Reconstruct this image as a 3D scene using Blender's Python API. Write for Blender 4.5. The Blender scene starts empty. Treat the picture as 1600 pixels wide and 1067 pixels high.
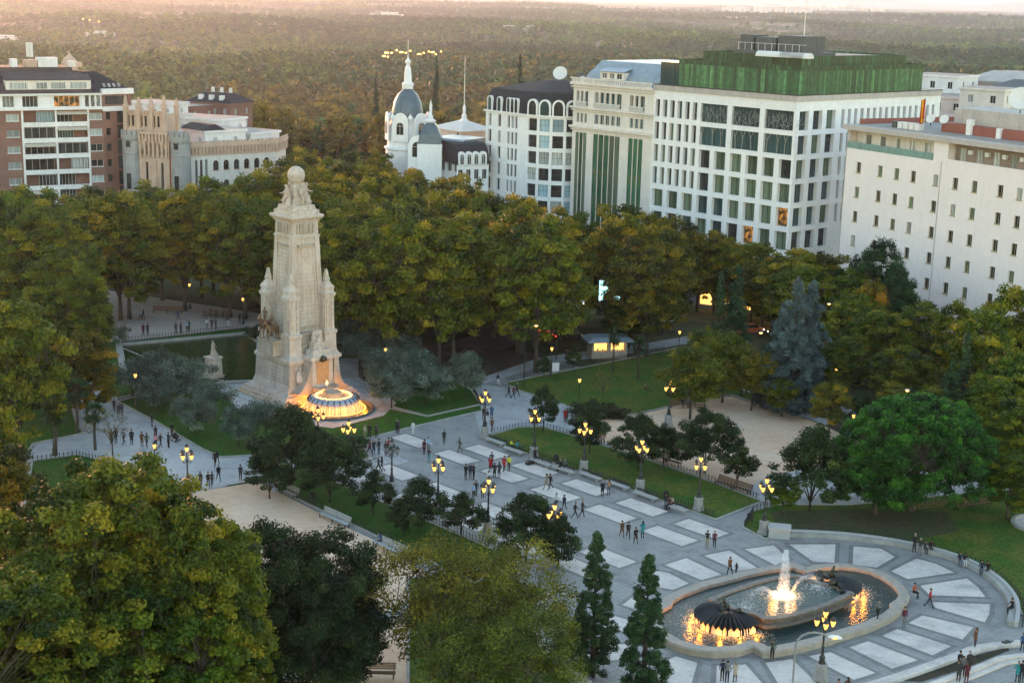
EXPO = 2.85
import bpy, bmesh, math, random
import numpy as np
from mathutils import Vector, Matrix
from mathutils.geometry import tessellate_polygon
rnd = random.Random(7)
RNG = np.random.default_rng(11)
C = bpy.context.scene.collection
R = math.radians
# ------------------------------------------------------------------ survey: photo pixel (1600 x 1067) -> place on the ground
FOC, CAMH, TH, RO = 2300., 50., R(13.2), R(1.43)
def at(px, py, z=0.):
    u = px-800; v = py-533.5
    c, s = math.cos(RO), math.sin(RO)
    u2 = u*c+v*s; v2 = -u*s+v*c
    dx = u2; dy = FOC*math.cos(TH)-v2*math.sin(TH); dz = -FOC*math.sin(TH)-v2*math.cos(TH)
    t = (z-CAMH)/dz
    return Vector((dx*t, dy*t, z))
def proj(x, y, z):
    z = z-CAMH
    d = y*math.cos(TH)-z*math.sin(TH); v2 = -(y*math.sin(TH)+z*math.cos(TH))*FOC/d; u2 = x*FOC/d
    c, s = math.cos(RO), math.sin(RO)
    return (800+u2*c-v2*s, 533.5+u2*s+v2*c)
PA = R(-47)                                    # the plaza's long axis
def P(u, v, z=0.):                             # plaza frame -> world
    return Vector((u*math.cos(PA)-v*math.sin(PA), u*math.sin(PA)+v*math.cos(PA), z))
# ------------------------------------------------------------------ object helpers
def tag(o, label=None, cat=None, group=None, kind=None):
    if label: o['label'] = label
    if cat: o['category'] = cat
    if group: o['group'] = group
    if kind: o['kind'] = kind
    return o
def link(name, me, mats=(), parent=None, loc=None, rz=0):
    o = bpy.data.objects.new(name, me); C.objects.link(o)
    if me is not None:
        for m in mats:
            me.materials.append(m)
    if parent: o.parent = parent
    if loc is not None: o.location = loc
    o.rotation_euler = (0, 0, rz)
    return o
def empty(name, loc, rz=0, label=None, cat=None, group=None):
    o = bpy.data.objects.new(name, None); C.objects.link(o)
    o.location = loc; o.rotation_euler = (0, 0, rz); o.empty_display_size = .5
    return tag(o, label, cat, group)
KIDS = {}
def kids(o): return [c for c in bpy.data.objects if c.parent == o]
def copy_tree(o, parent=None, tree=None):
    if tree is None: tree = snapshot(o)
    c = o.copy(); C.objects.link(c)
    if parent: c.parent = parent
    for ch, sub in tree: copy_tree(ch, c, sub)
    return c
def snapshot(o): return [(ch, snapshot(ch)) for ch in o.children]
class MB:
    def __init__(s): s.v = []; s.f = []; s.m = []
    def face(s, pts, m=0):
        n = len(s.v); s.v += [tuple(p) for p in pts]; s.f.append(tuple(range(n, n+len(pts)))); s.m.append(m)
    def box(s, x0, x1, y0, y1, z0, z1, m=0, rz=0, org=(0, 0)):
        n = len(s.v); c, sn = math.cos(rz), math.sin(rz)
        for z in (z0, z1):
            for x, y in ((x0, y0), (x1, y0), (x1, y1), (x0, y1)):
                s.v.append((org[0]+x*c-y*sn, org[1]+x*sn+y*c, z))
        for q in ((3, 2, 1, 0), (4, 5, 6, 7), (0, 1, 5, 4), (1, 2, 6, 5), (2, 3, 7, 6), (3, 0, 4, 7)):
            s.f.append(tuple(n+i for i in q)); s.m.append(m)
        return s
    def frus(s, cx, cy, z0, z1, a0, b0, a1, b1, m=0):        # tapered box, half sizes
        n = len(s.v)
        for z, a, b in ((z0, a0, b0), (z1, a1, b1)):
            for x, y in ((-a, -b), (a, -b), (a, b), (-a, b)): s.v.append((cx+x, cy+y, z))
        for q in ((3, 2, 1, 0), (4, 5, 6, 7), (0, 1, 5, 4), (1, 2, 6, 5), (2, 3, 7, 6), (3, 0, 4, 7)):
            s.f.append(tuple(n+i for i in q)); s.m.append(m)
        return s
    def rings(s, rs, m=0, cap=True, closed=True):
        n0 = len(s.v); k = len(rs[0])
        for r in rs: s.v += [tuple(p) for p in r]
        for j in range(len(rs)-1):
            for i in range(k if closed else k-1):
                a = n0+j*k+i; b = n0+j*k+(i+1) % k
                s.f.append((a, b, b+k, a+k)); s.m.append(m)
        if cap:
            s.f.append(tuple(n0+i for i in range(k))[::-1]); s.m.append(m)
            s.f.append(tuple(n0+(len(rs)-1)*k+i for i in range(k))); s.m.append(m)
        return s
    def lathe(s, prof, n=16, org=(0, 0, 0), m=0, a0=0., a1=2*math.pi, cap=True):
        full = abs(a1-a0-2*math.pi) < 1e-6
        k = n if full else n+1
        rs = [[(org[0]+r*math.cos(a0+(a1-a0)*i/n), org[1]+r*math.sin(a0+(a1-a0)*i/n), org[2]+z) for i in range(k)] for r, z in prof]
        return s.rings(rs, m, cap and full, full)
    def tube(s, pts, rad, n=6, m=0):
        pts = [Vector(p) for p in pts]; rs = []
        if not hasattr(rad, '__len__'): rad = [rad]*len(pts)
        for i, p in enumerate(pts):
            d = (pts[min(i+1, len(pts)-1)]-pts[max(i-1, 0)]).normalized()
            a = d.cross(Vector((0, 0, 1)) if abs(d.z) < .9 else Vector((1, 0, 0))).normalized(); b = d.cross(a)
            rs.append([p+(a*math.cos(t)+b*math.sin(t))*rad[i] for t in [2*math.pi*j/n for j in range(n)]])
        return s.rings(rs, m)
    def sphere(s, c, r, n=12, k=8, m=0, sz=1.):
        return s.lathe([(max(r*math.sin(math.pi*j/k), .001*r), -r*sz*math.cos(math.pi*j/k)) for j in range(k+1)], n, c, m)
    def mesh(s, name, smooth=False):
        me = bpy.data.meshes.new(name); me.from_pydata(s.v, [], s.f)
        me.polygons.foreach_set('material_index', s.m)
        if smooth: me.polygons.foreach_set('use_smooth', [True]*len(s.f))
        me.update()
        return me
    def build(s, name, mats, parent=None, smooth=False, loc=None, rz=0):
        if not isinstance(mats, (list, tuple)): mats = [mats]
        me = s.mesh(name, smooth)
        if smooth:
            bm = bmesh.new(); bm.from_mesh(me); bmesh.ops.remove_doubles(bm, verts=bm.verts, dist=1e-4)
            for e in bm.edges:
                if len(e.link_faces) == 2 and e.calc_face_angle(0) > R(38): e.smooth = False
            bm.to_mesh(me); bm.free()
        return link(name, me, mats, parent, loc, rz)
# ------------------------------------------------------------------ materials
def nt(name):
    m = bpy.data.materials.new(name); m.use_nodes = True
    t = m.node_tree; t.nodes.clear(); o = t.nodes.new('ShaderNodeOutputMaterial')
    return m, t, o
def N(t, kind, **kw):
    n = t.nodes.new(kind)
    for k, v in kw.items():
        if k in n.inputs.keys(): n.inputs[k].default_value = v
        else: setattr(n, k, v)
    return n
def col(c): return (*c, 1.) if len(c) == 3 else c
def noise(t, scale, detail=4, coord='Object', rough=.6, map_scale=None):
    tc = t.nodes.new('ShaderNodeTexCoord'); n = N(t, 'ShaderNodeTexNoise', Scale=scale, Detail=detail, Roughness=rough)
    src = tc.outputs[coord]
    if map_scale:
        mp = t.nodes.new('ShaderNodeMapping'); mp.inputs['Scale'].default_value = map_scale
        t.links.new(src, mp.inputs[0]); src = mp.outputs[0]
    t.links.new(src, n.inputs['Vector'])
    return n
def ramp(t, src, stops):
    r = t.nodes.new('ShaderNodeValToRGB'); e = r.color_ramp.elements
    while len(e) < len(stops): e.new(.5)
    for i, (p, c) in enumerate(stops): e[i].position = p; e[i].color = col(c)
    t.links.new(src, r.inputs[0]); return r
def mix(t, a, b, f, mode='MIX'):
    n = t.nodes.new('ShaderNodeMix'); n.data_type = 'RGBA'; n.blend_type = mode
    for s, v in ((6, a), (7, b), (0, f)):
        if hasattr(v, 'links'): t.links.new(v, n.inputs[s])
        else: n.inputs[s].default_value = col(v) if s != 0 else v
    return n.outputs[2]
def pm(name, c, var=.2, scale=1.5, rough=.8, bump=0., bscale=None, metal=0., c2=None, coord='Object', spec=.4, fine=.12, streak=0.):
    """surface of colour c, mottled at two sizes"""
    m, t, o = nt(name)
    c2 = c2 or tuple(x*(1-var) for x in c)
    n1 = noise(t, scale, 5, coord)
    r1 = ramp(t, n1.outputs[0], [(.35, c), (.68, c2)])
    out = r1.outputs[0]
    if fine:
        n2 = noise(t, scale*9, 3, coord)
        r2 = ramp(t, n2.outputs[0], [(.3, (1-fine,)*3), (.7, (1+fine*.4,)*3)])
        out = mix(t, out, r2.outputs[0], 1., 'MULTIPLY')
    if streak:
        n3 = noise(t, 1.3, 4, coord, map_scale=(1.6, 1.6, .12))
        r3 = ramp(t, n3.outputs[0], [(.42, (1, 1, 1)), (.75, (1-streak,)*3)])
        out = mix(t, out, r3.outputs[0], 1., 'MULTIPLY')
    b = N(t, 'ShaderNodeBsdfPrincipled', Roughness=rough, Metallic=metal)
    b.inputs['Specular IOR Level'].default_value = spec
    t.links.new(out, b.inputs['Base Color'])
    if bump:
        n4 = noise(t, bscale or scale*4, 4, coord); bp = N(t, 'ShaderNodeBump', Strength=bump, Distance=.05)
        t.links.new(n4.outputs[0], bp.inputs['Height']); t.links.new(bp.outputs[0], b.inputs['Normal'])
    t.links.new(b.outputs[0], o.inputs[0]); return m
def emit(name, c, s):
    m, t, o = nt(name); e = N(t, 'ShaderNodeEmission', Color=col(c), Strength=s); t.links.new(e.outputs[0], o.inputs[0]); return m
def slab(name, c, mortar, w, h, rot, var=.12, rough=.6, c2=None):
    """stone slabs with thin joints"""
    m, t, o = nt(name)
    tc = t.nodes.new('ShaderNodeTexCoord'); mp = t.nodes.new('ShaderNodeMapping'); mp.inputs['Rotation'].default_value = (0, 0, -rot)
    t.links.new(tc.outputs['Object'], mp.inputs[0])
    br = N(t, 'ShaderNodeTexBrick', Color1=col(c), Color2=col(c2 or tuple(x*(1-var) for x in c)), Mortar=col(mortar), Scale=1.)
    br.inputs['Mortar Size'].default_value = .02; br.inputs['Brick Width'].default_value = w; br.inputs['Row Height'].default_value = h
    t.links.new(mp.outputs[0], br.inputs[0])
    n1 = noise(t, .35, 7, rough=.7); r1 = ramp(t, n1.outputs[0], [(.32, (.62, .62, .64)), (.5, (.95, .95, .94)), (.7, (1.12, 1.10, 1.07))])
    n2 = noise(t, 3.5, 4); r2 = ramp(t, n2.outputs[0], [(.3, (.86,)*3), (.7, (1.05,)*3)])
    x = mix(t, br.outputs[0], r1.outputs[0], 1., 'MULTIPLY'); x = mix(t, x, r2.outputs[0], 1., 'MULTIPLY')
    b = N(t, 'ShaderNodeBsdfPrincipled', Roughness=rough); t.links.new(x, b.inputs['Base Color']); t.links.new(b.outputs[0], o.inputs[0])
    return m
M = {}
M['pave'] = slab('granite_paving', (.268, .262, .258), (.14, .14, .14), 1.2, .6, PA)
M['tile'] = slab('pale_panel', (.60, .53, .49), (.47, .46, .45), 1.0, .5, PA, .06)
M['border'] = slab('panel_border', (.185, .175, .165), (.15, .15, .15), .8, .4, PA)
M['path'] = slab('path_stone', (.40, .40, .41), (.24, .24, .24), .9, .45, PA, .1)
M['kerb'] = pm('kerb_stone', (.34, .33, .31), .3, .8, .8)
M['sand'] = pm('packed_sand', (.60, .375, .24), .3, .12, .95, bump=.3, bscale=3, c2=(.68, .51, .38))
M['sand2'] = pm('grey_sand', (.44, .38, .34), .3, .12, .95, c2=(.36, .31, .28))
M['grass'] = pm('lawn_grass', (.034, .105, .014), .3, .3, .95, bump=.8, bscale=9, c2=(.125, .125, .026), fine=.5, spec=.1)
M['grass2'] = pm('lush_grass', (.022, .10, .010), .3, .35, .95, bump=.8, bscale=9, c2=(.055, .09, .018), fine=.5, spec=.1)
M['shade_earth'] = pm('shaded_earth', (.085, .075, .045), .4, .25, .95, bump=.5, bscale=5, c2=(.05, .075, .022), fine=.4, spec=.1)  # mix of earth and grass, darkened in colour for the pine's shade
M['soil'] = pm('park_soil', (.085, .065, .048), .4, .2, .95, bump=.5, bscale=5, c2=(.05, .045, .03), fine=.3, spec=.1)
M['asphalt'] = pm('asphalt', (.05, .05, .052), .3, .4, .8)
M['stone'] = pm('monument_stone', (.57, .50, .445), .25, .35, .8, bump=.25, bscale=5, c2=(.47, .36, .285), streak=.32, fine=.15)
M['stone_d'] = pm('weathered_stone', (.46, .38, .31), .35, .6, .85, bump=.3, bscale=5, c2=(.33, .27, .21), streak=.35, fine=.2)
M['stone_w'] = pm('statue_stone', (.60, .51, .44), .2, 2, .7, bump=.6, bscale=7, c2=(.38, .31, .25), fine=.3)
M['bronze'] = pm('bronze', (.06, .045, .03), .4, 4, .45, metal=.6, c2=(.03, .05, .045))
M['bronze_b'] = pm('brown_bronze', (.20, .125, .07), .4, 4, .55, metal=.35, c2=(.10, .07, .05))
M['iron'] = pm('black_iron', (.018, .019, .02), .3, 5, .45, spec=.5)
M['lampstone'] = pm('lamp_plinth_stone', (.30, .29, .28), .3, 4, .8)
M['rimstone'] = pm('fountain_granite', (.37, .31, .25), .3, 1.2, .6, c2=(.30, .27, .24), streak=.25)
M['slat'] = pm('bench_paint', (.40, .41, .42), .2, 5, .6)
M['wood'] = pm('brown_bench_wood', (.16, .085, .05), .3, 6, .6)
M['granite_bench'] = pm('bench_granite', (.40, .39, .38), .2, 6, .7)
M['lampglass'] = emit('lantern_glow', (1., .50, .11), .4)
M['lampdark'] = pm('unlit_lantern_glass', (.25, .26, .27), .2, 5, .15)
M['bulb'] = emit('warm_bulb', (1., .42, .06), 2.5)
M['farlamp'] = emit('sodium_lamp', (1., .38, .08), 1.5)
M['floodlamp'] = emit('floodlight', (1., .45, .08), 1.6)
M['screen'] = emit('lit_screen', (.42, .9, .92), .35)
M['warmlit'] = emit('warm_interior', (1., .5, .12), .35)
M['redlamp'] = emit('tail_lamp', (1., .08, .02), .6)
M['whitelamp'] = emit('head_lamp', (1., .85, .6), .8)
def water(name, c, scale=2., bump=.35, rough=.04):
    m, t, o = nt(name)
    b = N(t, 'ShaderNodeBsdfPrincipled', Roughness=rough, IOR=1.33); b.inputs['Base Color'].default_value = col(c)
    n = noise(t, scale, 3); bp = N(t, 'ShaderNodeBump', Strength=bump, Distance=.08)
    t.links.new(n.outputs[0], bp.inputs['Height']); t.links.new(bp.outputs[0], b.inputs['Normal']); t.links.new(b.outputs[0], o.inputs[0]); return m
M['pond'] = water('pond_water', (.014, .040, .010), 1.6, .9, .02)
M['water'] = water('fountain_water', (.012, .035, .035), 4.5, .9)
M['basinwater'] = water('raised_basin_water', (.018, .045, .042), 3.5, 1.)
def foam(name, c, tr):
    m, t, o = nt(name)
    d = N(t, 'ShaderNodeBsdfDiffuse', Color=col(c)); a = N(t, 'ShaderNodeBsdfTranslucent', Color=col(c)); g = N(t, 'ShaderNodeBsdfTransparent')
    m1 = N(t, 'ShaderNodeMixShader'); m1.inputs[0].default_value = .5; t.links.new(d.outputs[0], m1.inputs[1]); t.links.new(a.outputs[0], m1.inputs[2])
    m2 = N(t, 'ShaderNodeMixShader'); m2.inputs[0].default_value = tr; t.links.new(m1.outputs[0], m2.inputs[1]); t.links.new(g.outputs[0], m2.inputs[2])
    t.links.new(m2.outputs[0], o.inputs[0]); return m
M['foam'] = foam('white_water', (.9, .9, .92), .5)
M['curtain'] = foam('falling_water', (.85, .80, .72), .15)
def glass(name, stops, rough=.06, sc=(.8, .8, .15), spec=.6):
    m, t, o = nt(name)
    n = noise(t, 1.6, 3, 'Object', map_scale=sc)
    r = ramp(t, n.outputs[0], stops)
    oi = t.nodes.new('ShaderNodeObjectInfo'); mr = N(t, 'ShaderNodeMapRange'); mr.inputs[3].default_value = .55; mr.inputs[4].default_value = 1.5
    t.links.new(oi.outputs['Random'], mr.inputs[0])
    x = mix(t, r.outputs[0], (1, 1, 1), 0.)
    vm = t.nodes.new('ShaderNodeVectorMath'); vm.operation = 'SCALE'; t.links.new(x, vm.inputs[0]); t.links.new(mr.outputs[0], vm.inputs['Scale'])
    b = N(t, 'ShaderNodeBsdfPrincipled', Roughness=rough); b.inputs['Specular IOR Level'].default_value = spec
    t.links.new(vm.outputs[0], b.inputs['Base Color']); t.links.new(b.outputs[0], o.inputs[0]); return m
M['g_dark'] = glass('dark_glass', [(.3, (.012, .016, .018)), (.7, (.05, .055, .05))])
M['g_teal'] = glass('teal_glass', [(.3, (.015, .04, .045)), (.6, (.045, .085, .085)), (.8, (.12, .15, .13))], sc=(3, 3, .05))
M['g_green'] = glass('green_glass', [(.3, (.05, .08, .055)), (.6, (.13, .17, .11)), (.8, (.24, .27, .20))], sc=(3, 3, .05))
M['g_dgreen'] = glass('dark_green_glass', [(.3, (.01, .04, .025)), (.5, (.035, .12, .065)), (.72, (.16, .12, .03))])
M['g_curt'] = glass('curtained_glass', [(.3, (.06, .06, .055)), (.5, (.30, .32, .31)), (.7, (.5, .5, .48))], sc=(5, 5, .1))
M['g_blue'] = glass('blue_glass', [(.3, (.16, .27, .32)), (.7, (.38, .5, .55))], sc=(4, 4, .1))
M['balglass'] = glass('balcony_glass', [(.3, (.14, .22, .20)), (.7, (.2, .3, .27))])
M['white'] = pm('white_render', (.80, .76, .75), .1, .25, .8, streak=.16)
M['office'] = pm('white_office_stone', (.82, .80, .80), .08, .4, .7, streak=.08)
M['cream'] = pm('cream_render', (.74, .67, .61), .12, .3, .8, streak=.16)
M['ochre'] = pm('tan_stone', (.58, .40, .30), .2, .5, .85, streak=.12)
M['greystone'] = pm('grey_ashlar', (.36, .345, .33), .22, .5, .85, streak=.15)
M['pinkwall'] = pm('pale_pink_render', (.82, .72, .70), .05, .12, .85, streak=.05, fine=.05)
M['palecon'] = pm('pale_concrete', (.50, .45, .42), .2, .6, .85, streak=.2)
M['slate'] = pm('slate_roof', (.034, .036, .044), .3, 1.2, .85, fine=.3, spec=.2)
M['slate_b'] = pm('brown_slate', (.085, .06, .055), .3, 1.2, .85, fine=.3)
M['zinc'] = pm('zinc_roof', (.24, .30, .36), .2, .8, .4, streak=.2)
M['zincd'] = pm('dark_zinc_dome', (.10, .14, .17), .25, 1., .35, streak=.25)
M['terracotta'] = pm('red_roofing', (.30, .10, .075), .2, .7, .8)
M['tar'] = pm('flat_roofing', (.32, .29, .27), .25, .4, .9)
M['plantbox'] = pm('roof_plant_metal', (.10, .10, .10), .2, .8, .6, streak=.3)
M['framed'] = pm('dark_frame', (.05, .05, .05), .2, 4, .5)
M['framew'] = pm('white_frame', (.68, .66, .63), .1, 4, .6)
M['framey'] = pm('ochre_frame', (.40, .33, .18), .1, 4, .6)
M['awning'] = pm('striped_awning', (.5, .44, .36), .2, 3, .8)
m, t, o = nt('brick_wall')
tc = t.nodes.new('ShaderNodeTexCoord'); br = N(t, 'ShaderNodeTexBrick', Color1=(.24, .10, .07, 1), Color2=(.17, .07, .05, 1), Mortar=(.25, .2, .17, 1), Scale=4.)
mp = t.nodes.new('ShaderNodeMapping'); mp.inputs['Rotation'].default_value = (R(90), 0, 0); t.links.new(tc.outputs['Object'], mp.inputs[0]); t.links.new(mp.outputs[0], br.inputs[0])
nn = noise(t, .4, 5); rr = ramp(t, nn.outputs[0], [(.3, (.8,)*3), (.7, (1.15,)*3)]); x = mix(t, br.outputs[0], rr.outputs[0], 1., 'MULTIPLY')
b = N(t, 'ShaderNodeBsdfPrincipled', Roughness=.85); t.links.new(x, b.inputs['Base Color']); t.links.new(b.outputs[0], o.inputs[0]); M['brick'] = m
# green glass fins: colour per slat
m, t, o = nt('green_glass_screen')
a = N(t, 'ShaderNodeAttribute', attribute_name='tint'); rr = ramp(t, a.outputs['Fac'], [(0., (.006, .035, .015)), (.5, (.018, .10, .04)), (1., (.09, .26, .11))])
nn = noise(t, 1.2, 4); r2 = ramp(t, nn.outputs[0], [(.3, (.5,)*3), (.7, (1.3,)*3)]); x = mix(t, rr.outputs[0], r2.outputs[0], 1., 'MULTIPLY')
b = N(t, 'ShaderNodeBsdfPrincipled', Roughness=.35); t.links.new(x, b.inputs['Base Color']); t.links.new(b.outputs[0], o.inputs[0]); M['greenfin'] = m
def leafmat(name, stops, transl=.3, rough=.6, spec=.25):
    """leaf colour from the leaf's own tint, times the tree's own hue"""
    m, t, o = nt(name)
    a = N(t, 'ShaderNodeAttribute', attribute_name='tint')
    r = ramp(t, a.outputs['Fac'], stops)
    oi = t.nodes.new('ShaderNodeObjectInfo')
    x = mix(t, r.outputs[0], oi.outputs['Color'], 1., 'MULTIPLY')
    b = N(t, 'ShaderNodeBsdfPrincipled', Roughness=rough); b.inputs['Specular IOR Level'].default_value = spec
    tr = t.nodes.new('ShaderNodeBsdfTranslucent'); t.links.new(x, b.inputs['Base Color']); t.links.new(x, tr.inputs[0])
    ms = N(t, 'ShaderNodeMixShader'); ms.inputs[0].default_value = transl
    t.links.new(b.outputs[0], ms.inputs[1]); t.links.new(tr.outputs[0], ms.inputs[2]); t.links.new(ms.outputs[0], o.inputs[0]); return m
M['bark'] = pm('tree_bark', (.05, .04, .03), .4, 3, .9, bump=.5, bscale=12, c2=(.085, .07, .055))
M['bark_d'] = pm('dark_bark', (.04, .033, .027), .4, 3, .9, bump=.5, bscale=12)
M['L_plane'] = leafmat('plane_leaves', [(0., (.018, .038, .004)), (.38, (.078, .108, .007)), (.72, (.165, .165, .010)), (1., (.30, .225, .012))], .38)
M['L_dark'] = leafmat('glossy_leaves', [(0., (.007, .017, .006)), (.6, (.022, .045, .013)), (1., (.07, .105, .028))], .12, .6, .15)
M['L_olive'] = leafmat('olive_leaves', [(0., (.030, .045, .032)), (.6, (.095, .13, .095)), (1., (.24, .29, .23))], .2, .5)
M['L_pine'] = leafmat('pine_needles', [(0., (.004, .02, .003)), (.5, (.014, .07, .007)), (1., (.075, .23, .018))], .2, .6)
M['L_cyp'] = leafmat('cypress_leaves', [(0., (.012, .034, .014)), (.6, (.03, .07, .024)), (1., (.07, .12, .035))], .15, .6)
M['L_cedar'] = leafmat('blue_needles', [(0., (.03, .05, .05)), (.6, (.07, .11, .11)), (1., (.16, .22, .22))], .15, .6)
M['L_wisp'] = leafmat('thin_leaves', [(0., (.04, .048, .008)), (.5, (.11, .115, .014)), (1., (.24, .21, .025))], .35)
M['L_far'] = leafmat('far_leaves', [(0., (.022, .045, .010)), (.5, (.08, .11, .018)), (1., (.19, .20, .030))], .25)
# ================================================================== GROUND
def sstep(a, b, x):
    t = min(1, max(0, (x-a)/(b-a))); return t*t*(3-2*t)
def vnoise(x, y, s=0):
    return (math.sin(x*1.3+1.7*s+math.sin(y*1.1+s))+math.sin(y*1.7-.6*s+math.sin(x*.9-s)*1.3)+.5*math.sin(x*3.1+y*2.3+s))/2.5
def terr(x, y):
    z = -25*sstep(430, 640, y)
    if y > 900:
        k = sstep(900, 2600, y)
        z += k*(20*vnoise(x/420, y/520, 1)+9*vnoise(x/170, y/210, 4))
        z += 22*sstep(2500, 9000, y)
    return z
mb = MB(); ys = [-150, 0, 80, 150, 250, 350, 430]+[430+i*14 for i in range(1, 16)]+[640*1.03**i for i in range(1, 126)]
ncol = 150
for y in ys:
    w = 700+.8*abs(y)
    for j in range(ncol+1):
        x = w*(2*j/ncol-1); mb.v.append((x, y, terr(x, y)))
for i in range(len(ys)-1):
    for j in range(ncol):
        a = i*(ncol+1)+j; mb.f.append((a, a+1, a+ncol+2, a+ncol+1)); mb.m.append(0)
m, t, o = nt('ground_cover')
n1 = noise(t, .02, 8, 'Object'); n2 = noise(t, .0035, 5, 'Object'); n3 = noise(t, .3, 5, 'Object')
r1 = ramp(t, n1.outputs[0], [(.40, (.028, .045, .018)), (.52, (.055, .07, .026)), (.66, (.13, .115, .06))])
r2 = ramp(t, n2.outputs[0], [(.52, (0, 0, 0)), (.68, (1, 1, 1))])
r3 = ramp(t, n3.outputs[0], [(.3, (.6,)*3), (.7, (1.2,)*3)])
x = mix(t, r1.outputs[0], (.36, .29, .19), r2.outputs[0]); x = mix(t, x, r3.outputs[0], 1., 'MULTIPLY')
b = N(t, 'ShaderNodeBsdfPrincipled', Roughness=.95); b.inputs['Specular IOR Level'].default_value = .1
bp = N(t, 'ShaderNodeBump', Strength=1., Distance=4.); t.links.new(n1.outputs[0], bp.inputs['Height']); t.links.new(bp.outputs[0], b.inputs['Normal'])
t.links.new(x, b.inputs['Base Color']); t.links.new(b.outputs[0], o.inputs[0])
tag(mb.build('ground', m, smooth=False), kind='structure')
# far ridge on the horizon, seen at the right
mb = MB(); n = 60
for k in range(2):
    for i in range(n+1):
        x = -12000+26000*i/n; h = (95+60*vnoise(i*.35, 2, 3)+25*vnoise(i*1.1, 5, 2))*(.35+.65*sstep(-9000, 6000, x))
        mb.v.append((x, 21500+k*2500, -40 if k == 0 else max(20, h)+30))
for i in range(n): mb.f.append((i, i+1, i+n+2, i+n+1)); mb.m.append(0)
tag(mb.build('hills', pm('far_ridge', (.09, .09, .08), .3, .001, .95)), kind='structure')

def sheet(name, pts, z, mat, kind='structure'):
    pts = [Vector((p[0], p[1], z)) for p in pts]
    me = bpy.data.meshes.new(name); tri = tessellate_polygon([pts])
    f = []
    for a, b_, c in tri:
        nrm = (pts[b_]-pts[a]).cross(pts[c]-pts[a]); f.append((a, b_, c) if nrm.z > 0 else (a, c, b_))
    me.from_pydata([tuple(p) for p in pts], [], f); me.update()
    return tag(link(name, me, [mat]), kind=kind)
def G(l, z=0.): return [at(px, py, z) for px, py in l]
def offset(pts, d, closed=True):
    n = len(pts); out = []
    for i in range(n):
        a = pts[i-1] if (closed or i > 0) else pts[i]; c = pts[(i+1) % n] if (closed or i < n-1) else pts[i]; p = pts[i]
        t1 = Vector((p[0]-a[0], p[1]-a[1])); t2 = Vector((c[0]-p[0], c[1]-p[1]))
        if t1.length < 1e-6: t1 = t2
        if t2.length < 1e-6: t2 = t1
        t1.normalize(); t2.normalize(); nn = Vector((-(t1.y+t2.y), t1.x+t2.x))
        if nn.length < 1e-4: nn = Vector((-t1.y, t1.x))
        nn.normalize(); k = d/max(.45, nn.dot(Vector((-t1.y, t1.x))))
        out.append(Vector((p[0]+nn.x*k, p[1]+nn.y*k, 0)))
    return out
def smooth(pts, it=2, closed=True):
    for _ in range(it):
        out = []; n = len(pts)
        for i in range(n if closed else n-1):
            a, b_ = pts[i], pts[(i+1) % n]; out += [a.lerp(b_, .25), a.lerp(b_, .75)]
        if not closed: out = [pts[0]]+out+[pts[-1]]
        pts = out
    return pts
def area(p): return sum(p[i][0]*p[(i+1) % len(p)][1]-p[(i+1) % len(p)][0]*p[i][1] for i in range(len(p)))/2
def strip(mb, pts, w, z0, z1, closed=True, m=0):
    a = offset(pts, w/2, closed); b_ = offset(pts, -w/2, closed)
    n = len(pts); base = len(mb.v)
    for i in range(n):
        mb.v += [(a[i].x, a[i].y, z0), (a[i].x, a[i].y, z1), (b_[i].x, b_[i].y, z1), (b_[i].x, b_[i].y, z0)]
    for i in range(n if closed else n-1):
        p, q = base+4*i, base+4*((i+1) % n)
        for k in range(3): mb.f.append((p+k, q+k, q+k+1, p+k+1)); mb.m.append(m)
    if not closed:
        mb.f.append((base, base+1, base+2, base+3)); mb.f.append((base+4*n-1, base+4*n-2, base+4*n-3, base+4*n-4)); mb.m += [m, m]
    return mb
# paving of the whole square, then what lies on it
sheet('plaza_paving', G([(20, 790), (50, 690), (150, 560), (560, 560), (860, 560), (1180, 655), (1480, 770), (1640, 860), (1640, 1180), (700, 1180), (640, 900), (390, 745), (250, 800)]), .012, M['pave'])
sheet('path', G([(40, 720), (60, 688), (100, 640), (118, 597), (131, 597), (183, 624), (240, 658), (318, 704), (345, 716), (396, 713), (560, 690), (640, 720), (520, 760), (400, 750), (296, 769), (256, 756), (220, 734), (120, 714)]), .020, M['path'])
sheet('path', G([(754, 600), (860, 568), (990, 552), (1110, 530), (1115, 518), (1000, 538), (860, 556), (740, 575), (690, 600), (740, 640), (754, 686), (900, 672), (940, 655), (906, 641), (875, 630), (812, 611)]), .020, M['path'])
sheet('plaza_terrace', G([(130, 560), (140, 450), (250, 466), (420, 492), (520, 500), (410, 512), (385, 512), (190, 534)]), .020, M['sand2'])
sheet('sand_court', G([(896, 673), (945, 655), (987, 649), (1021, 643), (1050, 636), (1105, 624), (1143, 619), (1165, 627), (1233, 645), (1285, 664), (1340, 690), (1400, 720), (1395, 770), (1187, 781), (1112, 755), (1008, 718)]), .028, M['sand'])
sheet('sand_court', G([(298, 770), (402, 753), (459, 781), (507, 806), (540, 823), (594, 848), (632, 877), (700, 910), (760, 960), (740, 1100), (560, 1190), (240, 1190), (200, 1000), (230, 850)]), .028, M['sand'])
sheet('path', G([(380, 1110), (430, 1046), (560, 980), (650, 930), (668, 940), (580, 1000), (470, 1060), (440, 1120)]), .034, M['path'])
sheet('path', G([(1160, 765), (1200, 745), (1340, 715), (1480, 745), (1650, 775), (1650, 790), (1400, 790), (1330, 775), (1190, 783)]), .036, M['path'])
sheet('path', G([(1228, 643), (1290, 664), (1310, 655), (1335, 640), (1310, 630)]), .036, M['path'])
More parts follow.
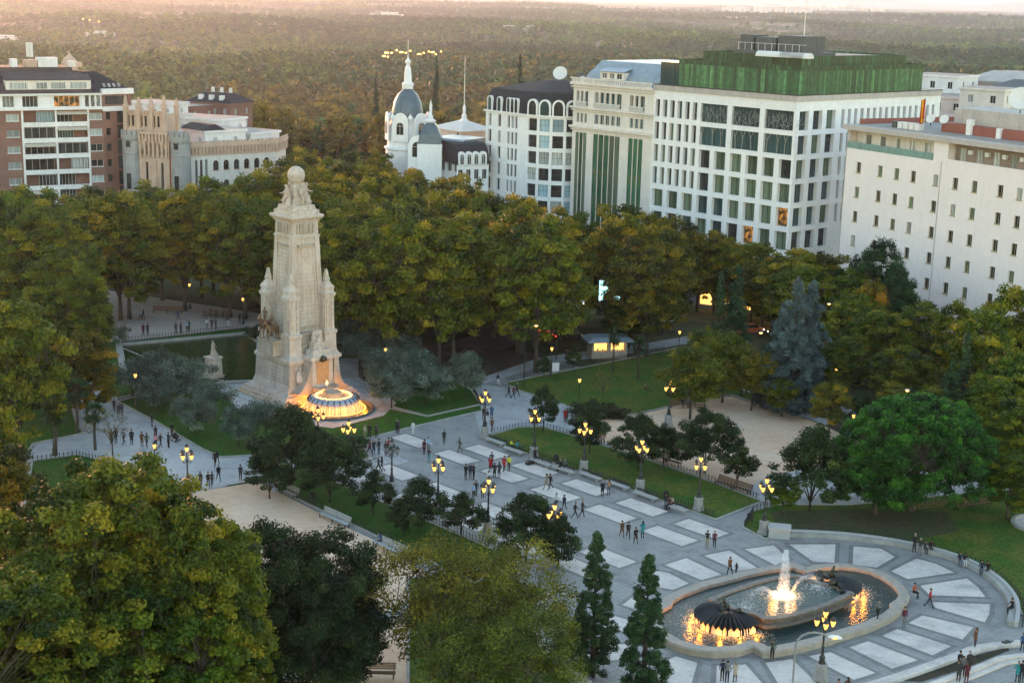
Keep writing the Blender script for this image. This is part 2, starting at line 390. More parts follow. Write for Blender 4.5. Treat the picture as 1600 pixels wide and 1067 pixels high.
sheet('road', G([(700, 585), (745, 560), (860, 520), (905, 470), (960, 462), (1060, 470), (1200, 490), (1420, 560), (1700, 640), (1700, 600), (1400, 500), (1100, 440), (840, 440), (800, 500), (640, 560)]), .016, M['asphalt'])
sheet('dirt_margin', G([(560, 540), (700, 540), (860, 553), (760, 588), (740, 578), (690, 600), (560, 610)]), .030, M['soil'])
lawns = []
def lawn(pts, mat, kerb=True, hgt=.13, edge=.24, z=.07, fence=False, name='lawn'):
    if area(pts) < 0: pts = pts[::-1]
    sheet(name, pts, z, mat)
    if kerb:
        mb = MB(); strip(mb, offset(pts, -edge/2), edge, 0.0, hgt)
        tag(mb.build('kerb', M['kerb']), kind='structure')
    return pts
bed = [P(-121.8, 109.3), P(-87, 109.3)]+[at(1189, 784), at(1112, 754), at(1008, 718), at(935, 695), at(890, 680), at(845, 668), at(810, 669), at(770, 680)]
bed = lawn(bed, M['grass'])
back = lawn(G([(790, 599), (811, 610), (875, 630), (906, 641), (940, 650), (987, 648), (1021, 641), (1050, 634), (1105, 622), (1145, 617), (1165, 625), (1228, 643), (1250, 640), (1130, 600), (1110, 570), (1058, 545), (987, 560)]), M['grass'])
low = lawn([P(-126, 81), P(-126, 86.6), P(-92, 86.6), P(-90, 80.2)], M['grass2'])
oliv = lawn(G([(186, 628), (240, 614), (330, 606), (372, 622), (430, 640), (560, 650), (610, 640), (668, 652), (750, 634), (752, 642), (640, 668), (569, 686), (480, 700), (400, 711), (345, 714), (318, 702), (240, 656)]), M['grass2'])
oliv2 = lawn(G([(133, 594), (183, 622), (240, 611), (330, 602), (352, 596), (300, 590), (190, 545), (185, 532), (140, 545)]), M['grass2'])
oliv3 = lawn(G([(590, 590), (640, 570), (690, 585), (735, 610), (750, 632), (668, 650), (600, 632)]), M['grass2'])
farl = lawn(G([(188, 536), (385, 514), (430, 520), (432, 540), (408, 536), (387, 523), (186, 541)]), M['grass2'], kerb=False)
left_l = lawn(G([(0, 735), (0, 690), (30, 640), (70, 600), (118, 597), (112, 640), (118, 662), (129, 677), (67, 690), (50, 694), (36, 716)]), M['grass2'])
left_m = lawn(G([(52, 722), (120, 712), (200, 730), (222, 738), (256, 760), (286, 775), (240, 830), (120, 830), (40, 790)]), M['grass2'])
right_l = lawn(G([(1162, 824), (1176, 800), (1215, 790), (1330, 790), (1480, 775), (1590, 765), (1720, 775), (1720, 930), (1640, 985), (1598, 960), (1588, 932), (1560, 900), (1510, 872), (1430, 852), (1340, 841), (1208, 836), (1196, 842)]), M['grass'])
front_l = lawn(G([(640, 905), (760, 890), (850, 925), (838, 975), (870, 1035), (890, 1080), (870, 1140), (640, 1140)]), M['grass'])
pine_shade_earth = sheet('earth_patch', G([(1205, 800), (1330, 795), (1480, 800), (1500, 830), (1420, 846), (1330, 836), (1215, 830)]), .078, M['shade_earth'])  # ground under the stone pine, its shade put into the colour
right_b = sheet('earth_patch', G([(1165, 626), (1240, 640), (1320, 625), (1400, 640), (1640, 700), (1640, 760), (1480, 742), (1400, 715), (1340, 690), (1285, 662)]), .024, M['soil'])
# pale panels of the square, 5.1 x 2.2 m, in two double rows
def rect_sheet(mb, c, a, b_, ang, z):
    ca, sa = math.cos(ang), math.sin(ang)
    mb.face([(c[0]+x*ca-y*sa, c[1]+x*sa+y*ca, z) for x, y in ((-a, -b_), (a, -b_), (a, b_), (-a, b_))])
tile, bord = MB(), MB()
def uvof(p): return (p[0]*math.cos(PA)+p[1]*math.sin(PA), -p[0]*math.sin(PA)+p[1]*math.cos(PA))
u1 = uvof((18.9, 135.5))[0]; u2 = uvof((15.6, 133.3))[0]
for v, u0, ks in ((106.2, u1, range(-5, 1)), (102.3, u2, range(-5, 1)), (93.7, u2, range(-5, 1)), (89.8, u1, range(-5, 1))):
    for k in ks:
        if v in (106.2,) and k == -5: continue
        c = P(u0+7.85*k, v)
        rect_sheet(tile, c, 2.55, 1.15, PA, .030); rect_sheet(bord, c, 3.0, 1.55, PA, .021)
# fan of panels round the oval fountain
def ZF(a, b_): return (1000+a/4, 820+b_/4)
def ZR(a, b_): return (1300+a/4.32, 820+b_/4.32)
FP = [[ZF(155, 250), ZF(290, 208), ZF(508, 310), ZF(385, 345)], [ZF(400, 192), ZF(560, 160), ZF(730, 268), ZF(615, 290)],
      [ZF(655, 152), ZF(835, 128), ZF(930, 215), ZF(845, 252)], [ZF(930, 122), ZF(1222, 122), ZF(1215, 236), ZF(1085, 232)],
      [ZR(145, 145), ZR(330, 160), ZR(425, 215), ZR(300, 288), ZR(140, 265)],
      [ZR(400, 312), ZR(570, 228), ZR(700, 262), ZR(825, 322), ZR(510, 366)],
      [ZR(595, 410), ZR(910, 362), ZR(985, 420), ZR(1035, 487), ZR(660, 474)],
      [ZR(670, 520), ZR(1065, 535), ZR(1062, 600), ZR(1030, 657), ZR(700, 560)],
      [ZR(515, 662), ZR(610, 612), ZR(955, 690), ZR(880, 773)], [ZR(340, 748), ZR(440, 702), ZR(805, 818), ZR(678, 880)],
      [ZR(118, 826), ZR(245, 785), ZR(578, 912), ZR(405, 970)], [ZF(1055, 820), ZF(1190, 795), ZF(1470, 925), ZF(1335, 968)],
      [ZF(785, 862), ZF(950, 838), ZF(1100, 985), ZF(1130, 1040), ZF(870, 1000)], [ZF(480, 880), ZF(660, 872), ZF(760, 985), ZF(780, 1080), ZF(470, 1080)],
      [ZF(140, 860), ZF(225, 822), ZF(358, 862), ZF(320, 1000), ZF(100, 1000)],
      [ZF(60, 282), ZF(180, 300), ZF(305, 365), ZF(205, 405), ZF(120, 390)],
      [ZF(-30, 440), ZF(90, 520), ZF(60, 560), ZF(-110, 500)], [ZF(-190, 560), ZF(-20, 610), ZF(-30, 680), ZF(-240, 640)], [ZF(-270, 760), ZF(-60, 740), ZF(-20, 820), ZF(-250, 860)]]
for q in FP:
    pts = [at(*p) for p in q]; pts = pts if area(pts) > 0 else pts[::-1]
    tile.face([(p.x, p.y, .030) for p in pts]); bord.face([(p.x, p.y, .021) for p in offset(pts, -.42)])
tag(tile.build('pale_paving_panels', M['tile']), kind='structure'); tag(bord.build('paving_panel_borders', M['border']), kind='structure')
# drain slots and seams in the plaza
# low ring wall with a sitting ledge round the fountain court
ring = smooth([at(*p) for p in [(1217, 838), (1260, 838), (1340, 843), (1427, 857), (1500, 877), (1550, 905), (1577, 935), (1582, 955), (1578, 978)]], 2, False)
w = empty('ring_wall', ring[0], 0, 'low curved granite wall and seat closing the fountain court against the right lawn', 'wall')
def local(pts, o): return [Vector((p[0]-o[0], p[1]-o[1], 0)) for p in pts]
mb = MB(); strip(mb, local(ring, ring[0]), .55, 0, .40, False); mb.build('seat', M['kerb'], w)
mb = MB(); strip(mb, local(offset(ring, .47, False), ring[0]), .35, 0, .5, False); mb.build('back_ledge', M['granite_bench'], w)
mb = MB(); mb.box(-1.0, 1.0, -.7, .7, 0, .95, rz=R(-10)); mb.box(-1.1, 1.1, -.8, .8, .95, 1.08, rz=R(-10)); mb.build('end_block', M['granite_bench'], w)
ring2 = smooth([at(*p) for p in [(888, 925), (858, 945), (842, 975), (850, 1005), (880, 1040), (930, 1075)]], 2, False)
w = empty('ring_wall', ring2[0], 0, 'low curved wall of the fountain court at the left, behind the two tall cypresses', 'wall')
mb = MB(); strip(mb, local(ring2, ring2[0]), .55, 0, .48, False); mb.build('seat', M['kerb'], w)
mb = MB(); strip(mb, local(offset(ring2, -.5, False), ring2[0]), .3, 0, .75, False); mb.build('back_ledge', M['granite_bench'], w)
# sunk planter strip and steps at the lower right
st = [at(*p) for p in [ZR(180, 1120), ZR(560, 1000), ZR(860, 890), ZR(1000, 830), ZR(1330, 800)]]
for k, (dz, lab) in enumerate(((0, 'upper stone step curving along the lower right edge of the fountain court'), (-1, 'lower stone step running beside the dark planter at the lower right'))):
    pts = smooth([p+Vector((0, 0, 0)) for p in st], 2, False); pts = offset(pts, -.25 if k == 0 else -2.3, False)
    mb = MB(); strip(mb, pts, .5, 0, .30, False); strip(mb, offset(pts, .55 if k == 0 else -.55, False), .5, 0, .15, False)
    tag(mb.build('stone_step', M['tile']), lab, 'step')
pl = [at(*p) for p in [ZR(400, 1045), ZR(880, 905), ZR(1180, 828), ZR(1200, 845), ZR(900, 965), ZR(600, 1060)]]
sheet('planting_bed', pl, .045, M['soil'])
# pond
pond = G([(186, 541), (385, 523), (406, 536), (404, 598), (352, 600), (280, 612), (196, 600)])
sheet('pond_water', pond, .10, M['pond'])
mb = MB(); strip(mb, pond, .9, 0, .36); tag(mb.build('pond_rim', M['kerb']), 'pale stone rim of the long green pond behind the monument', 'pond rim')
sheet('monument_terrace', G([(340, 608), (352, 598), (404, 598), (560, 590), (620, 630), (600, 650), (520, 670), (450, 660), (372, 640)]), .090, M['path'])
# round kerb at the right edge of the photo
c = at(1625, 822); mb = MB()
mb.rings([[(c.x+r_*math.cos(a), c.y+r_*math.sin(a), z) for a in [2*math.pi*i/40 for i in range(40)]] for r_, z in ((2.8, 0), (2.8, .35), (2.45, .35), (2.45, .1))], cap=False)
tag(mb.build('round_kerb', M['kerb']), 'round stone kerb of a small pool on the lawn at the right edge', 'kerb')
mb = MB(); mb.face([(c.x+2.45*math.cos(a), c.y+2.45*math.sin(a), .13) for a in [2*math.pi*i/40 for i in range(40)]]); tag(mb.build('pool_floor', M['tile']), kind='structure')
# ================================================================== FIGURES
def skinned(name, nodes, edges, lvl=1):
    me = bpy.data.meshes.new(name); keys = list(nodes); ix = {k: i for i, k in enumerate(keys)}
    me.from_pydata([nodes[k][0] for k in keys], [(ix[a], ix[b_]) for a, b_ in edges], [])
    ob = bpy.data.objects.new(name, me); C.objects.link(ob)
    md = ob.modifiers.new('s', 'SKIN'); md.use_smooth_shade = True
    sv = me.skin_vertices[0].data if me.skin_vertices else None
    if sv is None:
        bpy.context.view_layer.objects.active = ob; bpy.ops.mesh.customdata_skin_add(); sv = me.skin_vertices[0].data
    for i, k in enumerate(keys):
        r = nodes[k][1]; sv[i].radius = r if isinstance(r, tuple) else (r, r); sv[i].use_root = (i == 0)
    s2 = ob.modifiers.new('d', 'SUBSURF'); s2.levels = lvl; s2.render_levels = lvl
    dg = bpy.context.evaluated_depsgraph_get(); out = bpy.data.meshes.new_from_object(ob.evaluated_get(dg))
    out.name = name; bpy.data.objects.remove(ob); bpy.data.meshes.remove(me)
    return out
def rot_leg(hip, a, b_, L1=.43, L2=.43):       # a thigh swing, b_ knee bend; forward is -Y
    k = (hip[0], hip[1]-math.sin(a)*L1, hip[2]-math.cos(a)*L1)
    an = (k[0], k[1]-math.sin(a-b_)*L2, k[2]-math.cos(a-b_)*L2)
    return k, an, a-b_
def figure(name, legs=((0, 0), (0, 0)), arms=((.1, .3, 0), (.1, .3, 0)), coat=False, seat=False, lean=0., head=0., slim=1., hair_long=False, spread=.09):
    """one figure; arm = (shoulder swing, elbow bend, outward)"""
    nd, ed, bone = {}, [], []
    z0 = .93 if not seat else .50
    def T(x, y, z):                            # lean of the trunk about the hips
        dz = z-z0; return (x, y-math.sin(lean)*dz, z0+math.cos(lean)*dz)
    def add(k, p, r, par=None, m=0):
        nd[k] = (p, r)
        if par: ed.append((par, k)); bone.append((nd[par][0], p, m))
    cf = 1.12 if coat else 1.
    add('pel', T(0, 0, z0), (.135*slim*cf, .105*slim*cf)); add('spi', T(0, 0, z0+.2), (.125*slim*cf, .1*slim*cf), 'pel', 0)
    add('che', T(0, 0, z0+.4), (.15*slim, .105*slim), 'spi', 0); add('nec', T(0, 0, z0+.54), .052, 'che', 0)
    add('hd1', T(0, -.015-head*.3, z0+.62), (.068, .078), 'nec', 2); add('hd2', T(0, -.02-head*.6, z0+.72), (.072, .088), 'hd1', 2)
    add('nos', T(0, -.11-head*.6, z0+.67), .012, 'hd1', 2)
    for s, (sw, el, out), (th, kn) in ((1, arms[0], legs[0]), (-1, arms[1], legs[1])):
        q = 'R' if s > 0 else 'L'
        sh = T(s*.175*slim, 0, z0+.47); add('sh'+q, sh, .058*cf, 'che', 0)
        e = (sh[0]+s*(.03+math.sin(out)*.27), sh[1]-math.sin(sw)*.27, sh[2]-math.cos(sw)*math.cos(out)*.27); add('el'+q, e, .044*cf, 'sh'+q, 0)
        w_ = (e[0]-s*.02*el, e[1]-math.sin(sw+el)*.25, e[2]-math.cos(sw+el)*.25); add('wr'+q, w_, .030, 'el'+q, 0)
        d = Vector(w_)-Vector(e); d.normalize()
        pa = Vector(w_)+d*.06; add('pa'+q, tuple(pa), (.034, .018), 'wr'+q, 2)
        sd = Vector((0, 1, 0)) if abs(d.y) < .8 else Vector((0, 0, 1)); sd = (sd-d*sd.dot(d)).normalized(); inn = Vector((-s, 0, 0))
        for f in range(4):
            ln = (.05, .06, .055, .042)[f]; b1 = pa+d*.035+sd*(f-1.5)*-.019; add('f%d%s' % (f, q), tuple(b1), .009, 'pa'+q, 2)
            add('g%d%s' % (f, q), tuple(b1+d*ln*.7+inn*.018), .008, 'f%d%s' % (f, q), 2)
        add('th'+q, tuple(Vector(w_)+d*.045+sd*-.045), .010, 'wr'+q, 2)
        hp = (s*spread, 0, z0-.03); add('hi'+q, hp, .088*slim*cf, 'pel', 0 if coat else 1)
        k, an, dr = rot_leg(hp, th, kn)
        if coat:
            md = tuple(Vector(hp).lerp(Vector(k), .75)); add('md'+q, md, .098*slim, 'hi'+q, 0); add('kn'+q, k, .06, 'md'+q, 1)
        else: add('kn'+q, k, .062*slim, 'hi'+q, 1)
        add('an'+q, an, .042, 'kn'+q, 1)
        hl = (an[0], an[1]+.01, an[2]-.045); add('he'+q, hl, .04, 'an'+q, 3)
        add('to'+q, (an[0]+s*.02, an[1]-.15, an[2]-.055), (.036, .026), 'he'+q, 3)
    me = skinned(name, nd, ed)
    zmin = min(v.co.z for v in me.vertices)
    zs = zmin if not seat else 0.
    segs = [(Vector(a), Vector(b_), m_) for a, b_, m_ in bone]
    for p in me.polygons:
        c = p.center; best = None
        for a, b_, m_ in segs:
            ab = b_-a; t_ = max(0, min(1, (c-a).dot(ab)/max(ab.length_squared, 1e-9))); dd = (c-a-ab*t_).length
            if best is None or dd < best[0]: best = (dd, m_)
        p.material_index = best[1]
    for v in me.vertices: v.co.z -= zs
    # hair / hat cap
    hc = Vector(T(0, .0-head*.5, z0+.695)); hc.z -= zs
    mb = MB(); prof = [(.098, -.015), (.103, .03), (.09, .075), (.055, .108), (.003, .12)]
    mb.lathe(prof, 10, (hc.x, hc.y+.012, hc.z))
    if hair_long: mb.tube([(hc.x, hc.y+.075, hc.z+.05), (hc.x, hc.y+.10, hc.z-.1), (hc.x, hc.y+.11, hc.z-.26)], [.07, .075, .03], 8)
    hm = mb.mesh(name+'_hair', True)
    return me, hm
W = .38
FIG = {
 'stand': figure('standing_figure'), 'stand2': figure('standing_figure', arms=((.5, 1.6, .1), (.1, .3, .1)), slim=1.06, legs=((.08, 0), (-.05, .05))),
 'talk': figure('standing_figure', arms=((.35, 1.3, .1), (.3, 1.4, .1)), slim=.95, hair_long=True, legs=((.05, .05), (-.05, 0))),
 'coat': figure('coated_figure', coat=True, arms=((.2, .9, .1), (.05, .3, .05)), legs=((.05, 0), (-.04, .0)), hair_long=True),
 'walk': figure('walking_figure', legs=((W, .1), (-W*.8, .45)), arms=((-.4, .3, .05), (.45, .5, .05)), lean=.05),
 'walk2': figure('walking_figure', legs=((-W*.7, .5), (W, .08)), arms=((.4, .5, .05), (-.35, .2, .05)), lean=.06, slim=.95, hair_long=True),
 'cwalk': figure('walking_coated_figure', coat=True, legs=((W*.8, .15), (-W*.6, .4)), arms=((-.3, .4, .05), (.35, .6, .05)), lean=.05),
 'sit': figure('seated_figure', seat=True, legs=((1.45, 1.4), (1.35, 1.5)), arms=((.5, 1.0, .05), (.45, 1.1, .05)), lean=.12, head=.05),
 'sit2': figure('seated_figure', seat=True, legs=((1.5, 1.1), (1.4, 1.3)), arms=((.7, .6, .05), (.6, .9, .05)), lean=.3, head=.1, slim=.95, hair_long=True),
 'lie': figure('lawn_figure', seat=True, legs=((1.6, .9), (1.75, .3)), arms=((-.5, .1, .1), (-.4, .1, .1)), lean=-.45),
}
PC = {'black': (.012, .012, .014), 'navy': (.015, .022, .05), 'blue': (.03, .07, .18), 'jeans': (.045, .075, .13), 'grey': (.13, .135, .14), 'red': (.32, .015, .02), 'maroon': (.09, .015, .03),
      'brown': (.13, .06, .03), 'tan': (.30, .18, .10), 'beige': (.38, .32, .25), 'green': (.04, .055, .03), 'teal': (.02, .22, .25), 'white': (.55, .55, .56), 'yellow': (.55, .6, .03), 'khaki': (.25, .21, .13),
      'lblue': (.28, .42, .58), 'orange': (.35, .07, .02), 'pink': (.55, .22, .3), 'charcoal': (.035, .035, .04), 'skin': (.36, .2, .13), 'hair_b': (.012, .009, .007), 'hair_br': (.05, .028, .015), 'hair_g': (.22, .2, .18), 'shoe': (.015, .013, .012)}
CM = {}
def cm(n):
    if n not in CM: CM[n] = pm('cloth_'+n if n in ('black',) or n not in ('skin', 'shoe') else n, PC[n], .15, 8, .85, fine=.1)
    return CM[n]
def person(px, py, pose, face, top, legs_, label, z=0., s=1., hair='hair_b', seatz=.45, group=None, shoe='shoe'):
    me, hm = FIG[pose]
    p = at(px, py, z)
    first = len(me.materials) == 0
    if first:
        for k in ('black', 'black', 'skin', 'shoe'): me.materials.append(cm(k))
        hm.materials.append(cm('hair_b'))
    o = bpy.data.objects.new('person', me); C.objects.link(o)
    zz = z
    if pose in ('sit', 'sit2'): zz = z+seatz-.50+.10-.0
    if pose == 'lie': zz = z-.42+.02
    o.location = (p.x, p.y, zz); o.scale = (s, s, s); o.rotation_euler = (0, 0, R(face))
    for i, k in enumerate((top, legs_, 'skin', shoe)): o.material_slots[i].link = 'OBJECT'; o.material_slots[i].material = cm(k)
    tag(o, label, 'person', group)
    h = bpy.data.objects.new('hair', hm); C.objects.link(h); h.parent = o
    h.material_slots[0].link = 'OBJECT'; h.material_slots[0].material = cm(hair)
    return o
# px, py of the feet; pose; facing (0 = towards the photographer); clothes; label
PPL = [
 (577.5,711,'walk',60,'maroon','black','person in a dark red jacket, left of three by the dark unlit lamp'),
 (584,711,'coat',30,'navy','jeans','person in long dark coat and jeans, middle of three near the unlit lamp'),
 (592,710,'stand',-40,'charcoal','jeans','person in charcoal jacket, right of the three left of the unlit lamp'),
 (603,713,'coat',20,'black','black','person in a long black coat just behind the unlit lamp, front of its huddle'),
 (607,708,'stand2',-90,'red','black','person with a red scarf and jacket in the huddle behind the unlit lamp'),
 (612,706,'stand2',200,'black','black','tall person in black at the right of the huddle behind the unlit lamp'),
 (591.5,737,'walk',-100,'black','black','person in black walking arm in arm left of the unlit lamp, left of the pair'),
 (596.5,736,'walk2',-100,'charcoal','charcoal','person in charcoal walking left of the unlit lamp, right of the pair'),
 (570,686,'stand',150,'beige','khaki','person in a beige jacket watching the monument fountain from the kerb'),
 (577.5,685,'stand',160,'black','black','person in black beside the beige jacket at the monument kerb'),
 (588,684,'stand2',180,'charcoal','black','person in dark clothes, rightmost of three at the monument fountain kerb'),
 (619.7,677,'stand2',170,'black','black','person in black at the kerb right of the cascade, left of a close pair'),
 (622.5,677.5,'stand',190,'charcoal','black','person in charcoal at the kerb right of the cascade, right of a close pair'),
 (645.4,680,'stand',180,'white','white','pale grey street performer standing still beside the topmost pale panel'),
 (662.8,710,'coat',-30,'maroon','black','person in a dark red coat beside the pale blue hat on open grey paving'),
 (669,706,'stand',0,'lblue','grey','person with pale blue hood standing behind the teal trousers'),
 (670,722.5,'talk',-10,'charcoal','teal','person in teal trousers and dark top on open grey paving'),
 (693.8,694,'stand',10,'black','black','person all in black alone between the two topmost pale panels'),
 (718,707,'walk',-60,'green','green','person in a dark green coat walking alone across a pale panel'),
 (727.5,749,'stand',40,'black','black','person in black, left of the tight trio near the middle of the plaza'),
 (734.5,748.4,'stand',0,'navy','black','person in navy, middle of the tight trio in mid plaza'),
 (740,748.8,'stand2',-40,'charcoal','black','person in charcoal, right of the tight trio in mid plaza'),
 (766,736.6,'coat',180,'red','black','person in a long red coat, left side of the big central group'),
 (768,731,'stand2',0,'black','black','person in black at the back of the big central group'),
 (772.5,747,'coat',180,'black','black','person in a black coat, front of the big central group'),
 (779.6,746.5,'coat',200,'charcoal','black','person in long charcoal coat beside the black coat of the central group'),
 (787.5,736.6,'cwalk',150,'red','black','person in a red coat walking at the right of the big central group'),
 (795,736,'stand',-20,'yellow','black','person in a bright yellow jacket at the right of the big central group'),
 (763,760,'stand',170,'white','jeans','person in white shirt and blue jeans in front of the central group'),
 (739.5,780.6,'stand',150,'lblue','charcoal','person in a pale blue jacket left of the lower central lamp'),
 (743.5,775,'stand2',170,'navy','black','person in navy standing behind the pale blue jacket'),
 (753.8,777.8,'coat',190,'black','black','person in a long black coat above the lower central lamp'),
 (807,706,'sit2',130,'teal','black','person in a teal jacket seated on the bench at the upper lawn edge'),
 (798,704,'sit',130,'yellow','black','person with yellow top seated at the kerb beside the teal jacket'),
 (836,723,'stand2',20,'black','black','person in black standing against the lamp plinth beside dark bags'),
 (755.5,656,'stand2',40,'black','black','person in black, leftmost of the group at the corner lamp'),
 (761,662,'stand',-30,'charcoal','white','person in white trousers in the group at the corner lamp'),
 (768,655,'coat',180,'blue','black','person in a blue coat behind the corner lamp'),
 (768.5,674,'stand',200,'brown','maroon','person in red brown standing right of the corner lamp foot'),
 (794.8,621.8,'walk',60,'black','black','person in black, left of the trio on the cross path by the back lawn'),
 (802.4,622.4,'walk2',60,'maroon','black','person in maroon, middle of the trio on the cross path by the back lawn'),
 (807.5,618.5,'walk',60,'charcoal','black','person in charcoal, right of the trio on the cross path by the back lawn'),
 (778,602.5,'walk',-160,'black','white','person in pale trousers far up the cross path near the olive trees'),
 (882.5,659.8,'coat',160,'red','black','person in a bright red coat at the end of the cross path'),
 (885.5,659,'walk',160,'black','black','person in black walking close behind the bright red coat'),
 (853.8,764.6,'walk2',-60,'khaki','khaki','person in khaki walking across a pale panel beside a black coat'),
 (859.5,764.4,'walk',-60,'black','black','person in black walking beside the khaki clothes on a pale panel'),
 (876.3,735,'sit',-50,'black','black','person in black seated at the left of the middle kerb bench'),
 (884.8,733,'sit2',-50,'grey','black','person in grey seated at the right of the middle kerb bench'),
 (941,775.9,'coat',170,'black','black','person in a black coat beside the camel jacket near the kerb benches'),
 (950.8,775,'talk',190,'tan','jeans','person in a camel jacket and jeans beside the long kerb'),
 (869.3,795.6,'walk',-40,'white','charcoal','person in a white top walking behind the navy jacket'),
 (881.4,798.4,'walk2',-30,'navy','navy','person in navy walking alone between two pale panels'),
 (898.3,810.2,'walk',100,'black','black','person in black striding left of a smaller walker in mid plaza'),
 (909.5,807.4,'cwalk',100,'charcoal','black','person in a short dark coat striding right behind another walker'),
 (971.3,838.8,'cwalk',20,'brown','brown','person in a brown coat, left of the four above the tall cypress'),
 (981.2,841,'walk',10,'black','black','person in black carrying a white bag, second of the four above the cypress'),
 (993,849.5,'cwalk',200,'black','black','person in a hooded black coat, lowest of the four above the cypress'),
 (1003.7,840.5,'coat',190,'teal','black','person in a turquoise coat, right of the four above the cypress'),
 (1040,795.6,'stand2',10,'black','jeans','person in black jacket standing by the last kerb bench'),
 (1045.5,794.7,'sit',-50,'maroon','black','person in dark red seated on the last kerb bench, left of two'),
 (1051.5,793.5,'sit2',-50,'beige','maroon','person in beige seated on the last kerb bench, right of two'),
 (1104.6,855.7,'stand2',170,'black','khaki','person in black jacket and khaki trousers standing between plaza and fountain'),
 (1115.8,855.7,'walk',170,'maroon','black','person in a maroon jacket beside the khaki trousers above the fountain'),
 (1066,636,'sit',10,'black','black','person in black on a shaded bench behind the sand court, left of three'),
 (1074.5,635,'sit2',10,'teal','black','person in teal on a shaded bench behind the sand court'),
 (1084,634,'sit',10,'black','charcoal','person in dark clothes at the right of the shaded bench'),
 (1011,610,'lie',60,'brown','black','person lying back on the grass of the back lawn'),
 (1140,898,'walk',200,'brown','black','person in a brown jacket walking with a child by the fountain'),
 (1150,898,'walk2',200,'black','black','child in black walking beside an adult at the fountain rim',0,.68),
 (1371,966,'walk',150,'grey','black','person in a grey top stepping along the fountain rim',.45),
 (1206,1031,'stand2',170,'green','black','person in dark clothes with white shoes at the near rim of the fountain',0,1,'hair_br'),
 (1038,1004,'sit',160,'pink','pink','child in pink seated on the fountain rim beside the cypress',0,.6,'hair_b',.55),
 (1128,1064,'stand',180,'navy','black','tall person in navy, left of the three below the fountain'),
 (1135.5,1067,'stand2',170,'grey','navy','person in a grey top, middle of the three below the fountain'),
 (1148,1065.5,'coat',200,'beige','black','person in a long beige coat, right of the three below the fountain'),
 (1308,1096,'stand',0,'red','black','person in red cut off by the bottom edge below the fountain'),
 (1323,1092,'talk',180,'brown','black','person with long brown hair at the bottom edge right of the red jacket',0,1,'hair_br'),
 (1275,1100,'stand',0,'brown','black','person at the bottom edge beside the foot of the near lamp',0,1,'hair_br'),
 (1354,1104,'stand',0,'brown','charcoal','person barely in view at the bottom edge, right of the brown hair',0,1,'hair_br'),
 (1428,862,'stand2',30,'black','black','person in black, leftmost of the group at the ring wall'),
 (1436.6,868,'stand',180,'black','grey','person in black with a white shirt hem, standing in front of the ring wall group'),
 (1444.5,863,'sit',10,'charcoal','charcoal','person in charcoal seated on the ring wall behind the white shirt hem'),
 (1453,862,'sit2',0,'black','black','person in black seated at the right of the ring wall group'),
 (1499,882,'sit',-10,'navy','jeans','person in navy seated on the ring wall, left of the middle pair'),
 (1507,883,'sit2',-10,'black','white','person in pale trousers seated on the ring wall, right of the middle pair'),
 (1533,896,'sit',-20,'navy','jeans','person in jeans seated on the ring wall, left of the right hand pair'),
 (1543,896,'sit',-20,'black','black','person in black seated on the ring wall, right of the right hand pair'),
 (1426,934,'sit',70,'orange','black','person in an orange brown jacket seated on the right rim of the fountain',0,1,'hair_b',.55),
 (1451.6,949,'walk',60,'red','charcoal','person in a red jacket walking with a black bag right of the fountain'),
 (1412,980,'stand',10,'maroon','grey','person in a maroon jacket standing just outside the right rim'),
 (1581,957,'sit',-70,'black','black','person in black seated alone at the right end of the ring wall'),
 (1523,1011.7,'coat',-80,'brown','navy','person with brown hair and dark coat standing before the stone steps',0,1,'hair_br'),
 (1497,1066,'coat',180,'charcoal','black','person in charcoal coat, front left of the group on the steps'),
 (1509.5,1067,'coat',190,'maroon','maroon','person in a maroon coat, front right of the group on the steps'),
 (1503,1058,'stand2',170,'grey','black','person in grey in the middle of the group on the steps'),
 (1498,1050,'stand',20,'black','black','person in black at the back left of the group on the steps'),
 (1513,1050,'stand2',10,'charcoal','black','person in charcoal at the back right of the group on the steps'),
 (1597,1019,'walk',170,'blue','navy','person in blue at the right edge above the lower pair'),
 (1589,1065,'coat',180,'teal','black','person in a teal jacket at the lower right corner'),
 (1595.5,1066,'stand',180,'black','black','person in black beside the teal jacket at the lower right corner'),
 (133.6,674,'stand2',60,'beige','khaki','person in beige beside the palm trunk on the left path'),
 (178.6,644,'walk',10,'black','black','person in black, left of the three coming down the left path'),
 (185.6,651,'walk2',10,'charcoal','black','person in charcoal, front of the three coming down the left path'),
 (190.7,650,'walk',10,'navy','black','person in navy, right of the three coming down the left path'),
 (237.6,667,'stand2',120,'black','black','person in black at the lawn kerb of the left path'),
 (243.3,686.3,'walk',30,'charcoal','black','person in charcoal in the middle of the left path, behind the crowd'),
 (268.6,682,'stand',60,'black','black','person in black beside the pushchair at the lawn kerb'),
 (272.5,690,'sit',60,'charcoal','black','person in charcoal crouching low at the lawn kerb'),
 (174,694,'coat',0,'brown','black','person in a brown coat at the far left of the left path crowd'),
 (181.4,692.5,'stand',20,'black','black','person in black beside the brown coat on the left path'),
 (193.5,694,'walk',-20,'grey','black','person in grey jacket in the left path crowd, third from the left'),
 (206,695,'coat',10,'black','black','tall person in a long black coat in the middle of the left path crowd'),
 (222,698,'coat',30,'brown','black','person with brown coat, left of the talking pair in the left path crowd'),
 (229.5,699,'walk2',40,'green','black','person in dark green beside the brown coat in the left path crowd'),
 (244,700,'talk',-30,'pink','black','person in a pink scarf in the left path crowd'),
 (251,699.5,'walk',150,'black','black','person in black right of the pink scarf'),
 (263.5,699.5,'stand2',160,'charcoal','black','person in charcoal at the right end of the left path crowd'),
 (336,729,'walk',170,'black','black','person in black where the left path widens, furthest of the two'),
 (339.5,726,'walk2',170,'charcoal','charcoal','person in charcoal just behind another where the left path widens'),
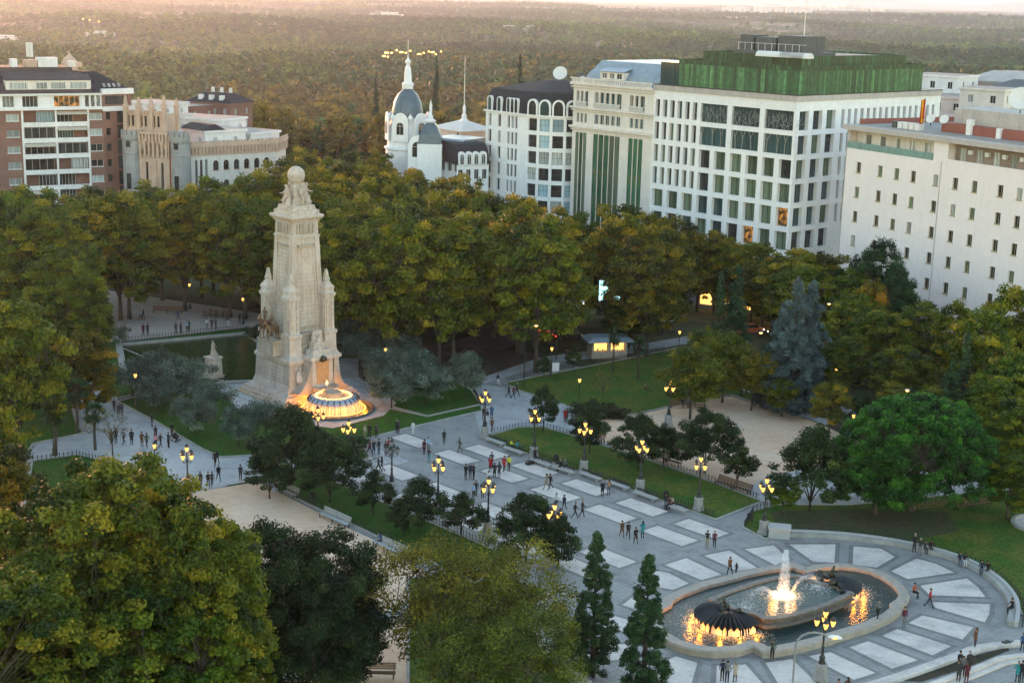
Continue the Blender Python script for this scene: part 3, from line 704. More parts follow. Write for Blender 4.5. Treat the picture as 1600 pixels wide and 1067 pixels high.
 (341.5,751,'walk',30,'black','black','person in black carrying a tan bag near the five lantern lamp'),
 (376,751,'stand',180,'navy','black','person in navy standing alone at the edge of the lower sand court'),
 (313.5,762,'coat',160,'charcoal','black','person in long charcoal coat right of the five lantern lamp'),
 (325.5,761,'walk',20,'black','black','person in black, middle of the trio right of the five lantern lamp'),
 (331.5,760,'walk2',20,'charcoal','black','person in charcoal, right of the trio beside the five lantern lamp'),
 (294.5,764,'walk',0,'maroon','navy','person in dark red directly behind the five lantern lamp'),
 (432,771,'sit',-130,'black','lblue','person in black seated on the first grey bench of the lower sand court'),
 (596,853,'sit2',-130,'blue','black','person in blue seated on the third grey bench of the lower sand court'),
 (353,598,'sit',0,'black','black','person in black seated by the pond rim left of the monument'),
 (450,1067,'walk',180,'black','black','person in black walking at the bottom edge under the dark oaks'),
 (434,1068,'walk2',180,'charcoal','black','person in charcoal walking at the bottom edge under the dark oaks'),
 (846,977,'sit2',80,'black','black','person in black seated on the left ring wall, upper one'),
 (876,1024,'sit',60,'charcoal','black','person in charcoal seated on the left ring wall beside the cypress, lower one'),
 (157.5,514,'stand',0,'black','black','person at the far left of the grey terrace behind the pond'),
 (168.7,515.3,'stand2',40,'charcoal','black','person second from the left on the grey terrace behind the pond'),
 (174,516.7,'talk',0,'black','black','person third from the left on the grey terrace behind the pond'),
 (224,523.7,'coat',0,'maroon','black','person in dark red, left of the pair at the terrace fence'),
 (231,523.7,'stand2',0,'navy','black','person in navy, right of the pair at the terrace fence'),
 (219.8,500.7,'walk',60,'lblue','black','person in pale blue, left of the pair in mid terrace'),
 (224,499.8,'walk',60,'black','black','person in black, right of the pair in mid terrace'),
 (278.4,500.7,'walk',-60,'blue','navy','person in blue alone at the back of the grey terrace'),
 (275,521.5,'stand',20,'charcoal','black','person in charcoal, left of the four leaning by the terrace fence'),
 (283,521.3,'stand2',-20,'brown','black','person in brown, second of the four by the terrace fence'),
 (292,520,'stand',30,'lblue','black','person in pale blue, third of the four by the terrace fence'),
 (295.5,519,'stand2',-20,'black','black','person in black, last of the four by the terrace fence'),
 (323.4,514.7,'stand',30,'white','grey','person in white, left of the trio near the pond corner'),
 (331,514.7,'stand2',180,'black','black','person in black, middle of the trio near the pond corner'),
 (337.5,514.7,'stand',-30,'charcoal','black','person in charcoal, right of the trio near the pond corner'),
 (356.6,511,'talk',20,'black','white','person in dark top and pale trousers above the pond corner'),
 (374.6,506.3,'stand',20,'black','black','person in black left of the monument on the terrace, first of two'),
 (379.6,505.5,'stand2',-20,'charcoal','black','person in charcoal left of the monument on the terrace, second of two'),
 (330,493.5,'sit',0,'black','black','person in black on the terrace bench under the planes, left one'),
 (338,494,'sit2',0,'charcoal','black','person in charcoal on the terrace bench under the planes, middle one'),
 (349,495,'sit',0,'grey','black','person in grey on the terrace bench under the planes, right one'),
 (885,592-28,'walk',20,'black','black','person in black by the kiosk path lamp, left of two'),
 (889,591-28,'walk2',20,'maroon','black','person in maroon by the kiosk path lamp, right of two'),
 (971,543,'stand',180,'black','black','person in black standing at the lit counter of the kiosk'),
]
for q in PPL:
    px, py, pose, face, top, lg, lab = q[:7]; ex = list(q[7:])
    z = ex[0] if ex else 0.; s = ex[1] if len(ex) > 1 else 1.; hair = ex[2] if len(ex) > 2 else rnd.choice(['hair_b', 'hair_b', 'hair_br', 'hair_g']); sz = ex[3] if len(ex) > 3 else .45
    if s == 1.: s = rnd.uniform(.96, 1.05)
    if 570 < px < 600 and 700 < py < 715 and False: pass
    z_ = z+.02
    person(px, py, pose, face, top, lg, lab, z_, s, hair, sz, None, 'shoe' if 'white shoes' not in lab else 'white')
# ================================================================== MONUMENT (local: -y is its front, towards the plaza)
mc = at(466, 614)
mon = empty('monument', mc, R(43), 'tall pale stone monument with a tapering shaft, globe and statues', 'monument'); mon.scale = (.9, .9, .965)
def fr(name, cx, cy, levels, mat, parent, smooth=False):
    """stack of square mouldings: (z, half_x, half_y)"""
    mb = MB(); mb.rings([[(cx-a, cy-b_, z), (cx+a, cy-b_, z), (cx+a, cy+b_, z), (cx-a, cy+b_, z)] for z, a, b_ in levels])
    return mb.build(name, mat, parent)
fr('stepped_base', 0, 0, [(0, 6.4, 6.0), (.35, 6.4, 6.0), (.36, 6.1, 5.7), (.75, 6.1, 5.7), (.76, 5.7, 5.4), (1.15, 5.6, 5.3), (1.16, 5.2, 5.0), (1.5, 5.0, 4.8)], M['stone'], mon)
fr('plinth', 0, 0, [(1.45, 4.75, 4.5), (1.9, 4.6, 4.4), (2.5, 4.35, 4.2), (4.9, 4.1, 4.0), (4.95, 4.2, 4.1), (5.1, 4.2, 4.1), (5.2, 4.45, 4.3), (5.6, 4.45, 4.3), (5.75, 4.2, 4.05), (6.2, 3.9, 3.8)], M['stone'], mon)
mb = MB()
for k in range(7):                                            # ashlar courses
    z = 2.0+k*.45; a = 4.47-.05*k
    mb.box(-a, a, -a+.12, a-.12, z, z+.06)
mb.build('course_bands', M['stone_d'], mon)
fr('pedestal', 0, 0, [(6.1, 3.75, 3.6), (7.0, 3.6, 3.45), (7.05, 3.75, 3.6), (7.3, 3.75, 3.6), (7.4, 3.45, 3.3), (8.4, 3.35, 3.2), (8.5, 3.5, 3.35), (8.8, 3.5, 3.35)], M['stone_d'], mon)
sh = fr('shaft', 0, 0, [(8.7, 2.55, 2.4), (9.4, 2.5, 2.35), (21.0, 2.05, 1.95)], M['stone'], mon)
mb = MB()
for sx in (-1, 1):                                            # corner pilaster strips and raised panel
    for sy in (-1, 1):
        mb.rings([[(sx*(a-.36)-.36*1, sy*(b_-.36)-.36, z), (sx*(a-.36)+.36, sy*(b_-.36)-.36, z), (sx*(a-.36)+.36, sy*(b_-.36)+.36, z), (sx*(a-.36)-.36, sy*(b_-.36)+.36, z)] for z, a, b_ in ((8.8, 2.76, 2.61), (21.0, 2.24, 2.14))])
mb.build('pilaster_strip', M['stone'], mon)
mb = MB()
for k in range(22):
    z = 9.4+k*.53; f_ = (z-9.4)/11.6; a = 2.5-.45*f_; mb.box(-a-.025, a+.025, -a+.12, a-.12, z, z+.05)
for s in (-1, 1): mb.box(-1.35, 1.35, s*2.2-.24, s*2.2+.24, 19.9, 20.15); mb.box(s*2.3-.24, s*2.3+.24, -1.3, 1.3, 19.9, 20.15); mb.box(-1.7, 1.7, s*2.5-.12, s*2.5+.12, 9.2, 9.5)
mb.build('joint_bands', M['stone_d'], mon)
fr('frieze', 0, 0, [(21.0, 2.3, 2.2), (21.25, 2.35, 2.25), (21.35, 2.15, 2.05), (23.0, 2.12, 2.02), (23.1, 2.3, 2.2), (23.3, 2.35, 2.25)], M['stone'], mon)
mb = MB()
for (ax, s) in ((0, -1), (0, 1), (1, -1), (1, 1)):
    for cx, w_, d in ((-1.35, .18, .10), (-.75, .22, .16), (0, .42, .12), (.75, .22, .16), (1.35, .18, .10)):
        b0 = 2.1 if ax == 0 else 2.2
        y0, y1 = sorted((s*b0-s*.1, s*(b0+d-.05)))
        if ax == 0: mb.box(cx-w_, cx+w_, y0, y1, 21.55, 22.85)
        else: mb.box(y0, y1, cx-w_, cx+w_, 21.55, 22.85)
mb.build('frieze_relief', M['stone_d'], mon)
fr('cornice', 0, 0, [(23.3, 2.4, 2.3), (23.5, 2.6, 2.5), (23.6, 2.7, 2.6), (23.85, 2.74, 2.64), (23.95, 2.6, 2.5)], M['stone'], mon)
fr('crown_base', 0, 0, [(23.95, 2.3, 2.2), (24.5, 2.25, 2.15), (24.55, 1.9, 1.85), (25.1, 1.8, 1.75), (25.2, 1.15, 1.1), (26.4, .85, .85), (28.3, .55, .55)], M['stone_w'], mon)
MZ = 28.8
mb = MB(); mb.sphere((0, 0, MZ), 1.2, 24, 16); g = mb.build('globe', M['stone_w'], mon, True)
mb = MB(); 
for k in range(24):
    a = 2*math.pi*k/24; mb.rings([[(1.23*math.cos(a)*math.cos(e), 1.23*math.sin(a)*math.cos(e), MZ+.25*math.sin(a)+1.23*math.sin(e)*.3+e*1.2*.1) for e in (-.08, .08)], [(1.23*math.cos(a+.262)*math.cos(e), 1.23*math.sin(a+.262)*math.cos(e), MZ+.25*math.sin(a+.262)+1.23*math.sin(e)*.3+e*1.2*.1) for e in (-.08, .08)]], cap=False, closed=False)
mb.build('zodiac_band', M['stone_d'], g)
def statue(pose, name, loc, rz, s, mat, parent, cat=None, drape=True, tilt=0):
    me = FIG[pose][0].copy(); me.materials.clear()
    o = bpy.data.objects.new(name, me); C.objects.link(o); o.location = loc; o.rotation_euler = (tilt, 0, rz); o.scale = (s, s, s)
    me.materials.append(mat)
    me.polygons.foreach_set('material_index', [0]*len(me.polygons))
    if parent: o.parent = parent
    hm = FIG[pose][1].copy(); hm.materials.clear(); hm.materials.append(mat)
    h = bpy.data.objects.new('hair', hm); C.objects.link(h); h.parent = o
    if drape:
        mb = MB(); z0 = .0 if pose not in ('sit', 'sit2') else -.2
        mb.rings([[(r*(1+.16*math.sin(5*a+z))*math.cos(a)*sx, r*(1+.16*math.sin(6*a+2*z))*math.sin(a)*sy+yo, z) for a in [2*math.pi*i/14 for i in range(14)]] for z, r, sx, sy, yo in ((z0, .42, 1, 1.15, -.18), (z0+.35, .37, 1, 1.05, -.12), (z0+.62, .27, 1, 1, -.03), (z0+1.05, .17, 1.2, .8, 0))])
        d = mb.build('drapery', mat, o, True)
    return o
for k in range(4):                                            # figures of the crown, sitting back to back under the globe
    a = k*math.pi/2
    dx, dy = math.sin(a), -math.cos(a)
    st = statue('sit2' if k % 2 else 'sit', 'seated_figure', (dx*1.25, dy*1.2, 25.35), a, 1.9, M['stone_w'], mon, drape=False)
    a2 = a+math.pi/4
    statue('talk', 'standing_child', (math.sin(a2)*1.75, -math.cos(a2)*1.7, 24.5), a2, .9, M['stone_w'], mon)
    statue('cwalk', 'standing_figure', (math.sin(a+.35)*1.7, -math.cos(a+.35)*1.65, 24.9), a-.3, 1.25, M['stone_w'], mon, drape=k % 2 == 1)
    statue('coat', 'standing_figure', (math.sin(a2)*1.05, -math.cos(a2)*1.0, 25.5), a2, 1.45, M['stone_w'], mon, drape=k % 2 == 0)
# four corner pillars with pyramid tops
for sx in (-1, 1):
    for sy in (-1, 1):
        cx, cy = sx*2.95, sy*2.75
        q = fr('corner_pillar', cx, cy, [(6.1, 1.05, 1.05), (6.5, 1.0, 1.0), (8.3, .95, .95), (8.4, 1.08, 1.08), (8.8, 1.08, 1.08), (8.9, .85, .85), (9.2, .8, .8), (13.2, .75, .75), (13.25, .88, .88), (13.5, .95, .95), (13.7, .98, .98), (13.75, .8, .8), (14.2, .72, .72), (14.25, .82, .82), (14.5, .82, .82), (14.9, .5, .5), (15.1, .42, .42)], M['stone'], mon)
        mb = MB(); mb.rings([[(cx+x, cy+y, z) for x, y in ((-a, -a), (a, -a), (a, a), (-a, a))] for z, a in ((15.1, .42), (15.2, .30), (15.5, .38), (15.6, .32), (16.7, .14), (16.8, .02))]); mb.build('finial', M['stone_w'], q)
        mb = MB()
        for dx, dy in ((-1, 0), (1, 0), (0, -1), (0, 1)):
            for e in (-.42, .42):
                mb.box(cx+dx*.76+(e if dx == 0 else 0)-.13, cx+dx*.76+(e if dx == 0 else 0)+.13, cy+dy*.76+(e if dy == 0 else 0)-.13, cy+dy*.76+(e if dy == 0 else 0)+.13, 9.2, 13.1)
        mb.build('half_column', M['stone_w'], q)
# front pedestal with the seated writer, orange lit niche panel, scrolled wings
fr('front_pedestal', 0, -4.9, [(1.4, 1.9, 1.1), (5.6, 1.75, 1.0), (5.7, 1.95, 1.15), (6.1, 1.95, 1.15), (6.2, 1.5, .9), (6.9, 1.4, .8)], M['stone'], mon)
sp = fr('statue_seat', 0, -4.6, [(6.9, .95, .6), (7.8, .9, .6), (7.85, .9, .15), (9.3, .7, .12)], M['stone_w'], mon)
statue('sit', 'seated_writer', (0, -5.0, 6.9), 0, 1.55, M['stone_w'], mon)
for s in (-1, 1):
    mb = MB(); pr = []
    for i in range(13):
        t_ = i/12; pr.append((s*(1.8+2.5*t_), 1.5+(3.9)*(1-t_)**1.9+.15))
    base = [(x, -5.5, z) for x, z in pr]; n0 = len(mb.v)
    for dy in (-6.1, -4.3):
        mb.v += [(x, dy, z) for x, z in pr]+[(x, dy, 1.3) for x, z in pr]
    for k in range(2):
        o_ = n0+k*26
        for i in range(12): mb.f.append((o_+i, o_+i+1, o_+14+i, o_+13+i)[::(1 if k else -1)]); mb.m.append(0)
    for i in range(12): mb.f.append((n0+i, n0+i+1, n0+26+i+1, n0+26+i)); mb.m.append(0)
    mb.build('scroll_wing', M['stone_d'], mon)
    statue('sit2', 'relief_figure', (s*2.9, -4.35, 3.1), -s*.5, 1.35, M['stone_w'], mon)
    statue('sit', 'relief_figure', (s*2.2, 4.35, 3.1), math.pi, 1.35, M['stone_w'], mon)
mb = MB(); mb.box(-1.0, 1.0, -6.06, -5.9, 2.6, 5.3); mb.box(-1.15, 1.15, -6.1, -5.85, 5.3, 5.5)
mb.build('lit_panel', pm('orange_lit_panel', (.55, .30, .14), .25, 2.5, .5, bump=.5, c2=(.38, .2, .09)), mon)  # orange light on the niche water, put into the panel's colour
mb = MB(); mb.box(-.5, .5, -6.3, -5.95, 5.5, 5.95); mb.sphere((0, -6.1, 5.8), .45, 10, 6); mb.build('dark_shell_spout', M['bronze'], mon)
mb = MB(); mb.lathe([(1.7, 1.4), (1.9, 2.0), (1.95, 2.3), (1.6, 2.35), (1.5, 2.1), (.01, 2.1)], 28, (0, -6.6, 0), cap=False); mb.build('upper_basin', M['stone_d'], mon)
mb = MB(); mb.lathe([(.06, 0), (.2, .2), (.25, .4), (.16, .7), (.07, .95), (.01, 1.)], 14, (0, -6.9, 2.2)); mb.build('water_plume', M['foam'], mon, True)
# bronze rider group on the left side, a smaller twin at the right
for s in (-1,):
    gx = -4.6
    fr('group_pedestal', -4.35, 0, [(6.0, 1.1, 1.9), (7.6, 1.0, 1.75), (7.7, 1.15, 1.9), (8.0, 1.15, 1.9)], M['stone_d'], mon)
    def horse(name, loc, rz, s_, mat, parent):
        nd = {'ch': ((0, -.45, 1.25), (.27, .33)), 'md': ((0, .1, 1.22), (.27, .31)), 'hp': ((0, .65, 1.28), (.27, .32)), 'nk': ((0, -.85, 1.65), (.13, .2)), 'pl': ((0, -1.08, 1.98), (.1, .13)), 'mz': ((0, -1.42, 1.72), (.065, .075)),
              'tl': ((0, .98, 1.25), .05), 'te': ((0, 1.12, .75), .05), 'ea': ((.06, -1.02, 2.15), .025), 'eb': ((-.06, -1.02, 2.15), .025)}
        ed = [('ch', 'md'), ('md', 'hp'), ('ch', 'nk'), ('nk', 'pl'), ('pl', 'mz'), ('hp', 'tl'), ('tl', 'te'), ('pl', 'ea'), ('pl', 'eb')]
        for q, sx in (('a', .17), ('b', -.17)):
            nd['f1'+q] = ((sx, -.5, .95), .12); nd['f2'+q] = ((sx, -.58-(.15 if q == 'a' else 0), .55), .07); nd['f3'+q] = ((sx, -.5-(.05 if q == 'a' else 0), .12), .045); nd['f4'+q] = ((sx, -.58, .04), .06)
            nd['h1'+q] = ((sx, .66, .9), .15); nd['h2'+q] = ((sx, .84, .55), .075); nd['h3'+q] = ((sx, .78, .14), .048); nd['h4'+q] = ((sx, .70, .04), .06)
            ed += [('ch', 'f1'+q), ('f1'+q, 'f2'+q), ('f2'+q, 'f3'+q), ('f3'+q, 'f4'+q), ('hp', 'h1'+q), ('h1'+q, 'h2'+q), ('h2'+q, 'h3'+q), ('h3'+q, 'h4'+q)]
        me = skinned(name, nd, ed); return link(name, me, [mat], parent, loc, rz), me
    hl = link('bronze_horse', horse('bronze_horse', (0, 0, 0), 0, 1, M['bronze_b'], None)[1], (), mon, (-4.9, .75, 8.0), R(-60))
    bpy.data.objects.remove([o for o in bpy.data.objects if o.name.startswith('bronze_horse') and o is not hl][0])
    hl.scale = (1.6,)*3
    h2 = link('bronze_donkey', hl.data, (), mon, (-4.9, -.95, 8.0), R(-75)); h2.scale = (1.3,)*3
    statue('walk', 'bronze_rider', (-4.9, .75, 9.5), R(-60), 1.5, M['bronze_b'], mon, drape=False)
    statue('stand2', 'bronze_rider', (-4.9, -.95, 9.0), R(-75), 1.4, M['bronze_b'], mon, drape=False)
# stepped fountain at the foot: lit bulbs, glazed band, curtain of golden water
fc = at(521, 641)
cas = empty('cascade_fountain', fc, R(43), 'round stepped fountain glowing golden at the foot of the monument', 'fountain'); cas.scale = (.85, .85, .74)
mb = MB(); mb.lathe([(5.9, 0), (5.9, .45), (5.75, .55), (5.45, .55), (5.35, .2), (.01, .2)], 56, cap=False); mb.build('outer_basin', pm('dark_wet_stone', (.10, .09, .085), .3, 1.5, .35), cas)
mb = MB(); mb.lathe([(5.38, .36), (.01, .36)], 48, cap=False); mb.build('basin_water', M['water'], cas)
mb = MB(); mb.lathe([(4.6, .0), (4.55, .45), (3.9, .5), (3.62, 1.4), (3.6, 1.9)], 56, cap=False); mb.build('drum', M['stone_d'], cas)
mb = MB(); mb.lathe([(3.75, 1.9), (3.6, 2.2), (3.25, 2.5), (2.9, 2.6)], 56, cap=False); mb.build('glazed_band', pm('pale_glazed_tile', (.22, .28, .36), .1, 3, .2, c2=(.30, .36, .42)), cas)
mb = MB()
for k in range(26):
    a = 2*math.pi*k/26; mb.tube([(math.cos(a)*r_, math.sin(a)*r_, z) for r_, z in ((3.80, 1.92), (3.65, 2.23), (3.28, 2.55))], .09, 4)
mb.build('band_ribs', M['iron'], cas)
mb = MB(); mb.lathe([(2.95, 2.5), (2.9, 2.65), (2.7, 2.65), (2.6, 2.4), (1.3, 2.4), (1.2, 3.2), (1.0, 3.3), (.01, 3.35)], 48, cap=False); mb.build('upper_bowl', M['stone_d'], cas)
def strands(mb, path_f, n, w, rg):
    for k in range(n):
        a = rg.uniform(0, 2*math.pi); pts = path_f(a+rg.uniform(-.01, .01)); ww = w*rg.uniform(.4, 1.3)
        for i in range(len(pts)-1):
            p, q = Vector(pts[i]), Vector(pts[i+1]); tx = Vector((-math.sin(a), math.cos(a), 0))*ww*.5
            mb.face([p-tx, p+tx, q+tx, q-tx])
mb = MB(); rg = random.Random(3)
strands(mb, lambda a: [(math.cos(a)*r_, math.sin(a)*r_, z) for r_, z in ((3.8, 1.9), (3.98, 1.65), (4.12, 1.2), (4.22, .7), (4.28, .4))], 260, .11, rg)
mb.build('falling_water', M['curtain'], cas)
for nm, rr_, zz, n_, sr, zm in (('lamp_bulb', 4.62, .5, 64, .055, .6), ('jet_bulb', 2.55, 2.62, 34, .09, 1.9)):
    mb = MB()
    for k in range(n_):
        a = 2*math.pi*k/n_; mb.sphere((rr_*math.cos(a), rr_*math.sin(a), zz), sr, 6, 5, 0, zm)
    q = mb.build(nm, M['bulb'], cas); q['kind'] = 'stuff'
mb = MB()
for k in range(34):
    a = 2*math.pi*(k+.5)/34; mb.lathe([(.02, 0), (.1, .12), (.07, .3), (.005, .42)], 6, (2.5*math.cos(a), 2.5*math.sin(a), 2.5))
mb.build('small_water_jets', M['foam'], cas)
def point(loc, e, c=(1., .5, .12), r=.15):
    l = bpy.data.lights.new('fountain_light', 'POINT'); l.energy = e; l.color = c; l.shadow_soft_size = r
    o = bpy.data.objects.new('fountain_light', l); C.objects.link(o); o.location = loc; return o
for k in range(20):
    a = 2*math.pi*(k+.5)/20; v = Matrix.Rotation(R(43), 4, 'Z') @ Vector((3.98*math.cos(a), 3.98*math.sin(a), 1.0)); point(fc+v, 11, (1., .33, .02), r=.08)
for k in range(6):
    a = 2*math.pi*(k+.5)/6; v = Matrix.Rotation(R(43), 4, 'Z') @ Vector((2.0*math.cos(a), 2.0*math.sin(a), 2.2)); point(fc+v, 3, (1., .42, .08))
for x, z, e in ((0, 2.75, 3.5), (-2.6, 2.2, 1.5), (2.6, 2.2, 1.5)):
    point(mc+(Matrix.Rotation(R(43), 4, 'Z') @ Vector((x*.9, -6.4, z))), e*.8)
# worn stone figure monument by the pond
q = at(334, 590)
s1 = empty('stone_statue', q, R(43), 'worn stone statue on a square pedestal by the pond, left of the monument', 'statue')
fr('pedestal', 0, 0, [(0, 1.1, 1.0), (.4, 1.1, 1.0), (.5, .9, .8), (2.6, .8, .72), (2.7, .95, .85), (2.9, .95, .85)], M['stone'], s1)
statue('coat', 'statue_figure', (0, 0, 2.9), R(10), 1.2, M['stone_d'], s1)

# ================================================================== OVAL FOUNTAIN
RH = [ZF(1020, 262), ZF(1040, 268), ZF(1110, 247), ZF(1250, 240), ZR(70, 262), ZR(180, 274), ZR(300, 303), ZR(400, 350), ZR(470, 400), ZR(515, 450), ZR(522, 482), ZR(500, 520), ZR(462, 545), ZR(465, 572), ZR(400, 622), ZR(250, 690), ZR(20, 758), ZF(1200, 712), ZF(1000, 762), ZF(840, 790), ZF(770, 793), ZF(728, 764)]
rh = [at(*p, .55) for p in RH]; ctr = (rh[0]+rh[-1])/2; ctr.z = 0
outer = [Vector((p.x, p.y, 0)) for p in rh]+[Vector((2*ctr.x-p.x, 2*ctr.y-p.y, 0)) for p in rh[1:-1]]
if area(outer) < 0: outer = outer[::-1]
fo = empty('oval_fountain', ctr, 0, 'large oval fountain with a raised basin, black shells and orange lit water', 'fountain')
loc = local(outer, ctr)
mb = MB(); a1 = loc; prof = [(0, 0), (0, .35), (-.08, .38), (-.08, .52), (0, .56), (.0, .62), (.85, .62), (.9, .55), (.9, .1)]
rings_ = [[Vector((p.x, p.y, z)) for p in offset(a1, d)] for d, z in prof]
mb.rings([[tuple(v) for v in r] for r in rings_], cap=False); mb.build('outer_rim', M['rimstone'], fo)
inner = offset(a1, .86)
sheet_ = [Vector((p.x, p.y, .30)) for p in inner]
me = bpy.data.meshes.new('water'); tri = tessellate_polygon([sheet_]); ff = []
for a, b_, c in tri:
    nrm = (sheet_[b_]-sheet_[a]).cross(sheet_[c]-sheet_[a]); ff.append((a, b_, c) if nrm.z > 0 else (a, c, b_))
me.from_pydata([tuple(p) for p in sheet_], [], ff); link('water', me, [M['water']], fo)
IH = [ZF(625, 528), ZF(660, 545), ZF(700, 550), ZF(740, 568), ZF(768, 584), ZF(830, 584), ZF(910, 574), ZF(1000, 555), ZF(1100, 525), ZF(1200, 488), ZF(1290, 448), ZF(1340, 425), ZF(1300, 402), ZF(1268, 392), ZF(1240, 372)]
ih = [at(*p, 1.35) for p in IH]
ip = [Vector((p.x, p.y, 0))-ctr for p in ih]; ip += [Vector((-p.x, -p.y, 0)) for p in ip]
if area(ip) < 0: ip = ip[::-1]
mb = MB(); mb.rings([[(p.x, p.y, z) for p in offset(ip, d)] for d, z in ((0.25, .15), (.25, .5), (-.1, .6), (-.1, .75), (.22, .85), (.18, 1.1), (-.05, 1.2), (-.05, 1.35), (.5, 1.35), (.5, 1.1))], cap=False)
mb.build('raised_basin', pm('dark_granite', (.19, .165, .14), .35, 1.5, .5, c2=(.09, .08, .07), streak=.5), fo)
sh_ = [Vector((p.x, p.y, 1.22)) for p in offset(ip, .48)]
me = bpy.data.meshes.new('raised_water'); tri = tessellate_polygon([sh_]); ff = []
for a, b_, c in tri:
    nrm = (sh_[b_]-sh_[a]).cross(sh_[c]-sh_[a]); ff.append((a, b_, c) if nrm.z > 0 else (a, c, b_))
me.from_pydata([tuple(p) for p in sh_], [], ff); link('raised_water', me, [M['basinwater']], fo)
# the two black shells, mirror images
hin = at(*ZF(575, 535), 1.35)-ctr; hin.z = 0
tip = at(*ZF(475, 615), 1.1)-ctr; tip.z = 0
dirn = math.atan2(hin.y, hin.x)
SR = 2.35
def shellmesh():
    mb = MB(); nrib = 22; k = nrib*4; rs = []
    for ri, r in enumerate((.15, .7, 1.4, 2.1, 2.8, SR)):
        row = []
        for i in range(k+1):
            a = -R(112)+R(224)*i/k; w_ = math.cos(i*math.pi/2*1.0)
            t_ = r/SR
            row.append((r*math.cos(a), r*math.sin(a), 1.42+.25*math.sin(t_*2.2)-.36*t_**2.2+.15*t_*w_))
        rs.append(row)
    mb.rings(rs, cap=False, closed=False)
    mb.rings([[(x*.97, y*.97, z-.28) for x, y, z in rs[-1]], rs[-1]], cap=False, closed=False)
    return mb
def curtainmesh(seed):
    mb = MB(); rg = random.Random(seed)
    for k in range(150):
        a = rg.uniform(-R(105), R(105)); w_ = rg.uniform(.02, .09); r0 = SR+.02; tx = Vector((-math.sin(a), math.cos(a), 0))*w_
        pts = [Vector((math.cos(a)*(r0+d), math.sin(a)*(r0+d), z)) for d, z in ((0, 1.08), (.12, .92), (.2, .65), (.25, .33))]
        for i in range(3): mb.face([pts[i]-tx, pts[i]+tx, pts[i+1]+tx, pts[i+1]-tx])
    return mb
def splashmesh(seed, n, f):
    mb = MB(); rg = random.Random(seed)
    for k in range(n):
        p, s_ = f(rg); p = Vector(p); a = rg.uniform(0, 6.28); e = rg.uniform(-1, 1)
        u = Vector((math.cos(a), math.sin(a), e*.6)).normalized()*s_; v = Vector((-math.sin(a), math.cos(a), rg.uniform(-.6, .6))).normalized()*s_*rg.uniform(.5, 1)
        mb.face([p-u, p-v, p+u, p+v])
    return mb
def ringsplash(rg):
    a = rg.uniform(-R(115), R(115)); r = SR+.25+abs(rg.gauss(0, .75)); return ((r*math.cos(a), r*math.sin(a), .32+max(0, rg.gauss(0, .10))*1.), rg.uniform(.02, .07))
sm = shellmesh()
for k in range(2):
    ang = dirn+(math.pi if k else 0); hp = hin*(1.07 if not k else -1.0)
    q = sm.build('black_shell', pm('black_wet_bronze', (.03, .03, .032), .3, 3, .35, metal=.3), fo, False, hp, ang) if k == 0 else link('black_shell', bpy.data.objects['black_shell'].data, (), fo, hp, ang)
    curtainmesh(k+5).build('falling_water', M['curtain'], q)
    splashmesh(k, 2400, ringsplash).build('splash', M['foam'], q)
    s_ = statue('sit2', 'kneeling_figure', (.35 if k == 0 else .2, 0, 1.35), R(90), 1.05, M['bronze'], q, drape=False)
    mb = MB(); mb.tube([(-.5, .5, 1.35), (-.4, .9, 1.6), (-.1, 1.1, 1.9), (.2, 1.0, 1.85)], [.3, .26, .2, .12], 8); mb.sphere((-.3, -.6, 1.5), .35, 10, 6); mb.build('sea_creature', M['bronze'], q, True)
    for a in (-95, -65, -35, 0, 35, 65, 95):
        v = Matrix.Rotation(ang, 4, 'Z') @ Vector(((SR+.75)*math.cos(R(a)), (SR+.75)*math.sin(R(a)), .62)); point(ctr+hp+v, 15 if k == 0 else 11, (1., .34, .03), r=.1)
# centre jet, arcs
jc = at(*ZF(895, 445), 1.25)-ctr; jc.z = 0
def jet(rg):
    t_ = rg.random()**.8; z = 1.3+4.1*t_; w_ = .2+.5*(1-t_)**.8*(.6+.4*rg.random()); a = rg.uniform(0, 6.28)
    return ((jc.x+w_*math.cos(a)*rg.random()**.5, jc.y+w_*math.sin(a)*rg.random()**.5, z), rg.uniform(.02, .06))
splashmesh(9, 4200, jet).build('tall_water_jet', M['foam'], fo)
def jetfoot(rg):
    r = abs(rg.gauss(0, .85)); a = rg.uniform(0, 6.28); return ((jc.x+r*math.cos(a), jc.y+r*math.sin(a), 1.24+max(0, rg.gauss(0, .22))*max(0, 1-r/1.6)), rg.uniform(.02, .08))
splashmesh(10, 4200, jetfoot).build('splash', M['foam'], fo)
ax = Vector((math.cos(dirn), math.sin(dirn), 0))
for k, s_ in enumerate((1, -1)):
    e = hin*s_*.80; st0 = jc+ax*s_*.9
    def arc(rg, e=e, st0=st0, s_=s_):
        t_ = rg.random(); p = st0.lerp(e, t_); sp_ = .12+.5*t_; return ((p.x+rg.gauss(0, sp_*.4), p.y+rg.gauss(0, sp_*.4), 1.3+1.35*4*t_*(1-t_)*.9+rg.gauss(0, .07+.12*t_)), rg.uniform(.02, .05))
    splashmesh(20+k, 1500, arc).build('arching_water_jet', M['foam'], fo)
    def land(rg, e=e):
        r = abs(rg.gauss(0, 1.0)); a = rg.uniform(0, 6.28); return ((e.x*.92+r*math.cos(a), e.y*.92+r*math.sin(a), 1.23+rg.random()*.05), rg.uniform(.02, .07))
    splashmesh(30+k, 1100, land).build('splash', M['foam'], fo)
    point(ctr+jc+ax*s_*1.35+Vector((0, 0, 1.6)), 9., (1., .4, .05))
for a in range(5):
    point(ctr+jc+Vector((.75*math.cos(a*1.257), .75*math.sin(a*1.257), 1.55)), 9, (1., .55, .25))

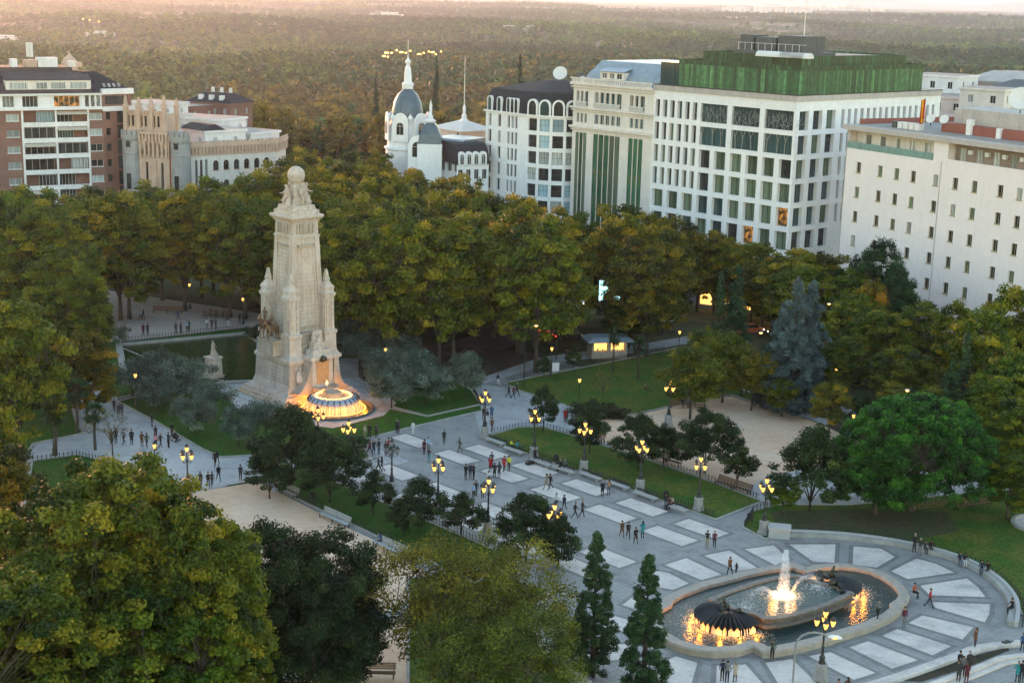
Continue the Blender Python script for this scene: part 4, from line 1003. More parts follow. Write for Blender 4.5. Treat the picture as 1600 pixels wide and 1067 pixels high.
# ================================================================== STREET LAMPS
def lantern_mb(top=False):
    a, b_ = MB(), MB()
    b_.lathe([(.10, .08), (.24, .42), (.25, .55), (.23, .62)], 8)
    a.lathe([(.03, -.05), (.11, .0), (.12, .07), (.10, .08)], 8); a.lathe([(.27, .62), (.30, .66), (.20, .80), (.10, .92), (.05, 1.0), (.01, 1.1)], 8)
    for k in range(4):
        t_ = math.pi/4+k*math.pi/2; a.tube([(.105*math.cos(t_), .105*math.sin(t_), .07), (.25*math.cos(t_), .25*math.sin(t_), .45), (.25*math.cos(t_), .25*math.sin(t_), .63)], .012, 4)
    return a, b_
LA, LB = lantern_mb()
lam, lgm = LA.mesh('lantern'), LB.mesh('lantern_glass'); lam.materials.append(M['iron']); lgm.materials.append(M['lampglass'])
def multi_lamp():
    r = empty('street_lamp', (0, 0, 0))
    mb = MB(); mb.lathe([(.62, 0), (.62, .25), (.5, .35), (.45, 1.2), (.5, 1.3), (.36, 1.4)], 8); mb.build('plinth', M['lampstone'], r)
    mb = MB(); mb.lathe([(.30, 1.38), (.2, 1.7), (.24, 1.9), (.13, 2.1), (.10, 2.6), (.15, 2.7), (.085, 2.8), (.075, 4.2), (.13, 4.3), (.07, 4.4), (.06, 4.95), (.05, 5.05)], 10); mb.build('pole', M['iron'], r, True)
    for k in range(4):
        a = k*math.pi/2+.35; dx, dy = math.cos(a), math.sin(a)
        mb = MB(); mb.tube([(0, 0, 4.3), (dx*.2, dy*.2, 4.05), (dx*.42, dy*.42, 4.0), (dx*.56, dy*.56, 4.12), (dx*.6, dy*.6, 4.3)], .028, 5); mb.build('arm', M['iron'], r)
    for k in range(5):
        a = k*math.pi/2+.35; l = (math.cos(a)*.6, math.sin(a)*.6, 4.33) if k < 4 else (0, 0, 5.05)
        q = link('lantern', lam, (), r, l); q.scale = (.82, .82, .9)
        g_ = link('lantern_glass', lgm, (), q)
    return r
def single_lamp():
    r = empty('street_lamp', (0, 0, 0))
    mb = MB(); mb.lathe([(.25, 0), (.25, .15), (.17, .25), (.14, .7), (.09, .85), (.06, 1.1), (.05, 3.35), (.08, 3.4), (.05, 3.5)], 10); mb.build('pole', M['iron'], r, True)
    q = link('lantern', lam, (), r, (0, 0, 3.5)); q.scale = (.82, .82, .9); link('lantern_glass', lgm, (), q)
    return r
LML = [(757, 684, 'lamp at the corner of the lawn where the cross path meets the plaza'), (834, 716, 'second five lantern lamp along the near lawn, beside the black standing figure'), (912, 738, 'third five lantern lamp along the near lawn, above the middle kerb bench'),
 (1000, 768, 'fourth five lantern lamp along the near lawn, between two kerb benches'), (1091, 797, 'fifth five lantern lamp along the near lawn, nearest its right corner'), (1193, 834, 'five lantern lamp beside the stone block at the start of the ring wall'),
 (1044, 665, 'five lantern lamp on the far side of the sand court under the autumn trees'), (545, 737, 'five lantern lamp in front of the golden cascade, beside the dark magnolia'), (497, 715, 'five lantern lamp half hidden by magnolia leaves left of the golden cascade'),
 (612, 772, 'unlit five lantern lamp with grey glass at the left plaza edge'), (684, 800, 'five lantern lamp behind the small magnolias at the lower plaza edge'), (762, 836, 'five lantern lamp rising behind the olive brown tree top'),
 (864, 880, 'five lantern lamp glimmering through the dark magnolia above the tall cypress'), (294, 782, 'five lantern lamp beside the crowd where the left path meets the sand court'), (1282, 1062, 'near five lantern lamp at the bottom edge beside the oval fountain')]
ml = multi_lamp(); first = True
for px, py, lab in LML:
    o = ml if first else copy_tree(ml); first = False
    o.location = at(px, py, .02); o.rotation_euler = (0, 0, rnd.uniform(0, 1.5)); tag(o, lab, 'street lamp', 'cast iron five lantern lamps')
    if 'unlit' in lab:
        for c in o.children:
            for g_ in c.children: g_.data = lgm.copy(); g_.data.materials.clear(); g_.data.materials.append(M['lampdark'])
SLL = [(213, 634, 'single lantern on a black post at the edge of the olive lawn'), (243, 752, 'single lantern lamp at the tip of the small lawn below the left path'), (84, 711, 'single lantern lamp under the palms at the far left'),
 (904, 641, 'single lantern lamp at the corner of the back lawn near the red coat'), (861, 588, 'single lantern lamp on the kiosk path, left of the kiosk'), (1158, 618, 'single lantern lamp behind the sand court, right of the autumn trees'),
 (1304, 622, 'single lantern lamp behind the small golden tree, below the blue cedar'), (1385, 646, 'single lantern lamp behind the round dark bush'), (1330, 700, 'single lantern glowing behind the top left of the stone pine'), (1535, 690, 'single lantern glowing behind the top right of the stone pine'),
 (1060, 560, 'single lantern lamp at the end of the kiosk path near the parked cars'), (321, 1012, 'upper of two single lanterns beside the bottom left plane tree'), (327, 1085, 'lower of two single lanterns beside the bottom left plane tree'), (380, 506, 'single lantern on the terrace under the planes, just left of the shaft'),
 (297, 482, 'single lantern among the trunks behind the terrace, furthest left of them'), (602, 590, 'single lantern shining out of the olive trees right of the monument'), (1412, 790, 'single lantern hidden under the stone pine')]
sl = single_lamp(); first = True
for px, py, lab in SLL[:-1]:
    o = sl if first else copy_tree(sl); first = False
    o.location = at(px, py, .02); tag(o, lab, 'street lamp', 'single lantern lamps')
# far sodium street lights among the trees: mast, arm, glowing head
def mast(h):
    r = empty('street_light', (0, 0, 0)); mb = MB(); mb.tube([(0, 0, 0), (0, 0, h*.8), (.2, 0, h*.95), (.7, 0, h), (1.3, 0, h)], [.1, .07, .06, .05, .04], 6); mb.build('mast', M['iron'], r)
    mb = MB(); mb.lathe([(.05, .12), (.25, .08), (.3, 0)], 8, (1.4, 0, h)); hd = mb.build('lamp_head', M['kerb'], r)
    mb = MB(); mb.sphere((1.4, 0, h-.05), .22, 8, 5, 0, .6); mb.build('lamp_glass', M['farlamp'], hd); return r
ms = mast(8.5); first = True
for px, py, lab in [(821, 509, 'orange street light left of the street cars under the plane trees'), (872, 471, 'orange street light above the cars on the street'), (978, 419, 'orange street light among the trees above the lit screen'), (1172, 436, 'orange street light between the dark conifers and the green plane tree'), (1172, 520, 'orange street light low behind the brown park trees'),
                    (1280, 475, 'orange street light just right of the blue cedar'), (1543, 508, 'orange street light against the pale pink building'), (1398, 610, 'orange street light beside the lamp behind the dark bush')]:
    o = ms if first else copy_tree(ms); first = False
    p = at(px, py, 8.4); p.z = 0; o.location = p; tag(o, lab, 'street light', 'orange street lights along the road')
# tall modern curved lamps
for (bx, by, tx, ty, lab) in ((1243, 1150, 1302, 1000, 'tall grey curved street lamp in front of the oval fountain'), (262, 1190, 193, 1063, 'white head of a curved street lamp cut by the bottom edge at the left')):
    p = at(bx, by); hgt = 8.; p = at(1243 if bx > 1000 else 238, 1008 if bx > 1000 else 1080, 7.4); p.z = 0; q = at(tx, ty, hgt); d = Vector((q.x-p.x, q.y-p.y, 0))
    hh = hgt; r = empty('curved_lamp', p, 0, lab, 'street lamp')
    # keep the post vertical: rise to hh then arch over
    L_ = min(d.length, 2.6); d = d.normalized() if d.length > 0 else Vector((1, 0, 0)); d = Vector((1, 0, 0)) if bx > 1000 else Vector((-1, 0, 0))
    mb = MB(); mb.tube([(0, 0, 0), (0, 0, 3.5), (0, 0, hh-.6)]+[tuple(d*(1.25-1.25*math.cos(t_))+Vector((0, 0, hh-.6+1.0*math.sin(t_)))) for t_ in (.4, .8, 1.2, 1.57, 2.0, 2.4)], .07, 8); mb.build('post', M['plantbox'] if False else M['lampstone'], r, True)
    e = d*(1.25-1.25*math.cos(2.4))+Vector((0, 0, hh-.6+1.0*math.sin(2.4)))
    mb = MB(); mb.rings([[(e.x+d.x*s0+x*.16*w_, e.y+y*.13*w_, e.z+.03-.12*s0+dz) for x, y in ((0, -1), (0, 1))]+[(e.x+d.x*s0, e.y+.0, e.z+.15*w_-.12*s0)] for s0, w_, dz in ((-.1, .5, 0), (.3, 1.6, 0), (.8, 1.4, 0), (1.0, .3, 0))]); hd = mb.build('lamp_head', M['white'], r)
    if bx > 1000:
        mb = MB(); mb.sphere((e.x+d.x*.45, 0, e.z-.03), .24, 10, 6, 0, .45); mb.build('lamp_glass', M['lampglass'], hd)

# ================================================================== BENCHES, FENCES, BINS
def slat_bench(L, mat, legmat, backless=False):
    r = empty('bench', (0, 0, 0))
    mb = MB()
    for k in range(4): mb.box(-L/2, L/2, -.28+k*.15, -.16+k*.15, .42, .46)
    mb.build('seat', mat, r)
    if not backless:
        mb = MB()
        for k in range(4): mb.box(-L/2, L/2, .34+k*.035, .38+k*.035, .55+k*.13, .65+k*.13)
        mb.build('backrest', mat, r)
    for x in ([-L/2+.15, 0, L/2-.15] if L > 2.5 else [-L/2+.15, L/2-.15]):
        mb = MB(); mb.box(x-.04, x+.04, -.26, -.18, 0, .42); mb.box(x-.04, x+.04, .22, .30, 0, .42); mb.box(x-.04, x+.04, -.26, .30, .37, .415)
        if not backless: mb.tube([(x, .28, .4), (x, .36, .6), (x, .46, 1.05)], .03, 4)
        mb.build('leg', legmat, r)
    return r
bg = slat_bench(4.4, M['slat'], M['iron']); first = True
ang_low = PA
for px, py, lab in [(443, 771, 'long grey slatted bench on the lower sand court, the one nearest the path'), (522, 816, 'empty long grey slatted bench in the middle of the lawn fence'), (608, 862, 'long grey slatted bench beside the olive brown tree')]:
    o = bg if first else copy_tree(bg); first = False
    o.location = at(px, py, .03); o.rotation_euler = (0, 0, PA+R(180) if False else PA); tag(o, lab, 'bench', 'grey benches facing the lower sand court')
# these benches look away from the lawn, to the lower left: turn them round
for o in [b_ for b_ in C.objects if b_.get('group') == 'grey benches facing the lower sand court']: o.rotation_euler.z = PA
bb = slat_bench(4.6, M['wood'], M['iron']); first = True
for px, py, rz, lab in [(920, 684, -45, 'brown slatted bench on the sand court behind the second magnolia'), (1038, 722, -45, 'brown slatted bench on the sand court between the two larger magnolias'), (1145, 765, -47, 'brown slatted bench at the near right corner of the sand court'),
                        (1520, 793, 25, 'brown slatted bench on the strip of path behind the stone pine'), (1200, 640, -45, 'grey brown bench on the far edge of the sand court with a seated couple'), (1075, 637, 5, 'dark bench in the shade under the autumn trees behind the sand court'), (340, 496, 8, 'dark bench under the plane trunks on the terrace'), (262, 489, 5, 'second dark bench under the planes, left part of the terrace'), (570, 1058, 0, 'bench at the bottom of the lower sand court under the dark oaks')]:
    o = bb if first else copy_tree(bb); first = False
    o.location = at(px, py, .03); o.rotation_euler = (0, 0, R(rz)); tag(o, lab, 'bench')
gb = empty('kerb_bench', (0, 0, 0)); mb = MB(); mb.box(-1.5, 1.5, -.28, .28, .32, .46); mb.build('seat', M['granite_bench'], gb)
for x in (-1.1, 1.1): mb = MB(); mb.box(x-.15, x+.15, -.22, .22, 0, .32); mb.build('leg', M['lampstone'], gb)
mb = MB(); mb.box(-1.5, 1.5, .22, .27, .62, .80)
for x in (-1.3, 0, 1.3): mb.box(x-.03, x+.03, .22, .27, .46, .62)
mb.build('back_rail', M['iron'], gb)
first = True
for px, py, lab in [(774, 694, 'stone kerb bench right of the corner lamp, at the far end of the row'), (803, 708, 'stone kerb bench with two people in teal and yellow'), (845, 727, 'stone kerb bench just right of the second lamp'), (880, 738, 'stone kerb bench with two dark dressed people'), (922, 748, 'empty stone kerb bench right of the third lamp'), (965, 762, 'empty stone kerb bench between the camel jacket and the fourth lamp'), (1009, 779, 'empty stone kerb bench right of the fourth lamp'), (1053, 797, 'stone kerb bench with a seated couple near the lawn corner')]:
    o = gb if first else copy_tree(gb); first = False
    o.location = at(px, py, .02); o.rotation_euler = (0, 0, PA); tag(o, lab, 'bench', 'stone benches along the lawn kerb')
def fence(pts, lab, h=.62, step=.45, mat=None):
    o0 = pts[0]; r = empty('low_fence', o0, 0, lab, 'fence', 'low iron lawn fences'); mb, rl = MB(), MB(); pts = [p-o0 for p in pts]
    for i in range(len(pts)-1):
        a, b_ = pts[i], pts[i+1]; L = (b_-a).length; n = max(1, int(L/step)); d = (b_-a)/n
        for k in range(n):
            p = a+d*k; mb.box(p.x-.03, p.x+.03, p.y-.03, p.y+.03, 0, h); mb.box(p.x-.045, p.x+.045, p.y-.045, p.y+.045, h, h+.08)
        for z in (.18, h-.14):
            rl.tube([(a.x, a.y, z), (b_.x, b_.y, z)], .018, 4)
    mb.build('bars', mat or M['iron'], r); rl.build('rails', mat or M['iron'], r)
fence([at(*p) for p in [(768, 679), (810, 668), (845, 667), (890, 679), (935, 694), (1008, 717), (1112, 753), (1187, 781)]], 'low iron fence along the back of the near lawn, edging the sand court')
fence([P(-121.4, 109.75), P(-87.3, 109.75)], 'low iron fence behind the stone kerb benches')
fence([at(*p) for p in [(791, 597), (860, 580), (987, 559), (1040, 546)]], 'low iron fence between the back lawn and the kiosk path')
fence([P(-125.5, 80.6), P(-92, 80.6)], 'low iron fence behind the grey benches of the lower sand court')
fence([P(-125.5, 87.2), P(-120, 87.0), P(-92, 86.8)], 'low iron fence between the magnolia lawn and the plaza')
fence([at(*p) for p in [(700, 560+16), (740, 612), (752, 636)]], 'short low fence on the right edge of the olive lawn')
fence([at(*p) for p in [(192, 534), (385, 513), (430, 520)]], 'low fence between the pond lawn and the grey terrace')
fence([at(*p) for p in [(186, 626), (213, 618), (240, 613), (270, 611)]], 'low fence across the olive lawn beside the single lamp')
fence([at(*p) for p in [(52, 722), (120, 713), (200, 731), (222, 737), (258, 760)]], 'low fence along the small lawn below the left path')
fence([at(*p) for p in [(1163, 823), (1177, 800), (1215, 790)]], 'short low fence around the shrub at the start of the ring wall')
fence([at(*p) for p in [(1425, 798), (1480, 790), (1540, 782)]], 'low fence behind the stone pine trunk', mat=M['wood'])
fence([at(*p) for p in [(420, 1085), (470, 1052), (560, 1045)]], 'low fence at the bottom edge under the dark oaks')
fence([p for p in offset(ring, .95, False)], 'low iron fence following the ring wall on the right lawn')
def bin_(px, py, lab):
    r = empty('litter_bin', at(px, py, .02), 0, lab, 'litter bin'); mb = MB(); mb.lathe([(.2, .35), (.26, .4), (.28, 1.0), (.24, 1.0), (.22, .5)], 10); mb.build('basket', M['iron'], r); mb = MB(); mb.tube([(.3, 0, 0), (.3, 0, 1.1)], .03, 5); mb.build('post', M['iron'], r)
bin_(868, 724, 'dark litter bin on the lawn kerb beside the middle kerb bench'); bin_(487, 786, 'dark litter bin on the magnolia lawn beside the grey bench'); bin_(1040, 782, 'black litter bin behind the standing figure at the last kerb bench'); bin_(1171, 817, 'dark litter bin at the left tip of the right lawn')
mb = MB(); mb.box(-.35, .35, -.2, .2, 0, .35); mb.box(.4, .8, -.2, .2, 0, .25); mb.tube([(-.3, 0, .35), (0, 0, .5), (.3, 0, .35)], .03, 5)
tag(mb.build('luggage', M['iron'], None, False, at(1572, 1008, .02), .4), 'black bags left on the paving by the stone steps', 'bags')
mb = MB(); mb.box(-.5, .5, -.25, .25, 0, .3); mb.box(-.2, .3, -.2, .2, .3, .42)
tag(mb.build('instrument_case', M['iron'], None, False, at(828, 725, .02), .7), 'black case lying open on the paving by the lamp plinth', 'case')
# pushchair
r = empty('pushchair', at(274.5, 689, .02), 1., 'dark pushchair parked at the lawn kerb by the left path', 'pushchair'); mb = MB(); mb.rings([[(x, -.25, z), (x, .25, z), (x, .3, z+.35)] for x, z in ((-.3, .45), (.0, .35), (.35, .5))]); mb.build('seat', M['iron'], r)
for x in (-.3, .35):
    for y in (-.25, .25): mb = MB(); mb.rings([[(x+.12*math.cos(t_), y+dy, .12+.12*math.sin(t_)) for t_ in [i*.785 for i in range(8)]] for dy in (-.02, .02)]); mb.build('wheel', M['iron'], r)
mb = MB(); mb.tube([(-.3, .25, .1), (.1, .28, .6), (.6, .28, 1.0), (.6, -.28, 1.0), (.1, -.28, .6), (-.3, -.25, .1)], .02, 5); mb.build('frame', M['iron'], r)
# ================================================================== KIOSK, SCREEN, CARS
k = empty('kiosk', at(952, 560), R(12), 'small lit kiosk with pale awning roof on the back path', 'kiosk')
mb = MB(); mb.box(-2.6, 2.6, 0, 2.6, 0, .9); mb.box(-2.6, -2.3, 0, 2.6, .9, 2.6); mb.box(2.3, 2.6, 0, 2.6, .9, 2.6); mb.box(-.2, .2, 0, .2, .9, 2.6); mb.box(-2.6, 2.6, 2.4, 2.6, .9, 2.6); mb.build('counter', M['stone_d'], k)
mb = MB(); mb.box(-2.3, -.2, .9, .95, .95, 2.4); mb.box(.2, 2.3, .9, .95, .95, 2.4); mb.build('lit_interior', M['warmlit'], k)
mb = MB()
for i in range(12): mb.box(-2.1+i*.36, -1.9+i*.36, .3, .5, .9, 1.1+.3*rnd.random())
mb.build('goods', M['awning'], k)
mb = MB(); mb.rings([[(-3.4, -1.0, 2.5), (3.4, -1.0, 2.5), (3.4, 3.2, 2.5), (-3.4, 3.2, 2.5)], [(-3.4, -1.0, 2.62), (3.4, -1.0, 2.62), (3.4, 3.2, 2.62), (-3.4, 3.2, 2.62)], [(-2.6, -.2, 3.1), (2.6, -.2, 3.1), (2.6, 2.5, 3.1), (-2.6, 2.5, 3.1)]]); mb.build('roof', M['zinc'], k)
mb = MB(); mb.box(-.5, .5, -.04, .04, .2, 1.4); mb.box(-.55, .55, -.3, .3, 0, .05); tag(mb.build('sign_board', M['white'], None, False, at(868, 582), .3), 'small white board standing on the path near the kiosk lamp', 'sign')
p = at(949, 540); s1 = empty('advertising_screen', (p.x, p.y, 0), R(5), 'bright pale blue lit screen on a post behind the kiosk trees', 'screen')
zc = 8.3
mb = MB(); mb.box(-1.65, 1.65, 0, .35, zc-1.6, zc+1.6); mb.build('housing', M['iron'], s1)
mb = MB(); mb.box(-1.55, 1.55, -.03, -.005, zc-1.5, zc+1.5); mb.build('lit_face', M['screen'], s1)
mb = MB(); mb.box(-.25, .25, .05, .3, 0, zc-1.6); mb.build('post', M['iron'], s1)
def car(px, py, rz, paint, lab, van=False):
    r = empty('parked_car' if not van else 'bus', at(px, py, .02), R(rz), lab, 'car' if not van else 'bus')
    L, W_, Hh = (2.1, .88, 1.42) if not van else (5.5, 1.25, 3.0)
    mb = MB()
    if not van: mb.rings([[(x, -W_*w_, z0), (x, W_*w_, z0), (x, W_*w_, z1), (x, -W_*w_, z1)] for x, w_, z0, z1 in ((-L, .85, .35, .75), (-L*.9, 1, .25, .9), (-L*.35, 1, .22, .95), (L*.45, 1, .22, .95), (L*.9, 1, .25, .92), (L, .9, .35, .8))])
    else: mb.rings([[(x, -W_*w_, .4), (x, W_*w_, .4), (x, W_*w_, 1.4), (x, -W_*w_, 1.4)] for x, w_ in ((-L, .95), (-L*.97, 1), (L*.97, 1), (L, .95))])
    mb.build('body', paint, r)
    mb = MB()
    if not van: mb.rings([[(-L*.75, -.8, .9), (L*.55, -.8, .9), (L*.55, .8, .9), (-L*.75, .8, .9)], [(-L*.45, -.66, 1.38), (L*.22, -.66, 1.38), (L*.22, .66, 1.38), (-L*.45, .66, 1.38)]]); mb.build('window', M['g_dark'], r)
    else: mb.box(-L*.98, L*.98, -W_*.99, W_*.99, 1.4, 2.6); mb.build('window', M['g_dark'], r)
    mb = MB()
    if not van: mb.box(-L*.43, L*.2, -.64, .64, 1.38, 1.42)
    else: mb.box(-L, L, -W_, W_, 2.6, 3.0)
    mb.build('roof', paint, r)
    for x in (-L*.65, L*.65):
        for y in (-W_, W_):
            mb = MB(); mb.rings([[(x+.32*math.cos(t_), y+dy, .32+.32*math.sin(t_)) for t_ in [i*.5236 for i in range(12)]] for dy in (-.1, .04)]); mb.build('wheel', M['iron'], r)
    for y in (-W_*.7, W_*.7):
        mb = MB(); mb.box(L-.02, L+.03, y-.15, y+.15, .62, .78); mb.build('headlight', M['whitelamp'], r)
        mb = MB(); mb.box(-L-.03, -L+.02, y-.15, y+.15, .65, .8); mb.build('tail_light', M['redlamp'], r)
cw = pm('white_car_paint', (.6, .6, .62), .05, 2, .25); cg = pm('dark_car_paint', (.03, .035, .04), .05, 2, .25); cs = pm('silver_car_paint', (.3, .31, .32), .05, 2, .25); co = pm('orange_paint_and_reflection', (.4, .1, .04), .1, 2, .35)  # on the bus the orange is a reflection put into the body colour
car(884, 508, -160, cs, 'silver car with lit lamps on the street under the planes'); car(886, 530, 20, cg, 'dark car with red tail lamps beside the kiosk'); car(1048, 502, -150, cw, 'white car parked on the street right of the round pine'); car(1022, 488, -150, cg, 'dark car on the street behind the white car'); car(868, 513, 70, co, 'bus coloured after an orange reflection on the street behind the planes', True)
car(925, 478, -150, cw, 'white car further up the street behind the screen'); car(1170, 520, -160, co, 'red orange car on the street left of the blue cedar'); car(1215, 522, -160, cg, 'dark car on the street behind the blue cedar')
# lit terrace of a cafe seen through the trees
p = at(1190, 520); k = empty('cafe_front', (p.x, p.y+14, 0), R(-30), 'warm lit cafe windows glimpsed left of the blue cedar', 'cafe')
mb = MB(); mb.box(-9, 9, 0, 1.2, 0, .6); mb.box(-9, 9, 0, 1.2, 3.2, 4.2)
for i in range(8): mb.box(-9+i*2.5, -8.7+i*2.5, 0, 1.2, .6, 3.2)
mb.build('shop_wall', M['palecon'], k)
for i in range(7): mb = MB(); mb.box(-8.7+i*2.5, -6.5+i*2.5, .3, .35, .6, 3.2); mb.build('window', M['warmlit'], k)
# ================================================================== BUILDINGS
def pz(px, py, Y):                              # point on the sight line at distance Y
    a = at(px, py, 0.); t = Y/a.y; return Vector((a.x*t, Y, CAMH+(0-CAMH)*t))
WC = {}
def wmesh(w, h, nx=2, ny=1, fr_='framed', gl='g_dark', arch=False, ft=.09, lit=False):
    key = (round(w, 2), round(h, 2), nx, ny, fr_, gl, arch)
    if key in WC: return WC[key]
    mb = MB(); t = ft
    if arch:
        n = 10; r = w/2; hh = h-r
        pts = [(-r, 0)]+[(-r*math.cos(math.pi*i/n), hh+r*math.sin(math.pi*i/n)) for i in range(n+1)]+[(r, 0)]
        mb.face([(x, .03, z) for x, z in pts], 1)
        for i in range(len(pts)-1):
            a, b_ = pts[i], pts[i+1]; ia = (a[0]*(1-2*t/w*1.2), a[1]-(t if a[1] > hh else 0)); ib = (b_[0]*(1-2*t/w*1.2), b_[1]-(t if b_[1] > hh else 0))
            mb.face([(a[0], 0, a[1]), (b_[0], 0, b_[1]), (ib[0], 0, ib[1]), (ia[0], 0, ia[1])][::-1], 0)
        mb.box(-t/3, t/3, -.01, .02, 0, h, 0)
        for j in range(1, ny+1): mb.box(-r, r, -.01, .02, hh*j/ny-t/3, hh*j/ny+t/3, 0)
    else:
        mb.face([(-w/2, .03, 0), (w/2, .03, 0), (w/2, .03, h), (-w/2, .03, h)], 1)
        for i in range(nx+1):
            x = -w/2+w*i/nx; k = t if i in (0, nx) else t*.6; mb.box(max(-w/2, x-k/(1 if i in (0,) else 2)), min(w/2, x+k/2 if i < nx else x), -.02, .025, 0, h, 0)
        for j in range(ny+1):
            z = h*j/ny; k = t if j in (0, ny) else t*.6; mb.box(-w/2, w/2, -.022, .022, max(0, z-k/2), min(h, z+k/2), 0)
    me = mb.mesh('window'); me.materials.append(M[fr_]); me.materials.append(M[gl]); WC[key] = me; return me
def facade(root, p0, ang, L, z0, z1, ops, depth=.25, wall='white', name='wall', back=True, reveal=None):
    """wall with real openings. ops: dict u0,u1,z0,z1,win=(nx,ny,frame,glass) or None, arch"""
    ca, sa = math.cos(ang), math.sin(ang)
    def Q(u, d, z): return (p0[0]+u*ca-d*sa, p0[1]+u*sa+d*ca, z)
    us = sorted({0, L}|{round(q[k], 3) for q in ops for k in ('u0', 'u1')}); zs = sorted({z0, z1}|{round(q[k], 3) for q in ops for k in ('z0', 'z1')})
    mb = MB()
    R_ = [(round(q['u0'], 3), round(q['u1'], 3), round(q['z0'], 3), round(q['z1'], 3)) for q in ops]
    for j in range(len(zs)-1):
        zc = (zs[j]+zs[j+1])/2; i = 0; run = None
        for i in range(len(us)-1):
            uc = (us[i]+us[i+1])/2
            hit = any(a < uc < b_ and c < zc < d for a, b_, c, d in R_)
            if not hit:
                if run is None: run = us[i]
            if hit or i == len(us)-2:
                e = us[i] if hit else us[i+1]
                if run is not None: mb.face([Q(run, 0, zs[j]), Q(e, 0, zs[j]), Q(e, 0, zs[j+1]), Q(run, 0, zs[j+1])]); run = None
    for q, (a, b_, c, d) in zip(ops, R_):
        dp = q.get('depth', depth)
        mb.face([Q(a, 0, c), Q(a, dp, c), Q(a, dp, d), Q(a, 0, d)][::-1]); mb.face([Q(b_, 0, c), Q(b_, dp, c), Q(b_, dp, d), Q(b_, 0, d)])
        mb.face([Q(a, 0, c), Q(b_, 0, c), Q(b_, dp, c), Q(a, dp, c)]); mb.face([Q(a, 0, d), Q(b_, 0, d), Q(b_, dp, d), Q(a, dp, d)][::-1])
        if q.get('arch'):                       # fill the corners above the arch
            r = (b_-a)/2; m_ = (a+b_)/2
            for s in (-1, 1):
                pts = [Q(m_+s*r, .01, d), Q(m_+s*r, .01, d-r)]+[Q(m_+s*r*math.cos(t_), .01, d-r+r*math.sin(t_)) for t_ in [math.pi/2*i/6 for i in range(1, 7)]]
                mb.face(pts if s < 0 else pts[::-1])
        if q.get('back'):
            mb.face([Q(a, dp, c), Q(b_, dp, c), Q(b_, dp, d), Q(a, dp, d)])
    o = mb.build(name, M[wall], root)
    for q, (a, b_, c, d) in zip(ops, R_):
        w = q.get('win')
        if w:
            me = wmesh(b_-a, d-c, *w, arch=bool(q.get('arch')))
            x, y, z = Q((a+b_)/2, q.get('depth', depth)-.04, c); k = link('window', me, (), root, (x, y, z), ang)
            if q.get('sill'):
                sb = MB(); sb.box(-(b_-a)/2-.1, (b_-a)/2+.1, -q.get('depth', depth)-.06, -.03, -.1, 0.02); link('sill', sb.mesh('sill'), [M[q['sill']]], k)
    return o
def blk(root, x0, x1, y0, y1, z0, z1, mat, name): return MB().box(x0, x1, y0, y1, z0, z1).build(name, M[mat] if isinstance(mat, str) else mat, root)
def grid_ops(L, z_rows, n, w, margin=None, win=(2, 1, 'framed', 'g_dark'), **k):
    mg = 0 if margin is None else margin; st = (L-2*mg)/n
    return [dict(u0=mg+st*(i+.5)-w/2, u1=mg+st*(i+.5)+w/2, z0=a, z1=b_, win=win(i, j) if callable(win) else win, **k) for j, (a, b_) in enumerate(z_rows) for i in range(n)]
rb = random.Random(5)
# ---- white office block with the green glass crown
L0 = Vector((24.9, 272.5, 0)); WO = 32.4
of = empty('office_building', L0, R(-48), 'white office block with deep square window grid and green glass crown', 'building')
tops = [32.3-4.08*k for k in range(8)]
def gsel(i, j): return (2, 1, 'framed', rb.choice(['g_teal', 'g_teal', 'g_dark', 'g_green'] if j < 2 else ['g_green', 'g_green', 'g_teal', 'g_dark']))
lit = {(5, 5), (3, 6), (1, 4)}
ops = []
bw = WO/9
for j, zt in enumerate(tops):
    if zt-3.2 < .4: continue
    for i in range(9):
        u = bw*i
        if j < 4 and i < 3:
            for k in range(2): ops.append(dict(u0=u+.25+k*bw/2+.15, u1=u+.25+k*bw/2+1.25, z0=zt-3.1, z1=zt, win=(1, 1, 'framed', rb.choice(['g_green', 'g_teal', 'g_dark'])), depth=.75))
        elif j < 2 and i >= 3:
            if (i-3) % 2 == 0: ops.append(dict(u0=u+.55, u1=u+2*bw-.55, z0=zt-3.25, z1=zt, win=(4, 1, 'framed', 'g_teal'), depth=.55))
        else:
            g_ = 'warmlit' if (i-3, j) in lit and False else None
            ops.append(dict(u0=u+.6, u1=u+bw-.45, z0=zt-3.2, z1=zt, win=gsel(i, j) if (i, j) not in ((8, 4), (6, 5)) else (2, 1, 'framed', 'g_amber'), depth=.8))
m, t, o = nt('amber_lit_glass'); nn = noise(t, 1.2, 3, map_scale=(1, 1, 1)); rr = ramp(t, nn.outputs[0], [(.45, (.02, .025, .015)), (.62, (.5, .2, .03))])
e = N(t, 'ShaderNodeEmission', Strength=.22); t.links.new(rr.outputs[0], e.inputs[0]); t.links.new(e.outputs[0], o.inputs[0]); M['g_amber'] = m
facade(of, (0, 0), 0, WO, 0, 34, ops, wall='office', name='front_wall')
DO = 43.
ops = []
for j, zt in enumerate(tops):
    if zt-3.2 < .4: continue
    for i in range(3): ops.append(dict(u0=.9+3.75*i, u1=3.4+3.75*i, z0=zt-3.2, z1=zt, win=(2, 1, 'framed', rb.choice(['g_teal', 'g_teal', 'g_dark', 'g_green'])), depth=.8))
    if j < 5:
        for i in range(16): ops.append(dict(u0=12.6+1.85*i, u1=13.5+1.85*i, z0=zt-3.2, z1=zt, win=(1, 1, 'framed', 'g_dark'), depth=.7))
facade(of, (WO, 0), R(90), DO, 0, 34, ops, wall='office', name='side_wall')
facade(of, (0, DO), R(-90), DO, 0, 34, [], wall='office', name='party_wall')
